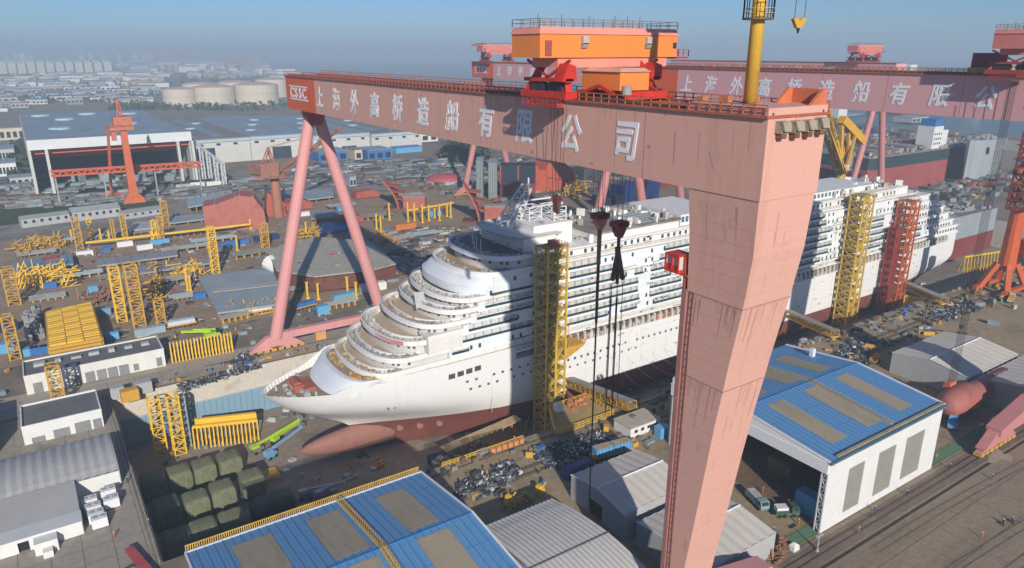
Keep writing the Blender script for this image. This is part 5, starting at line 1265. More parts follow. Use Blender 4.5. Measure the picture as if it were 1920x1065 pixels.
flat_building('long white workshop with roller doors and skylights beside the quay road', 'workshop', -12, 29, 260.5, 275, 6.0, WKW, FLATR, [(-10,2.6,0,3.6),(-5.4,1.4,1,3.4),(.6,2.6,0,3.4),(4.6,2.8,0,3.6),(8,2.8,0,3.6),(11.2,3,0,3.6),(14.6,3,0,3.6),(19,1.6,.6,3),(26.2,1.8,.4,3.6)], roof_bits=7)
flat_building('white workshop with a flat grey roof and gateways at the left edge', 'workshop', -13.4, 6.2, 224, 239.5, 5.2, WHITEB, FLATR, [(-11.6,3.2,0,1.8),(-6.3,4,0,2.6),(-1,4,0,3.2),(3.6,2.2,0,3.0)])
flat_building('dark blue roofed building at the left edge', 'workshop', -45, -20, 222, 245, 6, mat('dull_blue_wall',(.10,.15,.22),.1,.2,.6), mat('dull_blue_roof',(.07,.11,.17),.12,.2,.6), roof_bits=2)
# ------------------------------------------------------------------ DOCK FLOOR OBJECTS
FZ = DZ
tops = [(285,890),(334,877),(380,864),(428,851),(310,940),(366,927),(415,909),(470,887),(330,1000),(381,982),(434,961)]
rq = random.Random(12)
for i,(x,y) in enumerate(tops):
    p = G(x,y,FZ+6.8); t = thing('covered_block', 'olive canvas block on the dock floor, ' + ('shaded one in the far left corner','second from left in the far row','third from left in the far row','rightmost of the far row by the lime lift','leftmost of the middle row, half in shade','second of the middle row','third of the middle row','last of the middle row by the ochre crate','leftmost of the near row, deep in shade','second of the near row','third of the near row by the long block')[i], 'covered block', (p.x,p.y,FZ), 'canvas covered blocks on the dock floor')
    b = MB(); rg = []; w = 6.5+rq.uniform(-.3,.3); d = 7.0+rq.uniform(-.4,.4); h = 6.6+rq.uniform(-.4,.5)
    for z,f in ((0,.98),(h*.3,1.0),(h*.75,1.0),(h*.9,.96),(h*.97,.88),(h,.72)):
        rg.append([(p.x+w/2*f*math.copysign(abs(math.cos(a))**.2,math.cos(a))+rq.uniform(-.09,.09),p.y+d/2*f*math.copysign(abs(math.sin(a))**.2,math.sin(a))+rq.uniform(-.09,.09),FZ+z+rq.uniform(-.05,.05)) for a in [2*math.pi*k/20 for k in range(20)]])
    b.loft(rg,True,True,True); b.build('canvas_cover', CANVAS, t, smooth=True)
    b = MB(); b.box(p.x-w*.42,p.x+w*.42,p.y-d*.42,p.y+d*.42,FZ-.02,FZ+.3); b.build('base_skid', BROWN, t)
    for e in (-.26,.24):
        b = MB(); o = rq.uniform(-.1,.1); pr_ = [(p.x+w*(e+o),p.y-d*.51,FZ+.4),(p.x+w*(e+o*.5),p.y-d*.505,FZ+h*.85),(p.x+w*e,p.y-d*.36,FZ+h+.06),(p.x+w*e,p.y+d*.36,FZ+h+.06),(p.x+w*(e-o),p.y+d*.5,FZ+h*.85)]
        for a_,c_ in zip(pr_[:-1],pr_[1:]): b.bar(a_,c_,.12,.12)
        b.build('tie_rope', mat('rope_pale',(.30,.28,.20),.2,1,.8), t)
    b = MB()
    for k in range(7):
        x0_ = p.x+rq.uniform(-.36,.3)*w; y0_ = p.y+rq.uniform(-.36,.3)*d; b.bar((x0_,y0_,FZ+h+.02),(x0_+rq.uniform(-1.5,1.5),y0_+rq.uniform(-1.5,1.5),FZ+h-.01),.16,.14)
    b.build('canvas_fold', CANVAS, t, kind='stuff')
for (x,y),w,d,nm in (((510,932),12,5.5,'long olive canvas covered block behind the hall edge truss'),((545,965),13,5,'long dark canvas covered block half hidden by the hall edge')):
    p = G(x,y,FZ+5); b = MB(); rg = []
    for z,f in ((0,1),(3.6,1),(4.8,.92),(5.4,.7)):
        rg.append([(p.x+w/2*f*math.copysign(abs(math.cos(a))**.35,math.cos(a)),p.y+d/2*f*math.copysign(abs(math.sin(a))**.35,math.sin(a)),FZ+z) for a in [2*math.pi*k/20 for k in range(20)]])
    b.loft(rg,True,True,True); single('covered_block', nm, 'covered block', b, mat('dark_canvas',(.10,.12,.09),.2,.25,.85,bump=.3), smooth=True)
p = G(508,888,FZ+1); b = MB(); b.cbox((p.x,p.y,FZ),4.5,6,1.2); single('crate', 'flat ochre crate beside the covered blocks on the dock floor', 'crate', b, GOLD)
# blue sheeting of the far dock wall
t = thing('sheet_screen', 'row of tall pale blue metal sheets along the far dock wall', 'screen', (45,242.5,FZ))
me = MB(); me.box(-.96,.96,-.12,.12,0,9.2)
grid_part('panel', me, mat('sheet_blue',(.22,.36,.47),.08,.3,.5,streak=True), t, [(11.5+i*2.0,242.75-(.12 if i%2 else 0),FZ) for i in range(34)])
b = MB(); b.bar((10.6,242.5,FZ+9.3),(79,242.5,FZ+9.3),.3); b.build('top_rail', GREYSH, t)
def tower(label, base, w, d, h, m, seg=None, t_=.26, group='yellow lattice towers', taper=1.0, floors=0):
    t = thing('lattice_tower', label, 'tower', tuple(base), group); seg = seg or max(3,int(h/2.2))
    def cor(k,z):
        f = 1+(taper-1)*z/h; sx,sy = ((-1,-1),(1,-1),(1,1),(-1,1))[k]; return Vector((base[0]+sx*w/2*f,base[1]+sy*d/2*f,base[2]+z))
    for k in range(4):
        b = MB(); b.bar(cor(k,0),cor(k,h),t_*1.6); b.build('post', m, t)
    b = MB()
    for i in range(seg+1):
        z = h*i/seg
        for k in range(4):
            b.bar(cor(k,z),cor((k+1)%4,z),t_)
            if i<seg:
                x,y = (k,(k+1)%4) if i%2 else ((k+1)%4,k); b.bar(cor(x,z),cor(y,h*(i+1)/seg),t_*.85)
    for i in range(floors):
        z = h*(i+1)/floors; b.box(base[0]-w/2,base[0]+w/2,base[1]-d/2,base[1]+d/2,base[2]+z-.12,base[2]+z)
    b.build('bracing', m, t, kind='stuff'); return t
def ptower(label, bx, by, top, wpx, m, z=0, dfac=1.0, **k):
    p = G(bx,by,z); q = onY(bx+(bx-960)*(by-top)/(-4215+by)*-1 if False else bx,top,p.y); h = q.z-z; w = wpx*((p-C0).dot(FW))/FPX
    return tower(label,(p.x,p.y,z),w*.8,w*.8*dfac,h,m,**k)
ptower('yellow lattice tower in the dock corner, the left of the pair', 303,848,742,24,YEL,z=FZ); ptower('yellow lattice tower in the dock corner, the right of the pair', 338,848,735,24,YEL,z=FZ)
ptower('slim blue grey lattice tower squeezed behind the dock corner towers', 352,835,738,14,STEELB,z=FZ)
aframe_rack('yellow rack with a thick top beam standing in front of the blue dock sheets', G(366,842,FZ), G(486,828,FZ), 7.5, 17, YEL)
b = MB(); p = G(372,835,FZ); q = G(486,822,FZ); d_ = (q-p)
b.extr([tuple(p+Vector((0,0,6))),tuple(q+Vector((0,0,6))),tuple(q+Vector((0,0,9.4))),tuple(p+Vector((0,0,9.4)))],(0,1.2,0)); single('box_beam', 'thick yellow box beam resting on the dock rack', 'beam', b, YEL)
def boom_lift(label, a, b_, z0, m, base_m, group='boom lifts', ang=None):
    a = Vector(a); b_ = Vector(b_); t = thing('boom_lift', label, 'boom lift', (a.x,a.y,z0), group); d = (b_-a); d.z = 0; d.normalize()
    rz = math.atan2(d.y,d.x)
    q = MB(); q.cbox((a.x,a.y,z0+.7),3.6,2.3,1.2,rz); q.build('chassis', base_m, t)
    q = MB(); u = Vector((-d.y,d.x,0))
    for s in (-1,1):
        for e in (-1.2,1.2):
            c = Vector((a.x,a.y,z0+.55))+d*e+u*s*1.15; q.tube(c-u*.2,c+u*.2,.55,n=10)
    q.build('wheel', BLACK, t, kind='stuff')
    q = MB(); q.cbox((a.x-d.x*.8,a.y-d.y*.8,z0+1.9),2.6,1.8,1.2,rz); q.build('turret', m, t)
    k = a.lerp(b_,.5); k.z = max(a.z,b_.z)*.55+z0*.45+2
    q = MB(); s_ = Vector((a.x,a.y,z0+2.8)); q.bar(s_,b_,.7,.8); q.bar(s_.lerp(b_,.35),b_+Vector((0,0,.25)),.5,.55); q.build('boom', m, t)
    q = MB(); q.cbox(tuple(b_),1.0,2.0,.15,rz); q.rail([tuple(b_+u*1+d*.5),tuple(b_-u*1+d*.5),tuple(b_-u*1-d*.5),tuple(b_+u*1-d*.5)],1.1,.9,.1); q.build('basket', GREYSH, t)
    return t
boom_lift('lime boom lift reaching up towards the ship bow from the dock floor', G(483,848,FZ), tuple(G(563,786,FZ+5)), FZ, LIME, GREYD)
boom_lift('pale blue boom lift standing right of the lime one in the dock', G(508,858,FZ), tuple(G(566,800,FZ+4)), FZ, mat('lift_blue',(.25,.38,.55),.1,.4,.5), BLUEL)
p = G(528,820,FZ)
boom_lift('second lime boom lift low on the dock floor under the bow', G(520,832,FZ), tuple(G(560,792,FZ+2)), FZ, LIME, BLACK)
for i,(x,y,c) in enumerate(((655,915,'grey'),(690,925,'white'))):
    a = G(x-90,y+40,FZ); boom_lift('%s folded boom lift lying low on the dock floor behind the hall edge' % c, G(575+i*30,935-i*0,FZ), tuple(G(645+i*25,905-i*12,FZ+3)), FZ, GREYSH if i == 0 else STEELB, GREYD)
p = G(711,874,FZ); b = MB(); b.tube((p.x,p.y,FZ),(p.x,p.y,FZ+1.0),1.7,1.5,14); b.tube((p.x,p.y,FZ+1.0),(p.x,p.y,FZ+1.5),.8,.5,10); single('orange_drum', 'squat orange drum alone on the dock floor', 'drum', b, mat('drum_orange',(.55,.17,.04),.12,.5,.6))
for i in range(7):
    p = G(812+i*15,862-i*4.2,FZ+1.5); b = MB(); b.cbox((p.x,p.y,FZ),2.5,3.2,2.8); 
    for e in (-.7,0,.7): b.box(p.x-1.3,p.x+1.3,p.y+e*1.6-.05,p.y+e*1.6+.05,FZ+.1,FZ+2.85)
    single('container', '%s navy blue box from the left along the near dock wall' % ('first','second','third','fourth','fifth','sixth','seventh')[i], 'container', b, NAVY, 'navy boxes at the near dock wall')
# scaffold heap below the bow, tan staging along the bilge
t = thing('bilge_staging', 'tan plank staging hugging the red hull near the bow', 'staging', (108,174,FZ))
b = MB(); b.extr([(92,173,-12.2),(120,173,-9.5),(120,177,-9.5),(92,177,-12.2)],(0,0,.3)); b.build('plank_deck', mat('plank_tan',(.45,.31,.17),.2,.5,.8), t)
b = MB()
for k in range(9):
    for y in (173.2,176.8): b.bar((92.5+k*3.4,y,FZ),(92.5+k*3.4,y,-11.8+k*.33),.2)
    b.bar((92.5+k*3.4,173.2,FZ),(95.8+k*3.4,173.2,-11.6+k*.33),.14)
b.build('staging_post', YELD, t, kind='stuff')
rq = random.Random(31); b = MB()
for k in range(60): b.cbox((rq.uniform(88,108),rq.uniform(170,176),FZ+rq.uniform(0,3)),rq.uniform(.5,2.4),rq.uniform(.5,2),rq.uniform(.4,2),rq.uniform(0,3))
stuff('timber_heap', b, mat('heap_tan',(.42,.33,.21),.3,.5,.8,col2=(.2,.17,.13),amount=.45), 'heap of timber and scaffold boards under the bow', 'timber heap')
# access stair from the quay to the dock floor
t = thing('access_stair', 'thin pale stair dropping from the quay edge down into the dock', 'stair', (101,151,FZ))
b = MB(); a = Vector((102,150.6,0)); c = Vector((96,158,FZ)); b.bar(a,c,1.0,.2); b.rail([tuple(a),tuple(c)],1.1,1.2,.12); b.build('flight', WHITEB, t)
# ------------------------------------------------------------------ THE ASSEMBLY YARD LEFT OF THE SHIP
def mpx(p): return (Vector(p)-C0).dot(FW)/FPX                 # metres per photo pixel at a point
def hgt(x, ytop, p): return max(.5, onY(x, ytop, p.y).z - p.z)
# yellow lattice towers and post groups: base pixel, top row, width in pixels
YM = (YEL, YELD, GOLD)
for i,(bx,by,tp,w,lab) in enumerate((
 (229,602,497,20,'tall yellow lattice tower, the left of the close pair in the yard'),
 (262,612,492,24,'tall yellow lattice tower, the right of the close pair in the yard'),
 (303,610,560,18,'short rusty yellow lattice tower right of the close pair'),
 (405,512,424,15,'single yellow lattice tower standing above the grey deck panels'),
 (498,465,417,15,'yellow lattice tower left of the slim pink crane leg'),
 (150,466,405,14,'yellow lattice tower at the foot of the leftmost barrack'),
 (172,448,408,8,'slim yellow post tower below the long barracks'),
 (236,450,400,10,'yellow post tower below the gap in the barracks'),
 (312,424,376,12,'yellow lattice tower right of the barracks'),
 (292,452,412,9,'yellow post tower in the middle of the left yard'),
 (304,452,405,9,'twin yellow post tower in the middle of the left yard'),
 (112,758,680,26,'ochre lattice tower straddling the front of the long white workshop'),
 (30,672,588,22,'rusty lattice tower at the left edge beside the yellow beam stack'),
 (28,570,500,24,'rusty lattice tower at the left edge above the other'),
 (215,452,410,6,'thin yellow mast between the barracks and the blue panels'))):
    ptower(lab, bx, by, tp, w, YM[(i*2)%3] if i not in (12,13) else YELD, t_=.3, group='yellow lattice towers')
# yellow posts in rows (one mesh each)
def post(bx,by,tp,lab,grp,m=YEL,r=.45):
    p = G(bx,by); h = hgt(bx,tp,p); b = MB(); b.box(p.x-r,p.x+r,p.y-r,p.y+r,0,h); b.box(p.x-r*2,p.x+r*2,p.y-r*2,p.y+r*2,0,.5); b.box(p.x-r*1.6,p.x+r*1.6,p.y-r*1.6,p.y+r*1.6,h-.4,h)
    single('support_post', lab, 'post', b, m, grp)
for x,y,t_ in ((706,430,400),(714,434,404),(730,413,380),(765,416,378),(777,414,380),(792,418,382),(804,414,384),(824,414,386),(845,408,378),(815,408,390),(838,406,384)): post(x,y,t_,'yellow steel post in the row before the red hull blocks','yellow posts before the red blocks')
for x,y,t_ in ((575,448,415),(598,449,437),(558,500,480),(577,560,528),(597,562,530),(637,540,520),(542,545,500),(652,555,518),(668,560,528),(610,545,525),(470,430,410),(462,425,405)): post(x,y,t_,'yellow steel post scattered around the hull block between the crane legs','yellow posts around the hull block',r=.4)
for x,y,t_ in ((285,452,432),(298,450,424),(352,545,500),(358,548,515),(365,525,500),(445,470,440),(135,450,430),(190,452,428),(205,450,432)): post(x,y,t_,'yellow steel post standing loose in the left yard','loose yellow posts in the left yard',r=.4)
# horizontal beams on the yellow posts
for (x0,y0),(x1,y1),z,lab in (((762,395),(850,380),7,'yellow beam carried by the posts before the red blocks'),((160,455),(470,420),4,'long thin yellow beam running across the left yard')):
    b = MB(); b.bar(G(x0,y0,z),G(x1,y1,z),1.0,1.1); single('box_beam', lab, 'beam', b, YEL)
# the stack of yellow beams: every layer end a beam of its own
t = thing('beam_stack', 'big stack of yellow beams lying side by side in the left yard', 'beam stack', tuple(G(140,640)))
pa, pb, pc, pd = G(92,650,7),G(190,632,7),G(170,566,7),G(86,584,7)
for k in range(3):
    for i in range(17):
        f0 = i/17; a = pa.lerp(pd,f0+.02); c = pb.lerp(pc,f0+.02)
        s0, s1 = k/3+.008, (k+1)/3-.008
        b = MB(); b.bar(a.lerp(c,s0),a.lerp(c,s1),1.15,1.0); b.build('beam', (YEL,GOLD,YEL)[(i+k*2)%3], t)
for z in (2,3.4,4.8,6.2):
    b = MB(); d = Vector((0,0,z-7)); b.bar(pa+d,pb+d,1.0,1.1); b.build('beam', GOLD, t); b = MB(); b.bar(pb+d,pc+d,1.0,1.1); b.build('beam', GOLD, t); b = MB(); b.bar(pa+d,pd+d,1.0,1.1); b.build('beam', GOLD, t)
b = MB(); b.extr([tuple(pa+Vector((.8,.8,-6.9))),tuple(pb+Vector((-.8,.8,-6.9))),tuple(pc+Vector((-.8,-.8,-6.9))),tuple(pd+Vector((.8,-.8,-6.9)))],(0,0,5.6)); b.build('beam_core', YELD, t)
aframe_rack('wide yellow rack of leaning trestles right of the long white workshop', G(324,681), G(437,660), 7.5, 19, YEL, beam=False)
# yellow frames heaps (two heaps of tangled frames)
def heap(lab, pts, n, zmax, m, smin=1, smax=4, seed=1, name='frame_heap', cat='frame heap', bars=True):
    rq = random.Random(seed); poly = [G(x,y) for x,y in pts]; b = MB()
    for k in range(n):
        w = [rq.random()**.7 for _ in poly]; s = sum(w); p = sum((q*(a/s) for q,a in zip(poly,w)),Vector((0,0,0)))
        j = rq.choice(poly); p = p.lerp(j, rq.random()*.75)
        L = rq.uniform(smin,smax)
        if bars:
            a = rq.choice((0,0,math.pi/2,rq.uniform(0,3))); d = Vector((math.cos(a),math.sin(a),rq.choice((0,0,.5,2)))).normalized()*L
            z = rq.uniform(.2,zmax); q = p+Vector((0,0,z)); b.bar(q-d,q+d,rq.uniform(.25,.6))
        else: b.cbox(tuple(p+Vector((0,0,rq.uniform(0,zmax*.3)))),L,rq.uniform(smin,smax)*.6,rq.uniform(.3,zmax),rq.choice((0,math.pi/2,rq.uniform(0,3))))
    return stuff(name, b, m, lab, cat)
heap('tangle of yellow frames below the blue grey panel',[(20,545),(20,515),(60,510),(130,505),(168,520),(160,545),(60,550)],190,6,YEL,seed=2)
heap('tangle of yellow frames right of the beam yard',[(300,505),(370,500),(400,515),(320,525)],70,3.5,YEL,seed=3)
heap('rusty frames at the top left of the yard',[(10,475),(60,450),(130,450),(140,465),(30,490)],130,5,YELD,seed=4)
heap('rusty frames between the yellow towers',[(270,560),(290,500),(315,540),(300,600)],80,7,YELD,seed=5)
heap('ochre frames beneath the slim pink legs',[(555,440),(595,425),(600,450),(570,460)],60,5,GOLD,seed=6)
heap('ochre frames along the far yard edge',[(680,450),(720,440),(760,455),(700,465)],80,2.5,GOLD,seed=7)
heap('rusty bars strewn over the left yard',[(60,470),(330,440),(460,470),(330,560),(200,600)],170,1.0,BROWN,seed=8)
heap('yellow trestles under the grey deck panels',[(400,590),(520,575),(545,560),(550,590),(440,600)],120,3,GOLD,seed=9)
heap('rusty stillages right of the yellow towers',[(140,560),(200,540),(230,560),(180,580)],60,2.5,BROWN,seed=13)
heap('grey stillages left of the beam stack',[(45,600),(80,590),(85,645),(50,650)],120,5,STEEL,.8,2.5,seed=14,bars=False)
# flat deck panels on trestles
def panel(lab, quad, z, m, th=.9, legs=True, group='steel deck panels', ribs=0, cat='deck panel'):
    q = [G(x,y,z) for x,y in quad]; c = sum(q,Vector((0,0,0)))/len(q); t = thing('deck_panel', lab, cat, (c.x,c.y,0), group)
    b = MB(); b.extr([tuple(v) for v in q],(0,0,-th)); b.f = b.f; b.build('plate', m, t)
    if ribs:
        for i in range(ribs):
            f0 = (i+.5)/ribs; b = MB(); b.bar(q[0].lerp(q[1],f0)+Vector((0,0,.12)),q[3].lerp(q[2],f0)+Vector((0,0,.12)),.35,.3); b.build('stiffener', m, t)
    if legs:
        b = MB()
        for i in range(4):
            for f0 in (.1,.5,.9):
                p = q[i].lerp(q[(i+1)%4],f0).lerp(c,.06); b.bar((p.x,p.y,0),(p.x,p.y,z-th),.5)
        b.build('leg', YELD, t, kind='stuff')
    return t
panel('big blue grey deck panel in front of the slim pink crane legs', [(408,586),(545,566),(512,500),(372,519)], 3.5, STEELB, ribs=0)
panel('small strip panel lying across the big blue grey one', [(399,548),(530,533),(526,527),(396,542)], 4.2, mat('strip_grey',(.40,.41,.38),.08,.3,.6), .3, legs=False)
panel('dull blue panel at the left edge of the yard', [(28,508),(138,494),(135,474),(20,492)], 3.5, mat('panel_blue',(.20,.27,.36),.1,.2,.55), ribs=5)
panel('long grey panel crossing the left yard', [(182,498),(334,478),(330,468),(178,487)], 2.5, STEEL, ribs=6)
panel('second long grey panel below the other', [(262,512),(397,492),(395,482),(262,499)], 2.5, STEEL, ribs=6)
panel('pale grey panel behind the yellow posts at the barracks', [(240,432),(300,425),(296,412),(250,416)], 3, GREYSH)
panel('grey panel at the right of the barracks', [(318,418),(385,410),(380,400),(320,406)], 2.5, STEELB)
panel('long pale blue panel on legs right of the orange crane foot', [(352,388),(470,368),(466,358),(350,372)], 5, mat('panel_pale_blue',(.34,.42,.48),.08,.2,.5), ribs=4)
panel('grey panel between the slim pink legs', [(560,376),(625,368),(622,352),(562,358)], 3, STEELB)
panel('blue sheet lying under the slim pink legs', [(598,440),(652,428),(648,412),(604,416)], 1.5, BLUE, .4)
panel('grey panel with a bent edge beside the white hut', [(583,410),(640,405),(625,392),(580,394)], 3, STEEL)
# long flat panels and low stacks in rows over the yard, laid square to the dock
rq = random.Random(71)
for i,(x,y,L,w) in enumerate(((70,478,18,7),(150,520,20,6),(215,520,16,6),(330,530,18,7),(350,470,26,6),(400,455,24,6),(250,440,20,6),(195,445,12,6),(90,560,14,7),(340,560,10,6),(455,520,12,6),(440,600,12,4),(560,545,16,5),(640,575,14,4),(470,480,20,7),(420,430,24,8),(350,440,18,7),(110,455,16,5),(590,470,12,6),(670,470,22,7),(740,450,24,7),(800,440,20,7),(700,410,26,8),(760,370,28,9),(640,390,20,8))):
    p = G(x,y); t = thing('deck_panel', '%s steel panel %s' % (('grey','pale blue grey','dark grey','brown grey')[i%4], ('above the dull blue panel','left of the rusty stillages','below the middle barrack','right of the tall yellow tower pair','above the big deck panel','left of the single yellow tower','below the yellow post tower pair','under the gap in the barracks','left of the yellow tower pair','at the top of the big deck panel','beside the first pink leg','before the big deck panel','at the front of the grey topped hull block','behind the second pink leg foot','touching the first pink leg','right of the first pink leg tower','under the red curved block','below the leftmost barrack','above the grey topped hull block','right of the second pink leg','in the crane shadow behind the bow','at the shadow edge behind the bow','before the left curved hull block','behind the yellow posts','beside the upper second pink leg')[i]), 'deck panel', (p.x,p.y,0), 'flat steel panels over the assembly yard')
    z = rq.uniform(.8,2.2); m_ = (STEEL,STEELB,GREYD,mat('panel_brown_grey',(.30,.27,.23),.15,.2,.7))[i%4]
    b = MB(); b.box(p.x-L/2,p.x+L/2,p.y-w/2,p.y+w/2,z,z+.5); b.build('plate', m_, t)
    for k in range(4):
        b = MB(); yy = p.y-w/2+w*(k+.5)/4; b.box(p.x-L/2,p.x+L/2,yy-.12,yy+.12,z+.51,z+.85); b.build('stiffener', m_, t)
    b = MB()
    for k in range(5):
        xx = p.x-L/2+L*(k+.5)/5; b.box(xx-.4,xx+.4,p.y-w/2+.2,p.y+w/2-.2,0,z-.01)
    b.build('trestle', YELD if i%3 else BROWN, t, kind='stuff')
# hull blocks
def solid(t, name, quad, z0, z1, m):
    q = [G(x,y,z1) for x,y in quad]; b = MB(); b.prism([(v.x,v.y) for v in q], z0, z1); return b.build(name, m, t)
t = thing('hull_block', 'large grey topped hull block lying between the slim pink crane legs', 'hull block', tuple(G(620,520)), 'hull blocks in the yard')
quad = [(518,506),(590,518),(700,505),(742,494),(694,452),(588,443),(500,470)]
solid(t,'dark_side',quad,1.2,8.5,mat('block_maroon',(.17,.065,.045),.2,.3,.7)); solid(t,'top_plate',quad,8.52,9.1,mat('block_top',(.38,.35,.28),.14,.2,.7,col2=(.27,.25,.21),amount=.45))
b = MB(); p = G(503,480,9); b.tube((p.x-1,p.y-4,7),(p.x+2,p.y-14,3),4,1.5,10); b.build('white_nose', WHITEB, t)
rq = random.Random(22)
for k in range(10):
    p = G(rq.uniform(540,690),rq.uniform(460,500),9.1); b = MB(); b.cbox(tuple(p),rq.uniform(.8,4),rq.uniform(.5,2.5),rq.uniform(.2,.8),rq.uniform(0,3)); b.build('loose_plate', (RUST,GREYSH,STEEL)[k%3], t)
b = MB()
for k in range(9):
    p = G(525+k*24,512-abs(k-3)*3,4); b.bar((p.x,p.y,0),(p.x,p.y,5),.5)
b.build('trestle', YEL, t, kind='stuff')
t = thing('hull_block', 'big red curved hull block with a sloping top left of the brown jib crane', 'hull block', tuple(G(450,420)), 'hull blocks in the yard')
a, c = G(386,431), G(500,428); dpt = Vector((6,26,0))
hs = [(0,hgt(386,388,a)),(.2,hgt(410,380,a)*.95),(.55,hgt(450,362,a)*.95),(.62,hgt(455,362,a)),(.85,hgt(480,362,a)),(1,hgt(500,395,c))]
b = MB(); rg=[]
for f0,hh in hs:
    p = a.lerp(c,f0); bul = math.sin(f0*3.1)*2.5; rg.append([(p.x,p.y-bul,0),(p.x,p.y-bul*.4,hh*.5),(p.x,p.y+2,hh),(p.x+dpt.x,p.y+dpt.y,hh*.95),(p.x+dpt.x,p.y+dpt.y,0)])
b.loft(rg,True,True,True); b.build('shell_plate', TERRA, t)
b = MB()
for f0,hh in hs[1:5]:
    p = a.lerp(c,f0); b.bar((p.x,p.y+1.6,hh+.15),(p.x+dpt.x,p.y+dpt.y,hh*.95+.15),.6)
b.build('top_frame', mat('frame_pale',(.42,.36,.32),.15,.3,.7), t, kind='stuff')
p = G(508,405); b = MB(); b.extr([(p.x-3,p.y,0),(p.x+9,p.y-6,0),(p.x+8,p.y-6,9),(p.x-1,p.y,16)],(3,16,0)); b.build('side_plate', RUST, t)
def block_u(lab, x0, y0, x1, top, d=12):
    a = G(x0,y0); c = G(x1,y0); t = thing('hull_block', lab, 'hull block', tuple(a.lerp(c,.5)), 'hull blocks in the yard'); w = (c-a).length; h = hgt((x0+x1)/2,top,a)
    dx = (c-a).normalized(); n = Vector((-dx.y,dx.x,0))
    b = MB(); rg=[]
    for i in range(7):
        f0 = i/6; z = h*f0; o = w*.22*(1-math.cos(f0*1.5)); p = a+dx*(w*.42-o*1.6)
        rg.append([tuple(p+Vector((0,0,z))),tuple(p+n*d+Vector((0,0,z))),tuple(p+n*d-dx*1.2+Vector((0,0,z))),tuple(p-dx*1.2+Vector((0,0,z)))])
    b.loft(rg,True,True,True); b.build('curved_plate', TERRA, t)
    for f0 in (.35,.6,.82):
        z = h*f0; o = w*.22*(1-math.cos(f0*1.5)); p = a+dx*(w*.42-o*1.6)
        b = MB(); b.bar(p+Vector((0,0,z))+n*d*.5+dx*.3,p+dx*w*.24+n*d*.5+Vector((0,0,z-1)),d*.9,.5); b.build('web_frame', RUST, t)
    b = MB(); b.cbox(tuple(a+dx*w*.76+n*d*.4),w*.5,d*.7,h*.42,math.atan2(dx.y,dx.x)); b.build('side_tank', TERRA, t)
    b = MB(); b.cbox(tuple(a+dx*w*.76+n*d*.4+Vector((0,0,h*.42))),w*.52,d*.74,.4,math.atan2(dx.y,dx.x)); b.build('tank_top', mat('frame_pale',(.42,.36,.32)), t)
    b = MB(); b.cbox(tuple(a+dx*w*.3+n*d*.5),w*.5,d,.9,math.atan2(dx.y,dx.x)); b.build('keel_plate', mat('block_maroon',(.15,.045,.035)), t)
block_u('curved red hull block with a square tank, left of the yellow posts', 714, 393, 796, 334)
block_u('curved red hull block with a square tank behind the ship bow top', 863, 418, 952, 342)
t = thing('steel_dome', 'flat red dome on a grey ring far behind the ship bow', 'dome', tuple(G(832,345)))
p = G(832,341); r = 33*mpx(p); b = MB(); rg=[]
for i in range(7):
    a = i/6*math.pi/2; rg.append([(p.x+r*math.cos(a)*math.cos(q)+.01*math.cos(q),p.y+r*math.cos(a)*math.sin(q),2+r*.36*math.sin(a)) for q in [2*math.pi*k/28 for k in range(28)]])
b.loft(rg,True,False,True); b.build('dome', mat('dome_red',(.46,.10,.10),.08,.1,.55), t, smooth=True)
b = MB(); b.tube((p.x,p.y,0),(p.x,p.y,2.2),r*1.12,n=28); b.build('base_ring', GREYSH, t)
# standing grey blocks, dark open box, red arch behind the ship
t = thing('standing_block', 'tall grey ribbed block standing upright behind the ship, the left one', 'hull block', tuple(G(902,372)))
def upright(t,x0,x1,yb,yt,d,m,nm='plate'):
    a = G(x0,yb); c = G(x1,yb); h = hgt((x0+x1)/2,yt,a); b = MB(); dx=(c-a).normalized(); n = Vector((-dx.y,dx.x,0)); b.extr([tuple(a),tuple(c),tuple(c+Vector((0,0,h))),tuple(a+Vector((0,0,h)))],tuple(n*d)); b.build(nm,m,t); return a,c,h,n
a,c,h,n_ = upright(t,893,906,374,300,20,STEELB,'shell')
for i in range(5):
    b = MB(); p = a.lerp(c,(i+.5)/5)-n_*.3; b.bar(p,p+Vector((0,0,h)),.4); b.build('stiffener', GREYD, t)
t = thing('standing_block', 'tall grey ribbed block standing upright behind the ship, the right one', 'hull block', tuple(G(926,372)))
a,c,h,n_ = upright(t,916,932,374,304,20,STEELB,'shell')
for i in range(5):
    b = MB(); p = a.lerp(c,(i+.5)/5)-n_*.3; b.bar(p,p+Vector((0,0,h)),.4); b.build('stiffener', GREYD, t)
t = thing('hull_block', 'open navy and maroon hull block behind the radar mast', 'hull block', tuple(G(970,370)), 'hull blocks in the yard')
upright(t,938,1004,370,340,16,RUSTD,'lower_shell'); a = G(938,370); c = G(1004,370); h0 = hgt(970,340,a); h1 = hgt(970,307,a)
b = MB(); dx=(c-a).normalized(); n_=Vector((-dx.y,dx.x,0)); b.extr([tuple(a+Vector((0,0,h0+.02))),tuple(c+Vector((0,0,h0+.02))),tuple(c+Vector((0,0,h1))),tuple(a+Vector((0,0,h1)))],tuple(n_*16)); b.build('open_cell', mat('cell_navy',(.025,.035,.06),.2,.2,.7), t)
for f0 in (0,.5,1):
    b = MB(); p = a.lerp(c,f0)-n_*.4; b.bar(p+Vector((0,0,h0)),p+Vector((0,0,h1)),1.0); b.build('bulkhead_edge', RUST, t)
t = thing('hull_block', 'bright red arched hull block right behind the radar mast', 'hull block', tuple(G(1040,355)), 'hull blocks in the yard')
a = G(1004,362); c = G(1078,352); b = MB(); dx=(c-a).normalized(); n_=Vector((-dx.y,dx.x,0)); w = (c-a).length; h = hgt(1040,304,a)
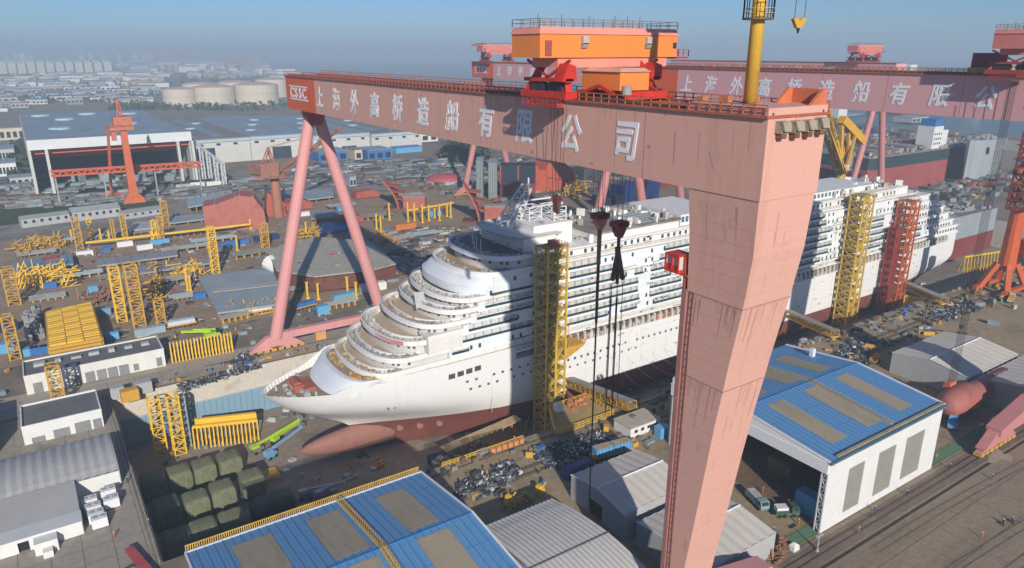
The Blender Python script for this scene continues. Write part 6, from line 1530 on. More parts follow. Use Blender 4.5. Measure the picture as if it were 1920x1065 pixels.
prof = [(0,0),(w,0),(w,h*.35),(w*.92,h*.7),(w*.72,h*.92),(w*.45,h),(w*.3,h*.98),(w*.26,h*.75),(w*.08,h*.8),(0,h*.98)]
b.extr([tuple(a+dx*x+Vector((0,0,z))) for x,z in prof],tuple(n_*18)); b.build('shell_plate', mat('bright_oxide',(.50,.11,.06),.12,.2,.65), t)
b = MB(); b.bar(a+dx*w*.3-n_*.3+Vector((0,0,h*.5)),a+dx*w*.9-n_*.3+Vector((0,0,h*.3)),1.2); b.bar(a+dx*w*.28-n_*.3,a+dx*w*.28-n_*.3+Vector((0,0,h*.75)),.8); b.build('stiffener', RUST, t)
for x,y,L,d,h,lab in ((560,395,20,14,7,'low red brown hull block behind the first slim pink leg'),(660,420,16,10,5,'low red brown hull block right of the second pink leg'),(100,500,12,8,4,'small red brown hull block near the yellow frames'),(690,372,18,10,6,'red brown hull block on the far side of the yellow posts')):
    p = G(x,y); t = thing('hull_block', lab, 'hull block', (p.x,p.y,0), 'hull blocks in the yard')
    b = MB(); b.extr([(p.x-L/2,p.y,.6),(p.x+L/2,p.y,.6),(p.x+L/2,p.y,h*.7),(p.x+L*.2,p.y,h),(p.x-L/2,p.y,h*.85)],(0,d,0)); b.build('shell_plate', RUST, t)
    for k in range(4):
        b = MB(); xx = p.x-L/2+L*(k+.5)/4; b.box(xx-.25,xx+.25,p.y-.4,p.y-.02,.7,h*.65); b.build('stiffener', TERRA, t)
# barracks: long prefab rows with window strips
def barrack(lab, x0,y0,x1,y1,top,m,d=9):
    a = G(x0,y0); c = G(x1,y1); dx=(c-a).normalized(); n=Vector((-dx.y,dx.x,0)); w=(c-a).length; h=hgt(x0,top,a); rz=math.atan2(dx.y,dx.x)
    t = thing('barrack', lab, 'barrack', tuple(a.lerp(c,.5)), 'long grey barracks'); z=Vector((0,0,1))
    b = MB(); b.extr([tuple(a),tuple(c),tuple(c+z*h),tuple(a+z*h)],tuple(n*d)); b.build('wall', GREYSH, t)
    b = MB(); b.extr([tuple(a-n*.6+z*h),tuple(a+n*d*.5+z*(h+d*.14)),tuple(a+n*(d+.6)+z*h)],tuple(dx*w)); b.build('roof', m, t)
    k = int(w/4)
    for i in range(k):
        p = a+dx*(w*(i+.5)/k); b = MB(); b.cbox(tuple(p-n*.06+z*h*.45),1.6,.12,h*.32,rz); b.build('window', GLASS, t)
barrack('long grey barrack at the grass verge, the leftmost', 42,428,133,416,411,mat('barrack_roof',(.33,.36,.36),.08,.2,.6))
barrack('long grey green barrack with the highest roof, the middle one', 138,416,228,405,398,mat('barrack_roof_green',(.36,.42,.40),.08,.2,.6),14)
barrack('long grey barrack at the foot of the orange crane, the rightmost', 233,412,304,402,400,mat('barrack_roof',(.33,.36,.36)))
# small huts, containers and trucks of the yard
def container(lab, x, y, L, W_, H_, m, rz=.0, z=0, grp=None, name='container'):
    p = G(x,y,z); t = thing(name, lab, 'container', (p.x,p.y,z), grp); ca, sa = math.cos(rz), math.sin(rz)
    b = MB(); b.cbox((p.x,p.y,z+.15),L,W_,H_,rz); b.build('shell', m, t)
    b = MB(); n = max(4,int(L/.9))
    for i in range(n):
        f0 = -L/2+L*(i+.5)/n
        for s in (-1,1):
            cx_, cy_ = p.x+f0*ca-s*(W_/2+.03)*sa, p.y+f0*sa+s*(W_/2+.03)*ca; b.cbox((cx_,cy_,z+.3),L/n*.5,.08,H_-.3,rz)
    b.build('rib', m, t, kind='stuff')
    b = MB(); b.cbox((p.x,p.y,z+.15+H_),L-.3,W_-.3,.06,rz); b.build('roof_sheet', m, t)
    return t
for i,(x,y,m,lab,L) in enumerate(((57,666,BLUEL,'light blue container first in the row behind the white workshop',6),(76,663,BLUE,'blue container second in the row behind the white workshop',6),(95,660,BLUE,'blue container third in the row behind the white workshop',6),(108,658,BLUEL,'light blue container at the right end of that row',5),
 (180,645,BLUE,'blue container behind the middle of the white workshop roof',7),(202,638,BLUEL,'light blue container right of the beam stack foot',8),(282,626,mat('cont_pale_blue',(.30,.40,.46),.1,.3,.5),'pale grey blue container in front of the lime crane',11),
 (95,540,BLUE,'blue tank box among the yellow frames at the left',5),(175,547,BLUEL,'small light blue box near the rusty stillages',4),(197,590,mat('cont_grey_blue',(.20,.32,.45),.1,.3,.5),'grey blue box right of the beam stack',4.5),
 (375,560,BLUE,'blue box left of the big deck panel',5),(235,462,WHITEB,'white site box in the middle of the left yard',8),(272,468,WHITEB,'second white site box in the middle of the left yard',8),(300,458,BLUEL,'light blue site box in the middle of the left yard',10),
 (200,472,BLUE,'small blue machine box by the yellow frames',4),(160,480,WHITEB,'white cover box beside the dull blue panel',8),(500,450,NAVY,'navy container lying under the first pink leg',14),(440,460,BLUE,'blue container left of the first pink leg',16),
 (568,405,WHITEB,'white hut box between the slim pink legs',10),(640,395,BLUEL,'light blue box beside the second pink leg',6),(605,588,BLUEL,'pale blue box at the far quay edge',5),(700,545,WHITEB,'white topped box at the foot of the second pink leg',12),
 (760,430,mat('cont_orange',(.6,.2,.05),.1,.3,.5),'orange container under the yellow posts',14),(375,350,WHITEB,'small white hut by the pile at the far hall',14),(398,349,WHITEB,'second small white hut by the pile at the far hall',14),
 (815,405,BLUEL,'blue box under the yellow beam',8),(600,635,mat('cont_peach',(.62,.35,.15),.1,.3,.5),'peach coloured kiosk box on the far quay road',4),(245,750,GOLD,'mustard skip box beside the dock head',5),(222,745,GREYSH,'pale grey box beside the dock head',4),(270,735,GREYSH,'pale box on the dock head apron',5),
 (18,660,BLUEL,'light blue tank box at the left edge',6),(15,620,NAVY,'dark blue screen box at the left edge',7))):
    container(lab, x, y, L, 2.6 if i < 16 else 3.2, 2.7 if i < 20 else 3.6, m, rz=.02*((i*7)%5-2), grp='boxes and containers of the yard')
# lime telescopic crane lying along the road
t = thing('mobile_crane', 'lime green mobile crane with a folded boom behind the white workshop', 'mobile crane', tuple(G(398,634)))
p = G(398,634); a = G(340,622,2.6)
b = MB(); b.cbox((p.x,p.y,.8),5.5,2.6,1.6,.1); b.build('body', LIME, t); b = MB(); b.bar((p.x,p.y,3),tuple(a),.9,.9); b.bar((p.x+2,p.y,3.4),tuple(Vector((p.x,p.y,3)).lerp(a,.6)+Vector((0,0,.7))),.6,.6); b.build('boom', LIME, t)
b = MB()
for s in (-1,1):
    for e in (-1.8,0,1.8): b.tube((p.x+e,p.y+s*1.2-.2,.6),(p.x+e,p.y+s*1.2+.2,.6),.6,n=10)
b.build('wheel', BLACK, t, kind='stuff'); b = MB(); b.cbox((p.x+2.2,p.y-.8,2.4),1.4,1.2,1.5); b.build('cab', GLASS, t)
def trailer(lab, x0,y0,x1,y1,m,h=1.5,w=3.2):
    a = G(x0,y0,1.2); c = G(x1,y1,1.2); t = thing('flat_trailer', lab, 'trailer', (a.x,a.y,0), 'long yellow wheeled trailers'); dx=(c-a).normalized(); n=Vector((-dx.y,dx.x,0)); L=(c-a).length
    b = MB(); b.bar(a,c,w,.5); b.build('bed', GOLD, t)
    b = MB(); b.bar(a.lerp(c,.05)+Vector((0,0,.3+h/2)),a.lerp(c,.95)+Vector((0,0,.3+h/2)),w*.85,h); b.build('load', m, t)
    b = MB(); k = int(L/1.6)
    for i in range(k):
        q = a.lerp(c,(i+.5)/k)
        for s in (-1,1): b.tube(q+n*s*w*.42-Vector((0,0,.7))-n*.2,q+n*s*w*.42-Vector((0,0,.7))+n*.2,.5,n=8)
    b.build('wheel', BLACK, t, kind='stuff')
trailer('white loaded trailer on yellow wheels in front of the big deck panel', 450,588,512,577,WHITEB); trailer('blue and white trailer at the foot of the second pink leg', 622,562,668,552,BLUEL)
trailer('white and blue trailer behind the lime mobile crane', 312,612,368,602,mat('load_blue_white',(.55,.62,.70),.1,.3,.5)); trailer('blue sheet trailer between the pink legs and the quay', 553,578,590,568,BLUE)
# ------------------------------------------------------------------ FAR HALLS, TANKS, DISTRICT, HARBOUR
HALLW = mat('hall_wall_pale', (.56,.56,.52), .07, .05, .6); ROOFG = mat('hall_roof_blue_grey', (.23,.29,.35), .12, .05, .6, col2=(.17,.21,.25), amount=.45); ROOFB = mat('hall_roof_brown_grey', (.22,.20,.175), .12, .04, .7, col2=(.16,.15,.14), amount=.45)
SKB = mat('skylight_blue', (.36,.48,.54), .06, .1, .4)
t = thing('shipyard_hall', 'huge open fronted hall with a blue grey roof and red crane beams inside', 'hall', (62,780,0), 'big fabrication halls')
b = MB(); b.box(4,118,655,940,39,41); b.build('roof', ROOFG, t)
b = MB(); b.box(3.5,118.5,653.5,656,34,41.3); b.build('fascia', mat('fascia_white',(.66,.69,.70),.05,.1,.5), t)
for x0,x1 in ((3.5,5.5),(116.5,118.5)):
    b = MB(); b.box(x0,x1,656.1,940,0,38.9); b.build('side_wall', HALLW, t)
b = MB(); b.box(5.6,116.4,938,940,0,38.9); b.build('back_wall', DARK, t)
for x in (4,15,107,118):
    b = MB(); b.box(x-1,x+1,650,654.4,0,34); b.build('column', HALLW, t)
for z,yy in ((30,660),(22,700)):
    b = MB(); b.box(6,116,yy,yy+3,z,z+3.2); b.build('crane_beam', mat('girder_orange',(.62,.12,.05)), t)
for x,y in ((30,740),(40,840),(85,760),(64,900),(100,880),(22,900)):
    b = MB(); b.tube((x,y,41),(x,y,42.6),9,8.2,14); b.build('roof_dome', SKB, t)
for x in (24,48,72,96):
    b = MB(); b.box(x-4,x+4,690,930,41.02,41.25); b.build('skylight', mat('skylight_dull',(.24,.30,.36),.1,.05,.5), t)
b = MB(); rq = random.Random(2)
for k in range(34): b.cbox((rq.uniform(10,112),rq.uniform(660,740),.1),rq.uniform(3,10),rq.uniform(3,9),rq.uniform(1,8),rq.uniform(0,3))
b.build('stored_block', STEELB, t, kind='stuff')
t = thing('runway_truss', 'white lattice runway frame standing right of the open hall', 'frame', (126,650,0))
b = MB()
for i in range(6): b.lattice((121+i*2.4,690-i*14,0),2.4,2.4,34-i*3.2,.45,6)
b.bar((121,690,34),(133,620,18),2.0,1.6); b.build('truss', mat('column_white',(.6,.62,.64)), t)
t = thing('shipyard_hall', 'long low hall row with white fronts, dark doors and a brown grey roof', 'hall', (240,850,0), 'big fabrication halls')
for i,(x0,x1,yf,h,m) in enumerate(((122,190,752,23,ROOFB),(190.5,250,752,23,ROOFG),(250.5,312,740,21,ROOFG),(312.5,372,735,20,ROOFB))):
    b = MB(); b.box(x0,x1,yf,1010,0,h); b.build('hall_bay', HALLW, t)
    b = MB(); b.box(x0-.3,x1+.3,yf-1,1010,h+.02,h+.9); b.build('roof', m, t)
    b = MB(); b.box(x0,x1,yf-1.2,yf-.05,h-2.6,h-.05); b.build('fascia', mat('fascia_blue_white',(.42,.52,.58),.05,.1,.5), t)
    if i < 3:
        b = MB(); b.box(x0+12+i*9,x0+34+i*6,yf-.5,yf-.03,0,15-i*3); b.build('door_opening', mat('hall_door_navy',(.03,.045,.07),.15,.1,.6), t)
    for k in range(3):
        b = MB(); b.tube((x0+16+k*18,800+k*60+i*9,h+.9),(x0+16+k*18,800+k*60+i*9,h+2.2),6,5.4,12); b.build('roof_dome', SKB, t)
    for k in range(2):
        b = MB(); b.box(x0+10+k*26,x0+22+k*26,770,990,h+.95,h+1.2); b.build('skylight', mat('skylight_dull',(.24,.30,.36)), t)
    for k in range(7):
        if k%2==0: 
            b = MB(); b.box(x0+4+k*8,x0+8+k*8,yf-.3,yf-.03,h-6,h-4); b.build('window', GLASS, t)
# roofs further back, seen between pixel rows 205 and 300 (each a building)
def bldg(lab, x0, x1, yb, top, d, wall, roof, grp, name='building', z=0, parts=True, bays=0, cat='building'):
    a = G(x0,yb); c = G(x1,yb); h = hgt((x0+x1)/2,top,a.lerp(c,.5)); cx_, cy_ = (a.x+c.x)/2,(a.y+c.y)/2; w = abs(c.x-a.x); yy = cy_
    t = thing(name, lab, cat, (cx_,yy,0), grp)
    b = MB(); b.box(a.x,c.x,yy,yy+d,0,h); b.build('wall', wall, t)
    if parts:
        b = MB(); b.box(a.x-.4,c.x+.4,yy-.4,yy+d+.4,h+.02,h+max(.6,h*.06)); b.build('roof', roof, t)
        for k in range(bays):
            b = MB(); x = a.x+w*(k+.5)/bays; b.box(x-w/bays*.3,x+w/bays*.3,yy-.5,yy-.02,h*.2,h*.7); b.build('window', GLASS, t)
    return t
for x0,x1,yb,tp,d,w,r,lab,bays in ((592,660,302,284,30,BLUE,ROOFG,'blue fronted shed behind the slim pink legs',3),(664,682,300,281,25,CREAM,ROOFB,'small cream gatehouse between two blue sheds',1),(684,742,299,281,30,BLUE,ROOFG,'second blue fronted shed right of the cream gatehouse',3),
 (575,770,268,258,60,HALLW,ROOFG,'long pale hall with a grey roof below the lettered girder',8),(765,830,266,250,40,WHITEB,mat('roof_pale',(.5,.5,.48),.08,.1,.6),'white hall at the shore below the lettered girder',3),(735,800,286,276,14,BLUEL,BLUE,'light blue tarped stack below the girder',0),
 (430,545,245,232,60,WHITEB,mat('roof_pale',(.5,.5,.48)),'long white roofed store right of the dark hall roofs',5),(0,48,262,240,50,CREAM,ROOFB,'cream block at the left edge beside the open hall',4),(0,30,300,280,40,mat('block_grey_white',(.5,.5,.48),.1,.1,.6),ROOFG,'pale office block at the left edge with dark windows',5),(0,34,330,306,30,WHITEB,ROOFG,'white office block at the lower left of the open hall',5),
 (20,70,345,333,20,mat('block_grey_white',(.5,.5,.48)),ROOFG,'grey store at the left edge above the grass verge',4),
 (655,670,350,332,12,GREYSH,STEELB,'small grey kiosk right of the second pink leg',2),
 (1560,1640,226,215,30,GREYSH,ROOFG,'low hazy shed under the second girder',5),(1690,1760,229,220,30,GREYSH,ROOFG,'second low hazy shed under the second girder',4)):
    bldg(lab,x0,x1,yb,tp,d,w,r,None,bays=bays,name='shed')
# oil tanks
TANK = mat('tank_cream', (.62,.54,.42), .06, .02, .6, streak=True); TANKR = mat('tank_roof_tan', (.54,.42,.32), .06, .02, .7)
for x,yb,w,tp,lab in ((345,201,60,168,'front left cream oil tank with a shallow domed roof'),(412,199,76,164,'broad cream oil tank in the middle of the front row'),(494,196,82,160,'broad cream oil tank nearest the orange girder end'),(383,186,62,158,'cream oil tank behind, between the two left ones'),(452,184,66,155,'cream oil tank behind, between the two right ones'),(520,183,60,150,'hindmost cream oil tank beside the girder end')):
    p = G(x,yb); r = w/2*mpx(p); h = hgt(x,tp,p); p = p + Vector((0,r,0))
    t = thing('oil_tank', lab, 'tank', (p.x,p.y,0), 'cream oil tanks')
    b = MB(); b.tube((p.x,p.y,0),(p.x,p.y,h),r,n=32,caps=False); b.build('shell', TANK, t)
    b = MB(); b.loft([[(p.x+r*f*math.cos(q)*1.003,p.y+r*f*math.sin(q)*1.003,h+z) for q in [2*math.pi*k/32 for k in range(32)]] for f,z in ((1,0),(.7,r*.07),(.3,r*.12),(.02,r*.13))],True,False,True); b.build('roof', TANKR, t)
    b = MB(); b.tube((p.x,p.y,h*.55),(p.x,p.y,h*.55+1),r*1.008,n=32,caps=False); b.build('ring_seam', TANKR, t)
# long cream grain store
a = G(-20,139); c = G(214,139); h = hgt(100,117,a.lerp(c,.5))
t = thing('grain_store', 'very long cream store building with vertical bays on the far plain', 'building', tuple(a.lerp(c,.5)))
for k in range(13):
    p = a.lerp(c,k/13); q = a.lerp(c,(k+1)/13); b = MB(); b.box(p.x+3,q.x-3,p.y,p.y+220,0,h*(1 if k%4 else 1.02)); b.build('bay', mat('store_cream',(.56,.55,.48),.06,.005,.7), t)

for k in range(13):
    p = a.lerp(c,k/13); q = a.lerp(c,(k+1)/13); b = MB(); b.box(p.x+3,q.x-3,p.y+60,p.y+150,h*1.03,h*1.15); b.build('roof_gallery', GREYSH, t)
# the hazy district: individual low buildings, many alike
rq = random.Random(17); WALLS = [CREAM, WHITEB, GREYSH, mat('wall_ochre',(.42,.33,.22),.1,.02,.7), mat('wall_blue_grey',(.26,.32,.38),.1,.02,.6), HALLW]; ROOFS = [ROOFG, ROOFB, mat('roof_blue_far',(.10,.22,.38),.1,.02,.6), mat('roof_pale',(.5,.5,.48)), mat('roof_red_far',(.30,.13,.10),.1,.02,.7)]
n_ = 0
while n_ < 270:
    x = rq.uniform(-60,560); y = 122+(rq.random()**1.3)*88
    if (150 < y and 300 < x < 560) or (y > 198 and x > 40) or (y < 144 and x < 225) : continue
    p = G(x,y)
    if p.x > 900+.06*p.y: continue
    s = mpx(p); w = rq.uniform(10,46)*s; h = rq.uniform(4,10)*s*(1 if y>135 else 1.4); d = w*rq.uniform(.4,1.1); n_ += 1
    h = min(h, 34)
    iw = rq.randrange(6); ir_ = rq.randrange(5); wn_ = ('cream','white','grey','ochre','blue grey','pale stone')[iw]; rn_ = ('slate','brown','blue','pale','red')[ir_]
    t = thing('district_building', 'small hazy %s building with a %s roof beyond the shipyard' % (wn_,rn_), 'building', (p.x,p.y,0), 'hazy %s buildings with %s roofs' % (wn_,rn_))
    b = MB(); b.box(p.x-w/2,p.x+w/2,p.y,p.y+d,0,h); b.build('wall', WALLS[iw], t)
    b = MB(); b.box(p.x-w/2-.5,p.x+w/2+.5,p.y-.5,p.y+d+.5,h+.05,h+1.2); b.build('roof', ROOFS[ir_], t)
    if y > 165 and w > 20:
        for k in range(4):
            b = MB(); q = p.x-w/2+w*(k+.5)/4; b.box(q-w/14,q+w/14,p.y-.25,p.y-.04,h*.3,h*.7); b.build('window', GLASS, t)
# tower blocks on the left horizon
for i in range(16):
    x = rq.uniform(0,300); p = G(x,rq.uniform(113,121)); w = rq.uniform(26,60); h = rq.uniform(40,95)
    b = MB(); b.box(p.x-w/2,p.x+w/2,p.y,p.y+w*.6,0,h); b.box(p.x-w/5,p.x+w/5,p.y+w*.1,p.y+w*.4,h,h+8)
    single('tower_block', 'faint tower block dissolving in haze on the left horizon', 'building', b, WALLS[i%3], 'tower blocks on the horizon')
# trees: clumped masses on the far plain
def tree_mass(lab, pts, n, seed, hmin=5, hmax=13):
    rq = random.Random(seed); b = MB(); poly = [G(x,y) for x,y in pts]
    for k in range(n):
        i = rq.randrange(len(poly)-1); u,v = rq.random(), rq.random()
        if u+v>1: u,v = 1-u,1-v
        p = poly[0]+(poly[i]-poly[0])*u+(poly[i+1]-poly[0])*v if i>0 else poly[0].lerp(poly[1],u)
        r = rq.uniform(3,7); h = rq.uniform(hmin,hmax)
        for j in range(5):
            c = Vector((p.x+rq.gauss(0,r*.6),p.y+rq.gauss(0,r*.6),h*rq.uniform(.25,.9))); s = r*rq.uniform(.35,.7)
            vs = [tuple(c+Vector((rq.uniform(-1,1),rq.uniform(-1,1),rq.uniform(-.8,.9))).normalized()*s*rq.uniform(.7,1.1)) for _ in range(6)]
            b.add(vs,[(0,1,2),(0,2,3),(1,4,2),(3,4,5),(2,4,5),(0,5,1),(0,3,5)])
    return stuff('tree_belt', b, LEAF, lab, 'trees')
tree_mass('dark tree belt between the far halls and the oil tanks',[(210,208),(300,205),(545,208),(545,196),(310,200),(215,196)],260,1)
tree_mass('dark tree belt below the long cream store',[(0,146),(120,143),(300,150),(300,165),(120,160),(0,160)],420,2,8,18)
tree_mass('dark tree belt across the far district',[(0,185),(60,170),(220,172),(310,180),(250,192),(60,196)],340,3)
tree_mass('hazy trees around the district buildings',[(220,150),(330,142),(520,146),(540,156),(400,160),(230,165)],360,4,8,16)
tree_mass('hazy woods along the horizon',[(0,128),(0,116),(240,112),(400,118),(500,132),(300,134)],500,5,12,24)
tree_mass('tree clump below the girder near the shore',[(842,300),(850,268),(905,275),(912,300),(870,312)],240,6,6,14)
tree_mass('shrubs at the left of the open hall',[(18,300),(44,262),(50,300),(62,340),(30,330)],110,7,4,9)
# far container cranes
CCR = mat('harbour_crane_red', (.55,.10,.12), .1, .01, .6); CCW = mat('harbour_crane_pink', (.58,.30,.30), .1, .01, .6)
def quay_crane(x, y, s, m, grp, lab):
    p = G(x,y); k = mpx(p)*s; b = MB(); L = k
    for sx in (-1,1):
        for sy in (0,1): b.bar((p.x+sx*L*5,p.y+sy*L*6,0),(p.x+sx*L*4,p.y+sy*L*6,L*14),L*1.1)
        b.bar((p.x+sx*L*4.5,p.y,L*6),(p.x+sx*L*4.5,p.y+L*6,L*6),L*.9)
    b.bar((p.x-L*4.5,p.y,L*9),(p.x+L*4.5,p.y,L*9),L*.9); b.bar((p.x-L*14,p.y+L*3,L*14.5),(p.x+L*16,p.y+L*3,L*14.5),L*2.0,L*1.6)
    b.bar((p.x+L*3,p.y+L*3,L*14.5),(p.x,p.y+L*3,L*20),L*.9); b.bar((p.x,p.y+L*3,L*20),(p.x+L*14,p.y+L*3,L*15),L*.6); b.cbox((p.x-L*6,p.y+L*3,L*15),L*5,L*4,L*3)
    single('quay_crane', lab, 'harbour crane', b, m, grp)
for i in range(13): quay_crane(262+i*8.6+(i%3)*2, 113.5-(i%2), .95+.12*(i%3), CCR if i%3 else CCW, 'faint harbour cranes on the horizon', 'tiny faint red container crane in the row on the horizon')
for i in range(7): quay_crane(414+i*10, 124-(i%2)*.8, .75+.1*(i%3), CCR, 'second row of faint harbour cranes', 'tiny red container crane in the row just left of the girder')
b = MB()
rq = random.Random(5)
for i in range(140):
    p = G(rq.uniform(250,500), rq.uniform(116,128)); b.cbox(tuple(p),rq.uniform(20,70),rq.uniform(20,40),rq.uniform(6,22),0)
stuff('container_stacks', b, mat('stack_pink',(.42,.28,.28),.3,.004,.7,col2=(.3,.34,.38),amount=.5), 'hazy container stacks below the harbour cranes', 'container stacks')
# boats on the water
def boat(x,y,L,lab,m=WHITEB):
    p = G(x,y,-2.5); t = thing('cargo_boat', lab, 'boat', (p.x,p.y,-2.5), 'boats on the river'); k = mpx(p)*L/2
    b = MB(); b.loft([[(p.x-k,p.y-k*.2,-2.5),(p.x+k*.7,p.y-k*.2,-2.5),(p.x+k,p.y,-2.5),(p.x+k*.7,p.y+k*.2,-2.5),(p.x-k,p.y+k*.2,-2.5)],[(p.x-k*1.03,p.y-k*.24,k*.16),(p.x+k*.8,p.y-k*.24,k*.16),(p.x+k*1.15,p.y,k*.22),(p.x+k*.8,p.y+k*.24,k*.16),(p.x-k*1.03,p.y+k*.24,k*.16)]],True,False,True); b.build('hull', m, t)
    b = MB(); b.box(p.x-k*.9,p.x-k*.45,p.y-k*.2,p.y+k*.2,k*.17,k*.75); b.box(p.x-k*.8,p.x-k*.55,p.y-k*.12,p.y+k*.12,k*.76,k*1.0); b.build('bridge', WHITEB, t)
boat(682,117,11,'white boat catching the sun on the hazy river'); boat(584,118,5,'small faint boat left of the white one'); boat(861,120,5,'small faint boat left of the hazy gantry'); boat(1800,112,6,'small faint boat far right on the river',GREYSH)
for i,(x,y,L) in enumerate(((1600,210,150),(1720,212,170),(1590,232,120),(1840,214,110))):
    p = G(x,y,-2.5)
    boat(x,y,L,('long barge under the second girder, the left one','long barge under the second girder, left of the white deckhouse','dark barge lying nearest the far quay','long barge at the right under the second girder')[i],(mat('barge_blue',(.10,.13,.18),.1,.02,.6),RUSTD,mat('barge_blue',(.10,.13,.18)),GREYD)[i])
# ------------------------------------------------------------------ STOCK, SCRAP, VEHICLES, PEOPLE
def stock(lab, pts, n, m, lo, hi, zmax, seed, name='steel_stock', cat='steel stock', flat=.35, align=True, long=False):
    rq = random.Random(seed); poly = [G(x,y) for x,y in pts]; b = MB()
    tri = [(poly[0],poly[i],poly[i+1]) for i in range(1,len(poly)-1)]
    ar = [abs((q-p).cross(r-p).z) for p,q,r in tri]; tot = sum(ar)
    for k in range(n):
        u = rq.random()*tot
        for (p,q,r),a in zip(tri,ar):
            u -= a
            if u <= 0: break
        s,w = rq.random(), rq.random()
        if s+w>1: s,w = 1-s,1-w
        c = p+(q-p)*s+(r-p)*w
        L = rq.uniform(lo,hi); b.cbox((c.x,c.y,.02),L,L*(rq.uniform(.14,.4) if long else rq.uniform(.25,.9)),rq.uniform(.25,1)*zmax*(flat if rq.random()<.7 else 1),rq.choice((0,0,0,math.pi/2)) if align else rq.uniform(0,3),rq.uniform(-.04,.04))
    return stuff(name, b, m, lab, cat)
SM = [mat('stock_grey',(.22,.225,.22),.3,.3,.7), mat('stock_blue_grey',(.26,.31,.34),.2,.3,.6), mat('stock_brown',(.22,.155,.105),.3,.3,.8), mat('stock_dark',(.075,.08,.085),.3,.3,.7), mat('stock_pale',(.48,.47,.43),.2,.3,.7)]
far_lot = [(590,345),(560,318),(600,306),(760,300),(900,300),(905,330),(880,345),(700,350)]
for i,m in enumerate(SM): stock(('grey','blue grey','brown','dark','pale')[i]+' steel stock spread over the ground behind the pink legs', far_lot, (260,160,150,160,70)[i], m, 5, 24, 2.6, 60+i, long=True)
left_lot = [(0,392),(0,335),(60,332),(100,345),(330,345),(520,330),(560,350),(480,362),(350,372),(140,378)]
for i,m in enumerate(SM): stock(('grey','blue grey','brown','dark','pale')[i]+' steel stock spread before the far open hall', left_lot, (240,140,80,150,50)[i], m, 5, 22, 3.0, 70+i, long=True)
mid_lot = [(120,500),(60,470),(300,435),(540,415),(560,500),(300,560)]
for i,m in enumerate(SM): stock(('grey','blue grey','brown','dark','pale')[i]+' odds and ends lying over the assembly yard', mid_lot, (90,60,90,60,36)[i], m, .8, 5, 1.3, 80+i, name='yard_stock')
low_lot = [(210,640),(200,560),(360,500),(420,590),(500,600),(440,640),(320,660)]
for i,m in enumerate(SM): stock(('grey','blue grey','brown','dark','pale')[i]+' odds and ends lying behind the quay road', low_lot, (50,30,60,40,40)[i], m, .6, 3, 1.2, 90+i, name='yard_stock')
rim = [(660,560),(620,500),(720,430),(960,425),(900,440),(800,470)]
for i,m in enumerate(SM[1:]): stock(('blue grey','brown','dark','pale')[i]+' gear lying in the shade behind the bow terraces', rim, 110, m, .8, 6, 2, 100+i, name='yard_stock')
# strip between the ship and the far dock, and everything right of it
for i,m in enumerate(SM+[RUST,GOLD]):
    rq = random.Random(200+i); b = MB()
    for k in range((200,140,220,240,60,30,36)[i]): b.cbox((rq.uniform(255,540),rq.uniform(247,294) if rq.random()<.5 else rq.uniform(425,640),.02),rq.uniform(1.5,9),rq.uniform(1,5),rq.uniform(.3,2.2),rq.choice((0,0,math.pi/2)))
    for k in range((120,70,140,150,36,20,16)[i]): b.cbox((rq.uniform(530,900),rq.uniform(247,293),.02),rq.uniform(1.5,9),rq.uniform(1,5),rq.uniform(.4,4),rq.choice((0,math.pi/2)))
    for k in range((150,100,150,170,50,24,14)[i]): b.cbox((rq.uniform(560,1000),rq.uniform(425,700),.02),rq.uniform(3,16),rq.uniform(2,10),rq.uniform(.5,6),rq.choice((0,math.pi/2)))
    stuff('quay_clutter', b, m, ('grey','blue grey','brown','dark','pale','rust red','ochre')[i]+' gear crowding the quays around the far dock', 'quay clutter')
for x,y,w,h,m,lab in ((1130,318,60,26,RUST,'rust red block on the far dock quay under the girder'),(1190,372,90,30,NAVY,'navy hull block behind the ship funnel deck'),(1140,385,50,20,mat('cell_navy',(.025,.035,.06)),'dark hull block behind the ship lido deck'),(1100,335,40,22,SM[3],'dark block at the far dock quay'),(1240,350,40,24,RUSTD,'maroon block on the far quay')):
    p = G(x,y); k = mpx(p); b = MB(); hh = h*k; b.cbox(tuple(p),w*k,14,hh); 
    for e in (-.3,0,.3): b.box(p.x+w*k*e-.3,p.x+w*k*e+.3,p.y-7.3,p.y-7.02,.5,hh-.3)
    single('hull_block', lab, 'hull block', b, m, 'hull blocks on the far quay')
heap('tangled yellow frames on the far dock quay',[(1070,345),(1050,370),(1085,385),(1110,360)],160,9,GOLD,seed=41)
heap('tangle of dark pipes on the far dock quay',[(1090,330),(1180,350),(1250,380),(1110,370)],160,6,SM[3],seed=42)
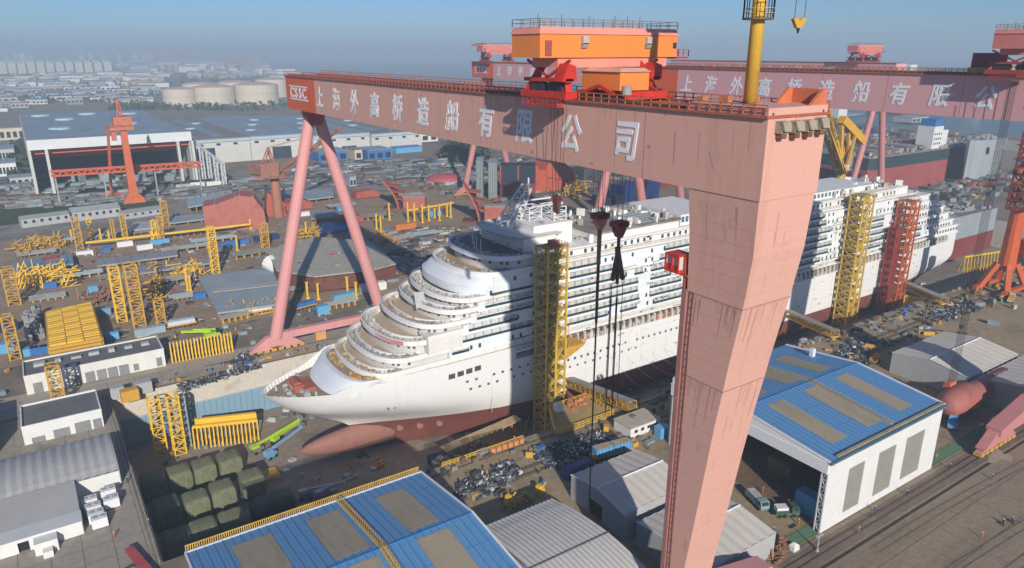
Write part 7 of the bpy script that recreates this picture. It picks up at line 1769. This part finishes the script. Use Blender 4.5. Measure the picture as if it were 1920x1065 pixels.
# scrap of pipes and fittings along the near quay: speckled dark and white piles
def scrap(lab, pts, n, seed):
    for j,(m,f) in enumerate(((mat('scrap_dark',(.055,.06,.075),.3,.8,.7),.7),(mat('scrap_grey',(.20,.21,.22),.3,.8,.6),.4),(mat('scrap_white',(.60,.61,.63),.2,.8,.5),.13))):
        rq = random.Random(seed+j); poly = [G(x,y) for x,y in pts]; b = MB()
        tri = [(poly[0],poly[i],poly[i+1]) for i in range(1,len(poly)-1)]
        for k in range(int(n*f)):
            p,q,r = tri[rq.randrange(len(tri))]; s,w = rq.random(), rq.random()
            if s+w>1: s,w = 1-s,1-w
            c = p+(q-p)*s+(r-p)*w; z = rq.uniform(.05,1.1)
            if rq.random()<.6:
                d = Vector((rq.uniform(-1,1),rq.uniform(-1,1),rq.uniform(-.5,.7))).normalized()*rq.uniform(.35,1.1); b.tube(c+Vector((0,0,z))-d,c+Vector((0,0,z))+d,rq.uniform(.1,.26),n=5)
            else: b.cbox((c.x,c.y,max(0.02,z-.4)),rq.uniform(.4,1.2),rq.uniform(.3,1),rq.uniform(.3,1),rq.uniform(0,3),rq.uniform(-.4,.4))
        stuff('pipe_scrap', b, m, ('dark','grey','white')[j]+' pipe pieces heaped '+lab, 'pipe heap')
scrap('on the quay left of the tent',[(862,912),(958,868),(982,890),(900,938),(858,930)],560,1)
scrap('in the shade of the crane leg',[(992,852),(1060,830),(1120,846),(1080,880),(1030,880)],520,4)
scrap('beside the light blue wagon',[(1060,832),(1125,812),(1148,832),(1100,850)],300,7)
scrap('along the quay right of the crane leg',[(1560,664),(1625,636),(1650,648),(1640,662),(1570,684)],240,10)
scrap('on the quay below the orange stair tower',[(1720,590),(1810,560),(1840,580),(1760,610)],420,13)
scrap('by the white building corner right of the leg',[(1560,690),(1610,668),(1640,680),(1600,705)],220,16)
scrap('along the far side of the dock behind the bow',[(440,672),(500,650),(500,662),(450,690)],160,19)
scrap('on the far quay edge left of the bow',[(330,725),(480,684),(490,690),(340,735)],240,22)
for i,m in enumerate(SM+[GOLD,mat('tan_gear',(.42,.28,.13),.3,.5,.7),BLUE]):
    rq = random.Random(300+i); b = MB()
    for k in range((60,46,70,80,14,30,44,8)[i]):
        x = rq.uniform(70,420); y = rq.choice((rq.uniform(145.3,149.5),rq.uniform(137.5,146),rq.uniform(128,133)))
        if 104<x<140 and y>144: continue
        b.cbox((x,y,.1),rq.uniform(.5,3.2),rq.uniform(.4,1.6),rq.uniform(.3,1.7),rq.choice((0,rq.uniform(0,3))))
    for k in range((14,10,18,18,3,8,12,2)[i]):
        b.cbox((rq.uniform(190,420),rq.uniform(118,148),.1),rq.uniform(.8,5),rq.uniform(.6,2.5),rq.uniform(.3,2.2),rq.uniform(0,3))
    stuff('quay_clutter', b, m, ('grey','blue grey','brown','dark','pale','yellow','tan','blue')[i]+' odds and ends strewn along the near quay', 'quay clutter')
    b = MB()
    for k in range(60): b.cbox((rq.uniform(20,400),rq.choice((rq.uniform(152,172),rq.uniform(222,240))) if rq.random()<.8 else rq.uniform(176,215),DZ+.02) if True else 0,rq.uniform(.5,2.6),rq.uniform(.4,2),rq.uniform(.2,1.6),rq.uniform(0,3))
    stuff('dock_clutter', b, m, ('grey','blue grey','brown','dark','pale','yellow','tan','blue')[i]+' gear strewn over the dock floor', 'dock clutter')
    b = MB()
    for k in range(50): b.cbox((rq.uniform(-40,330),rq.choice((rq.uniform(244.5,247),rq.uniform(262,288))),.06),rq.uniform(.5,2.6),rq.uniform(.4,1.5),rq.uniform(.3,1.5),rq.uniform(0,3))
    stuff('quay_clutter', b, m, ('grey','blue grey','brown','dark','pale','yellow','tan','blue')[i]+' odds and ends along the far quay road', 'quay clutter')
# yellow fence along the near dock edge
t = thing('edge_fence', 'low yellow railing with orange boxes along the near dock edge', 'fence', (90,149.6,0))
b = MB(); b.rail([(78,149.4,0),(104,149.4,0)],1.2,1.2,.18); b.build('railing', YEL, t, kind='stuff')
for i in range(6):
    b = MB(); b.cbox((93+i*1.9,148.2,.05),1.3,1.2,1.3); b.build('orange_box', mat('box_orange',(.65,.28,.10),.12,.5,.6), t)
t = thing('edge_fence', 'grey railing along the dock head at the left', 'fence', (8,196,0))
b = MB(); b.rail([(9.4,150,0),(9.4,242,0)],1.1,2.0,.09); b.build('railing', GREYSH, t, kind='stuff')
t = thing('edge_fence', 'tan railing along the far dock edge by the blue sheets', 'fence', (120,244,0))
b = MB(); b.rail([(12,243.8,0),(250,243.8,0)],1.1,2.4,.09); b.build('railing', mat('rail_tan',(.38,.28,.16),.2,.5,.7), t, kind='stuff')
# wagon, boxes, white shed and lattice mast by the crane leg
t = thing('rail_wagon', 'light blue open wagon on a yellow brown bogie left of the crane leg', 'wagon', (121,131,0))
a = G(1110,858,1.3); c = G(1183,838,1.3); d = (c-a).normalized(); rz = math.atan2(d.y,d.x); mdl = a.lerp(c,.5); L = (c-a).length
b = MB(); b.cbox(tuple(mdl),L,2.9,.5,rz); b.build('chassis', YELD, t)
for f in (.27,.73):
    p = a.lerp(c,f); b = MB(); b.cbox((p.x,p.y,1.85),L*.44,2.8,2.1,rz); b.build('body', BLUEL, t)
    b = MB(); b.cbox((p.x,p.y,3.96),L*.40,2.3,.06,rz); b.build('load', mat('load_tan',(.45,.33,.2),.2,.5,.7), t)
    for e in range(5):
        q = p+d*(L*.44*(e-2)/5); n = Vector((d.y,-d.x,0)); b = MB(); b.cbox((q.x+n.x*1.45,q.y+n.y*1.45,1.85),.2,.12,2.1,rz); b.build('side_post', BLUE, t)
b = MB(); n = Vector((-d.y,d.x,0))
for e in range(8):
    q = a.lerp(c,(e+.5)/8)
    for s in (-1,1): b.tube(q+n*s*1.2-Vector((0,0,.75))-n*.15,q+n*s*1.2-Vector((0,0,.75))+n*.15,.5,n=10)
b.build('wheel', BLACK, t, kind='stuff')
p = G(1082,888); b = MB(); b.cbox((p.x,p.y,.1),8.5,3.0,2.6,.05); b.cbox((p.x,p.y,2.72),7.6,2.2,.1,.05); b.cbox((p.x-3,p.y-1.6,.1),1.2,.2,2.2,.05); single('container', 'navy blue open container beside the pale tent', 'container', b, mat('cont_navy',(.02,.07,.25),.15,.4,.5))
p = G(1240,818); b = MB(); b.cbox((p.x,p.y,.05),3.4,2.6,3.1); b.cbox((p.x,p.y,3.16),3.6,2.8,.15); b.cbox((p.x-.6,p.y-1.33,1.2),1.1,.06,1.1); single('kiosk', 'small blue kiosk left of the big crane leg', 'kiosk', b, BLUEL)
t = thing('site_cabin', 'white flat site cabin with a tan roof beside the work platform', 'cabin', (135,137,0))
b = MB(); b.box(129.5,141,132.6,139.6,.05,3.0); b.build('wall', WHITEB, t); b = MB(); b.box(129.3,141.2,132.4,139.8,3.02,3.3); b.build('roof', mat('roof_tan_pale',(.47,.42,.34),.1,.4,.7), t)
for k in range(4):
    b = MB(); b.box(131+k*2.5,132.2+k*2.5,132.5,132.57,1.3,2.2); b.build('window', GLASS, t)
b = MB(); b.box(134,135.4,136.6,137.8,3.32,3.9); b.build('roof_unit', GREYD, t)
ptower('white lattice mast tower hugging the left side of the crane leg', 1264, 832, 712, 17, mat('column_white',(.6,.62,.64)), t_=.28, group='white lattice towers')
# vehicles
def truck(lab, x, y, rz, m, load, L=7.0):
    p = G(x,y); t = thing('truck', lab, 'truck', (p.x,p.y,0), 'trucks on the apron'); ca, sa = math.cos(rz), math.sin(rz)
    def at_(u,v): return (p.x+u*ca-v*sa, p.y+u*sa+v*ca)
    b = MB(); b.cbox((*at_(0,0),.7),L,2.0,.35,rz); b.build('chassis', GREYD, t)
    cb = MB(); x0 = L/2-1.0
    prof = [(x0-1.0,1.0),(x0+1.0,1.0),(x0+1.0,1.9),(x0+.65,2.9),(x0-1.0,2.9)]
    cb.extr([(*at_(u,-1.15),z) for u,z in prof],(-sa*2.3,ca*2.3,0)); cb.build('cab', m, t)
    w = MB(); w.extr([(*at_(x0+1.03,-.95),1.95),(*at_(x0+.70,-.95),2.78),(*at_(x0+.70,.95),2.78),(*at_(x0+1.03,.95),1.95)],(ca*.02,sa*.02,0)); w.build('windscreen', GLASS, t)
    for s in (-1,1):
        w = MB(); w.cbox((*at_(x0+.1,s*1.16),1.95),1.1,.04,.7,rz); w.build('side_window', GLASS, t)
    b = MB(); b.cbox((*at_(-1.2,0),1.06),L-2.6,2.4,.25,rz)
    for s in (-1,1): b.cbox((*at_(-1.2,s*1.15),1.3),L-2.6,.1,.7,rz)
    b.build('bed', m, t)
    if load: q = MB(); q.cbox((*at_(-1.2,0),1.32),L-3.2,2.0,1.3,rz); q.build('load', load, t)
    for u in (-L/2+1.2,-L/2+2.4,L/2-1.4):
        for s in (-1,1):
            q = MB(); a1 = at_(u,s*.8); a2 = at_(u,s*1.15); q.tube((*a1,.5),(*a2,.5),.5,n=12); q.build('wheel', BLACK, t)
    return t
TEALP = mat('truck_teal',(.22,.38,.37),.1,.5,.45)
truck('pale teal truck parked between the crane leg and the open hall', 1418, 946, -1.9, TEALP, mat('load_pale',(.5,.52,.5),.2,.5,.6))
truck('dark green flatbed truck with a white load before the open hall', 1472, 966, -.5, mat('truck_dark_green',(.05,.10,.07),.15,.5,.5), WHITEB, 6)
truck('light blue truck in the dark yard behind the right hall', 1785, 800, .4, BLUEL, None, 6.5)
truck('white truck crossing the quay right of the tents', 1895, 565, .3, mat('truck_pale_blue',(.45,.56,.6),.1,.5,.5), GOLD, 9)
truck('orange truck on the quay by the stern', 1640, 680, .2, mat('truck_orange',(.6,.25,.07),.1,.5,.5), None, 5)
p = G(1488,1030); b = MB(); b.loft([[(p.x-1,p.y-.8,0),(p.x+1,p.y-.8,0),(p.x+1,p.y+.8,0),(p.x-1,p.y+.8,0)],[(p.x-.9,p.y-.7,1.1),(p.x+.9,p.y-.7,1.1),(p.x+.9,p.y+.7,1.1),(p.x-.9,p.y+.7,1.1)],[(p.x-.3,p.y-.3,1.7),(p.x+.4,p.y-.2,1.6),(p.x+.3,p.y+.3,1.7),(p.x-.4,p.y+.3,1.75)]],True,True,True); single('bulk_bag', 'white bulk bag standing by the rail at the bottom', 'bag', b, WHITEB)
heap('red pipes on the low tent side by the crane leg',[(1398,1022),(1432,1012),(1436,1030),(1404,1040)],60,1.6,mat('pipe_red',(.5,.08,.08),.15,.5,.5),.6,1.6,seed=51,name='pipe_heap',cat='pipe heap')
heap('brown frames beside the rails at the bottom',[(1440,1050),(1470,1010),(1480,1030),(1460,1065)],70,1.4,BROWN,.5,1.5,seed=52)
heap('red fittings in the dark yard behind the right hall',[(1860,800),(1900,790),(1890,815),(1865,815)],60,2,mat('pipe_red',(.5,.08,.08)),.6,1.8,seed=53,name='pipe_heap',cat='pipe heap')
heap('ochre fittings between the rails and the arched shed',[(935,955),(990,930),(1005,938),(950,965)],50,1.4,GOLD,.4,1.2,seed=54)
for x,y,lab in ((955,945,'yellow machine beside the arched shed, the left one'),(1012,926,'yellow machine beside the arched shed, the right one')):
    p = G(x,y); b = MB(); b.cbox((p.x,p.y,.3),2.2,1.5,1.2,.3); b.cbox((p.x-.3,p.y,1.5),1.1,1.2,1.1,.3); b.bar((p.x+.6,p.y,1.4),(p.x+2.2,p.y+.4,2.4),.25); b.cbox((p.x,p.y,.05),1.8,1.7,.3,.3); single('small_machine', lab, 'machine', b, YEL)
# lamp posts
def lamp(x,y,h,lab):
    p = G(x,y); b = MB(); b.tube((p.x,p.y,0),(p.x,p.y,h),.16,.09,8); b.cbox((p.x,p.y,h),2.2,.5,.3); b.tube((p.x,p.y,0),(p.x,p.y,.6),.35,n=8); single('lamp_post', lab, 'lamp post', b, GREYSH)
lamp(268,208,44,'very tall thin light mast left of the oil tanks'); lamp(652,330,34,'thin light mast right of the second pink leg'); lamp(1532,1034,4,'short dark bollard lamp by the rails'); lamp(735,300,30,'thin light mast in the stock ground below the girder')
# people and a scooter
SKIN = mat('skin',(.42,.26,.18),.1,2,.6); JACK = [mat('jacket_dark',(.04,.045,.07),.2,2,.8), mat('overall_blue',(.05,.10,.28),.2,2,.8), mat('overall_orange',(.55,.18,.04),.15,2,.8)]
def person(lab, x, y, rz, m, z=0, seat=False):
    p = G(x,y,z) if not isinstance(x, Vector) else x; me = bpy.data.meshes.new('person'); bm = bmesh.new(); sk = bm.verts.layers.skin.verify()
    hipz = .92 if not seat else .85
    J = {'pelvis':((0,0,hipz),.13),'chest':((0,0,hipz+.38),.155),'neck':((0,0,hipz+.56),.06),'head':((.02,0,hipz+.72),.105)}
    for s,k in ((-1,'l'),(1,'r')):
        J['knee'+k] = ((.08 if not seat else .38,s*.11,.5 if not seat else .72),.075); J['foot'+k] = ((-.02*s if not seat else .35,s*.12,.06 if not seat else .28),.055)
        J['sh'+k] = ((0,s*.19,hipz+.48),.065); J['el'+k] = ((.02 if not seat else .2,s*.24,hipz+.2 if not seat else hipz+.3),.045); J['ha'+k] = ((.1 if not seat else .48,s*.22,hipz-.03 if not seat else hipz+.25),.035)
    E_ = [('pelvis','chest'),('chest','neck'),('neck','head')]
    for k in 'lr': E_ += [('pelvis','knee'+k),('knee'+k,'foot'+k),('chest','sh'+k),('sh'+k,'el'+k),('el'+k,'ha'+k)]
    V = {k: bm.verts.new(c) for k,(c,r) in J.items()}
    for k,(c,r) in J.items(): V[k][sk].radius = (r,r)
    V['pelvis'][sk].use_root = True
    for a,b in E_: bm.edges.new((V[a],V[b]))
    bm.to_mesh(me); bm.free()
    o = bpy.data.objects.new('person', me); COL.objects.link(o); o.modifiers.new('skin','SKIN'); sb = o.modifiers.new('sub','SUBSURF'); sb.levels = 1; sb.render_levels = 1
    dg = bpy.context.evaluated_depsgraph_get(); dg.update(); m2 = bpy.data.meshes.new_from_object(o.evaluated_get(dg)); o.modifiers.clear(); o.data = m2
    m2.materials.clear(); m2.materials.append(m); m2.materials.append(SKIN); m2.materials.append(BLACK)
    for f in m2.polygons:
        f.use_smooth = True; c = f.center
        if c.z > hipz+.58: f.material_index = 1
    o.location = p; o.rotation_euler = (0,0,rz); tag(o, lab, 'person')
    hat = MB(); hat.tube((.02,0,hipz+.77),(.02,0,hipz+.87),.12,.07,10); hat.tube((.04,0,hipz+.76),(.04,0,hipz+.775),.15,n=10); h_ = hat.build('helmet', mat('helmet_white',(.75,.72,.6),.05,2,.4)); h_.parent = o
    return o
def scooter(lab, x, y, rz):
    p = G(x,y); t = thing('scooter', lab, 'scooter', tuple(p)); t['_loc'] = [0,0,0]; t.rotation_euler = (0,0,rz)
    b = MB(); b.extr([(-.75,-.13,.4),(.1,-.13,.32),(.45,-.13,.32),(.55,-.13,.95),(.42,-.13,.98),(.3,-.13,.5),(0,-.13,.5),(-.1,-.13,.78),(-.8,-.13,.8)],(0,.26,0)); b.build('body', mat('scooter_dark',(.05,.05,.06),.2,2,.4), t)
    for u in (-.6,.62):
        b = MB(); b.tube((u,-.06,.27),(u,.06,.27),.27,n=14); b.build('wheel', BLACK, t)
    b = MB(); b.bar((.48,-.32,1.02),(.48,.32,1.02),.05); b.build('handlebar', GREYD, t)
    return t
scooter('dark scooter with a rider on the open apron at the right', 1880, 984, .5); person('person in a dark jacket riding the scooter on the apron', 1880, 984, .5, JACK[0], seat=True)
scooter('second scooter just behind the first one on the apron', 1898, 980, .6); person('person in blue overalls riding the second scooter', 1898, 980, .6, JACK[1], seat=True)
for x,y,a,j,lab in ((1478,948,1.0,2,'person in orange overalls standing at the flatbed truck'),(1487,950,2.4,1,'person in blue overalls standing at the flatbed truck'),(1497,985,0,2,'person in orange overalls at the front of the open hall'),(1533,1032,.5,0,'person in a dark jacket standing by the rails'),(1755,862,1,2,'person in orange overalls walking on the green walkway'),(280,985,2,1,'person in blue overalls standing on the paved lot edge'),(240,905,2,0,'person in a dark jacket by the end wall of the arched shed')):
    person(lab, x, y, a, JACK[j])
for i,(x,y,a) in enumerate(((180,760,1),(330,705,2),(420,690,0),(450,668,1),(170,950,.5),(215,1010,2),(600,905,1),(660,880,2.4),(915,905,0),(1010,890,1),(1060,862,2),(1145,850,.4),(1215,845,1.4),(1450,1000,.6),(1430,925,2),(1700,930,1.1),(1640,960,.2),(1610,1000,2.2),(1780,880,.9),(1860,900,1.8),(1840,1010,0))):
    z = FZ if x in (600,660) else 0
    person('worker in %s %s' % (('dark clothes','blue overalls','orange overalls')[i%3], ('left of the white workshop gate','on the quay road by the white workshop','on the quay road','at the pink leg foot','by the cooling units','on the paved lot','on the dock floor','on the dock floor by the orange drum','by the pipe heap','between the pipe heaps','near the navy container','behind the light blue wagon','right of the light blue wagon','before the low tent','by the teal truck','on the green walkway','on the walkway at the white wall','between wall and rails','at the right hall corner','by the pink wheel trucks','on the open apron')[i]), x, y, a, JACK[i%3], z=z)
# worn ground: concrete joints, tyre tracks, oil stains
def joints(name, x0,x1,y0,y1,sx,sy,z,m):
    b = MB()
    x = x0
    while x <= x1: b.add([(x,y0,z),(x+.09,y0,z),(x+.09,y1,z),(x,y1,z)],[(0,1,2,3)]); x += sx
    y = y0
    while y <= y1: b.add([(x0,y,z+.004),(x1,y,z+.004),(x1,y+.09,z+.004),(x0,y+.09,z+.004)],[(0,1,2,3)]); y += sy
    stuff(name, b, m)
JM = mat('joint_fill',(.10,.085,.07),.2,.4,.9)
joints('pavement_joint', -58,8.4,62,240,6,6,.07,JM); joints('pavement_joint', 62,418,-18,66,9,9,.07,JM); joints('pavement_joint', -118,518,245,257,8,6.5,.07,JM)
rq = random.Random(55)
for nm,m,n,rr in (('oil_stain',mat('stain_dark',(.10,.082,.062),.25,.5,.7),70,(.4,2.4)),('dust_patch',mat('stain_pale',(.36,.31,.24),.15,.5,.95),40,(.6,3.5))):
    b = MB()
    for k in range(n):
        x,y = rq.choice(((rq.uniform(62,400),rq.uniform(-15,76)),(rq.uniform(62,400),rq.uniform(81,148)),(rq.uniform(-55,7),rq.uniform(70,240)),(rq.uniform(-100,400),rq.uniform(245,260)))); r = rq.uniform(*rr); z = (.095 if nm == 'oil_stain' else .085)+k*.0004; o = rq.random()*6
        b.add([(x+r*(1+.35*math.sin(3*a+o)+.2*math.sin(5*a+2*o))*math.cos(a)*1.7,y+r*(1+.35*math.sin(3*a+o)+.2*math.sin(5*a+2*o))*math.sin(a),z) for a in [2*math.pi*i/16 for i in range(16)]],[tuple(range(16))])
    stuff(nm, b, m)
b = MB()
for k in range(8):
    y = rq.uniform(-10,66); x = rq.uniform(60,200); L = rq.uniform(40,140); c = rq.uniform(-.0006,.0006)
    for o in (0,1.9):
        pts = [(x+L*i/10,y+o+c*(L*i/10)**2) for i in range(11)]
        for p,q in zip(pts[:-1],pts[1:]): b.add([(p[0],p[1],.11+k*.0006),(q[0],q[1],.11+k*.0006),(q[0],q[1]+.26,.11+k*.0006),(p[0],p[1]+.26,.11+k*.0006)],[(0,1,2,3)])
stuff('tyre_track', b, mat('tyre_mark',(.19,.148,.105),.25,.4,.9))
# rope tangle of thin mooring wires from the ship to the quay
t = thing('mooring_wire', 'thin pale wires sagging from the ship hull down to the quay', 'wire', (180,160,0))
for k in range(7):
    a = Vector((165+k*6,178.2,-2)); c = Vector((158+k*9,149,.3)); prev = a; b = MB()
    for i in range(1,9):
        f = i/8; q = a.lerp(c,f); q.z -= math.sin(f*math.pi)*3.2; b.bar(prev,q,.06); prev = q
    b.build('wire', GREYSH, t)
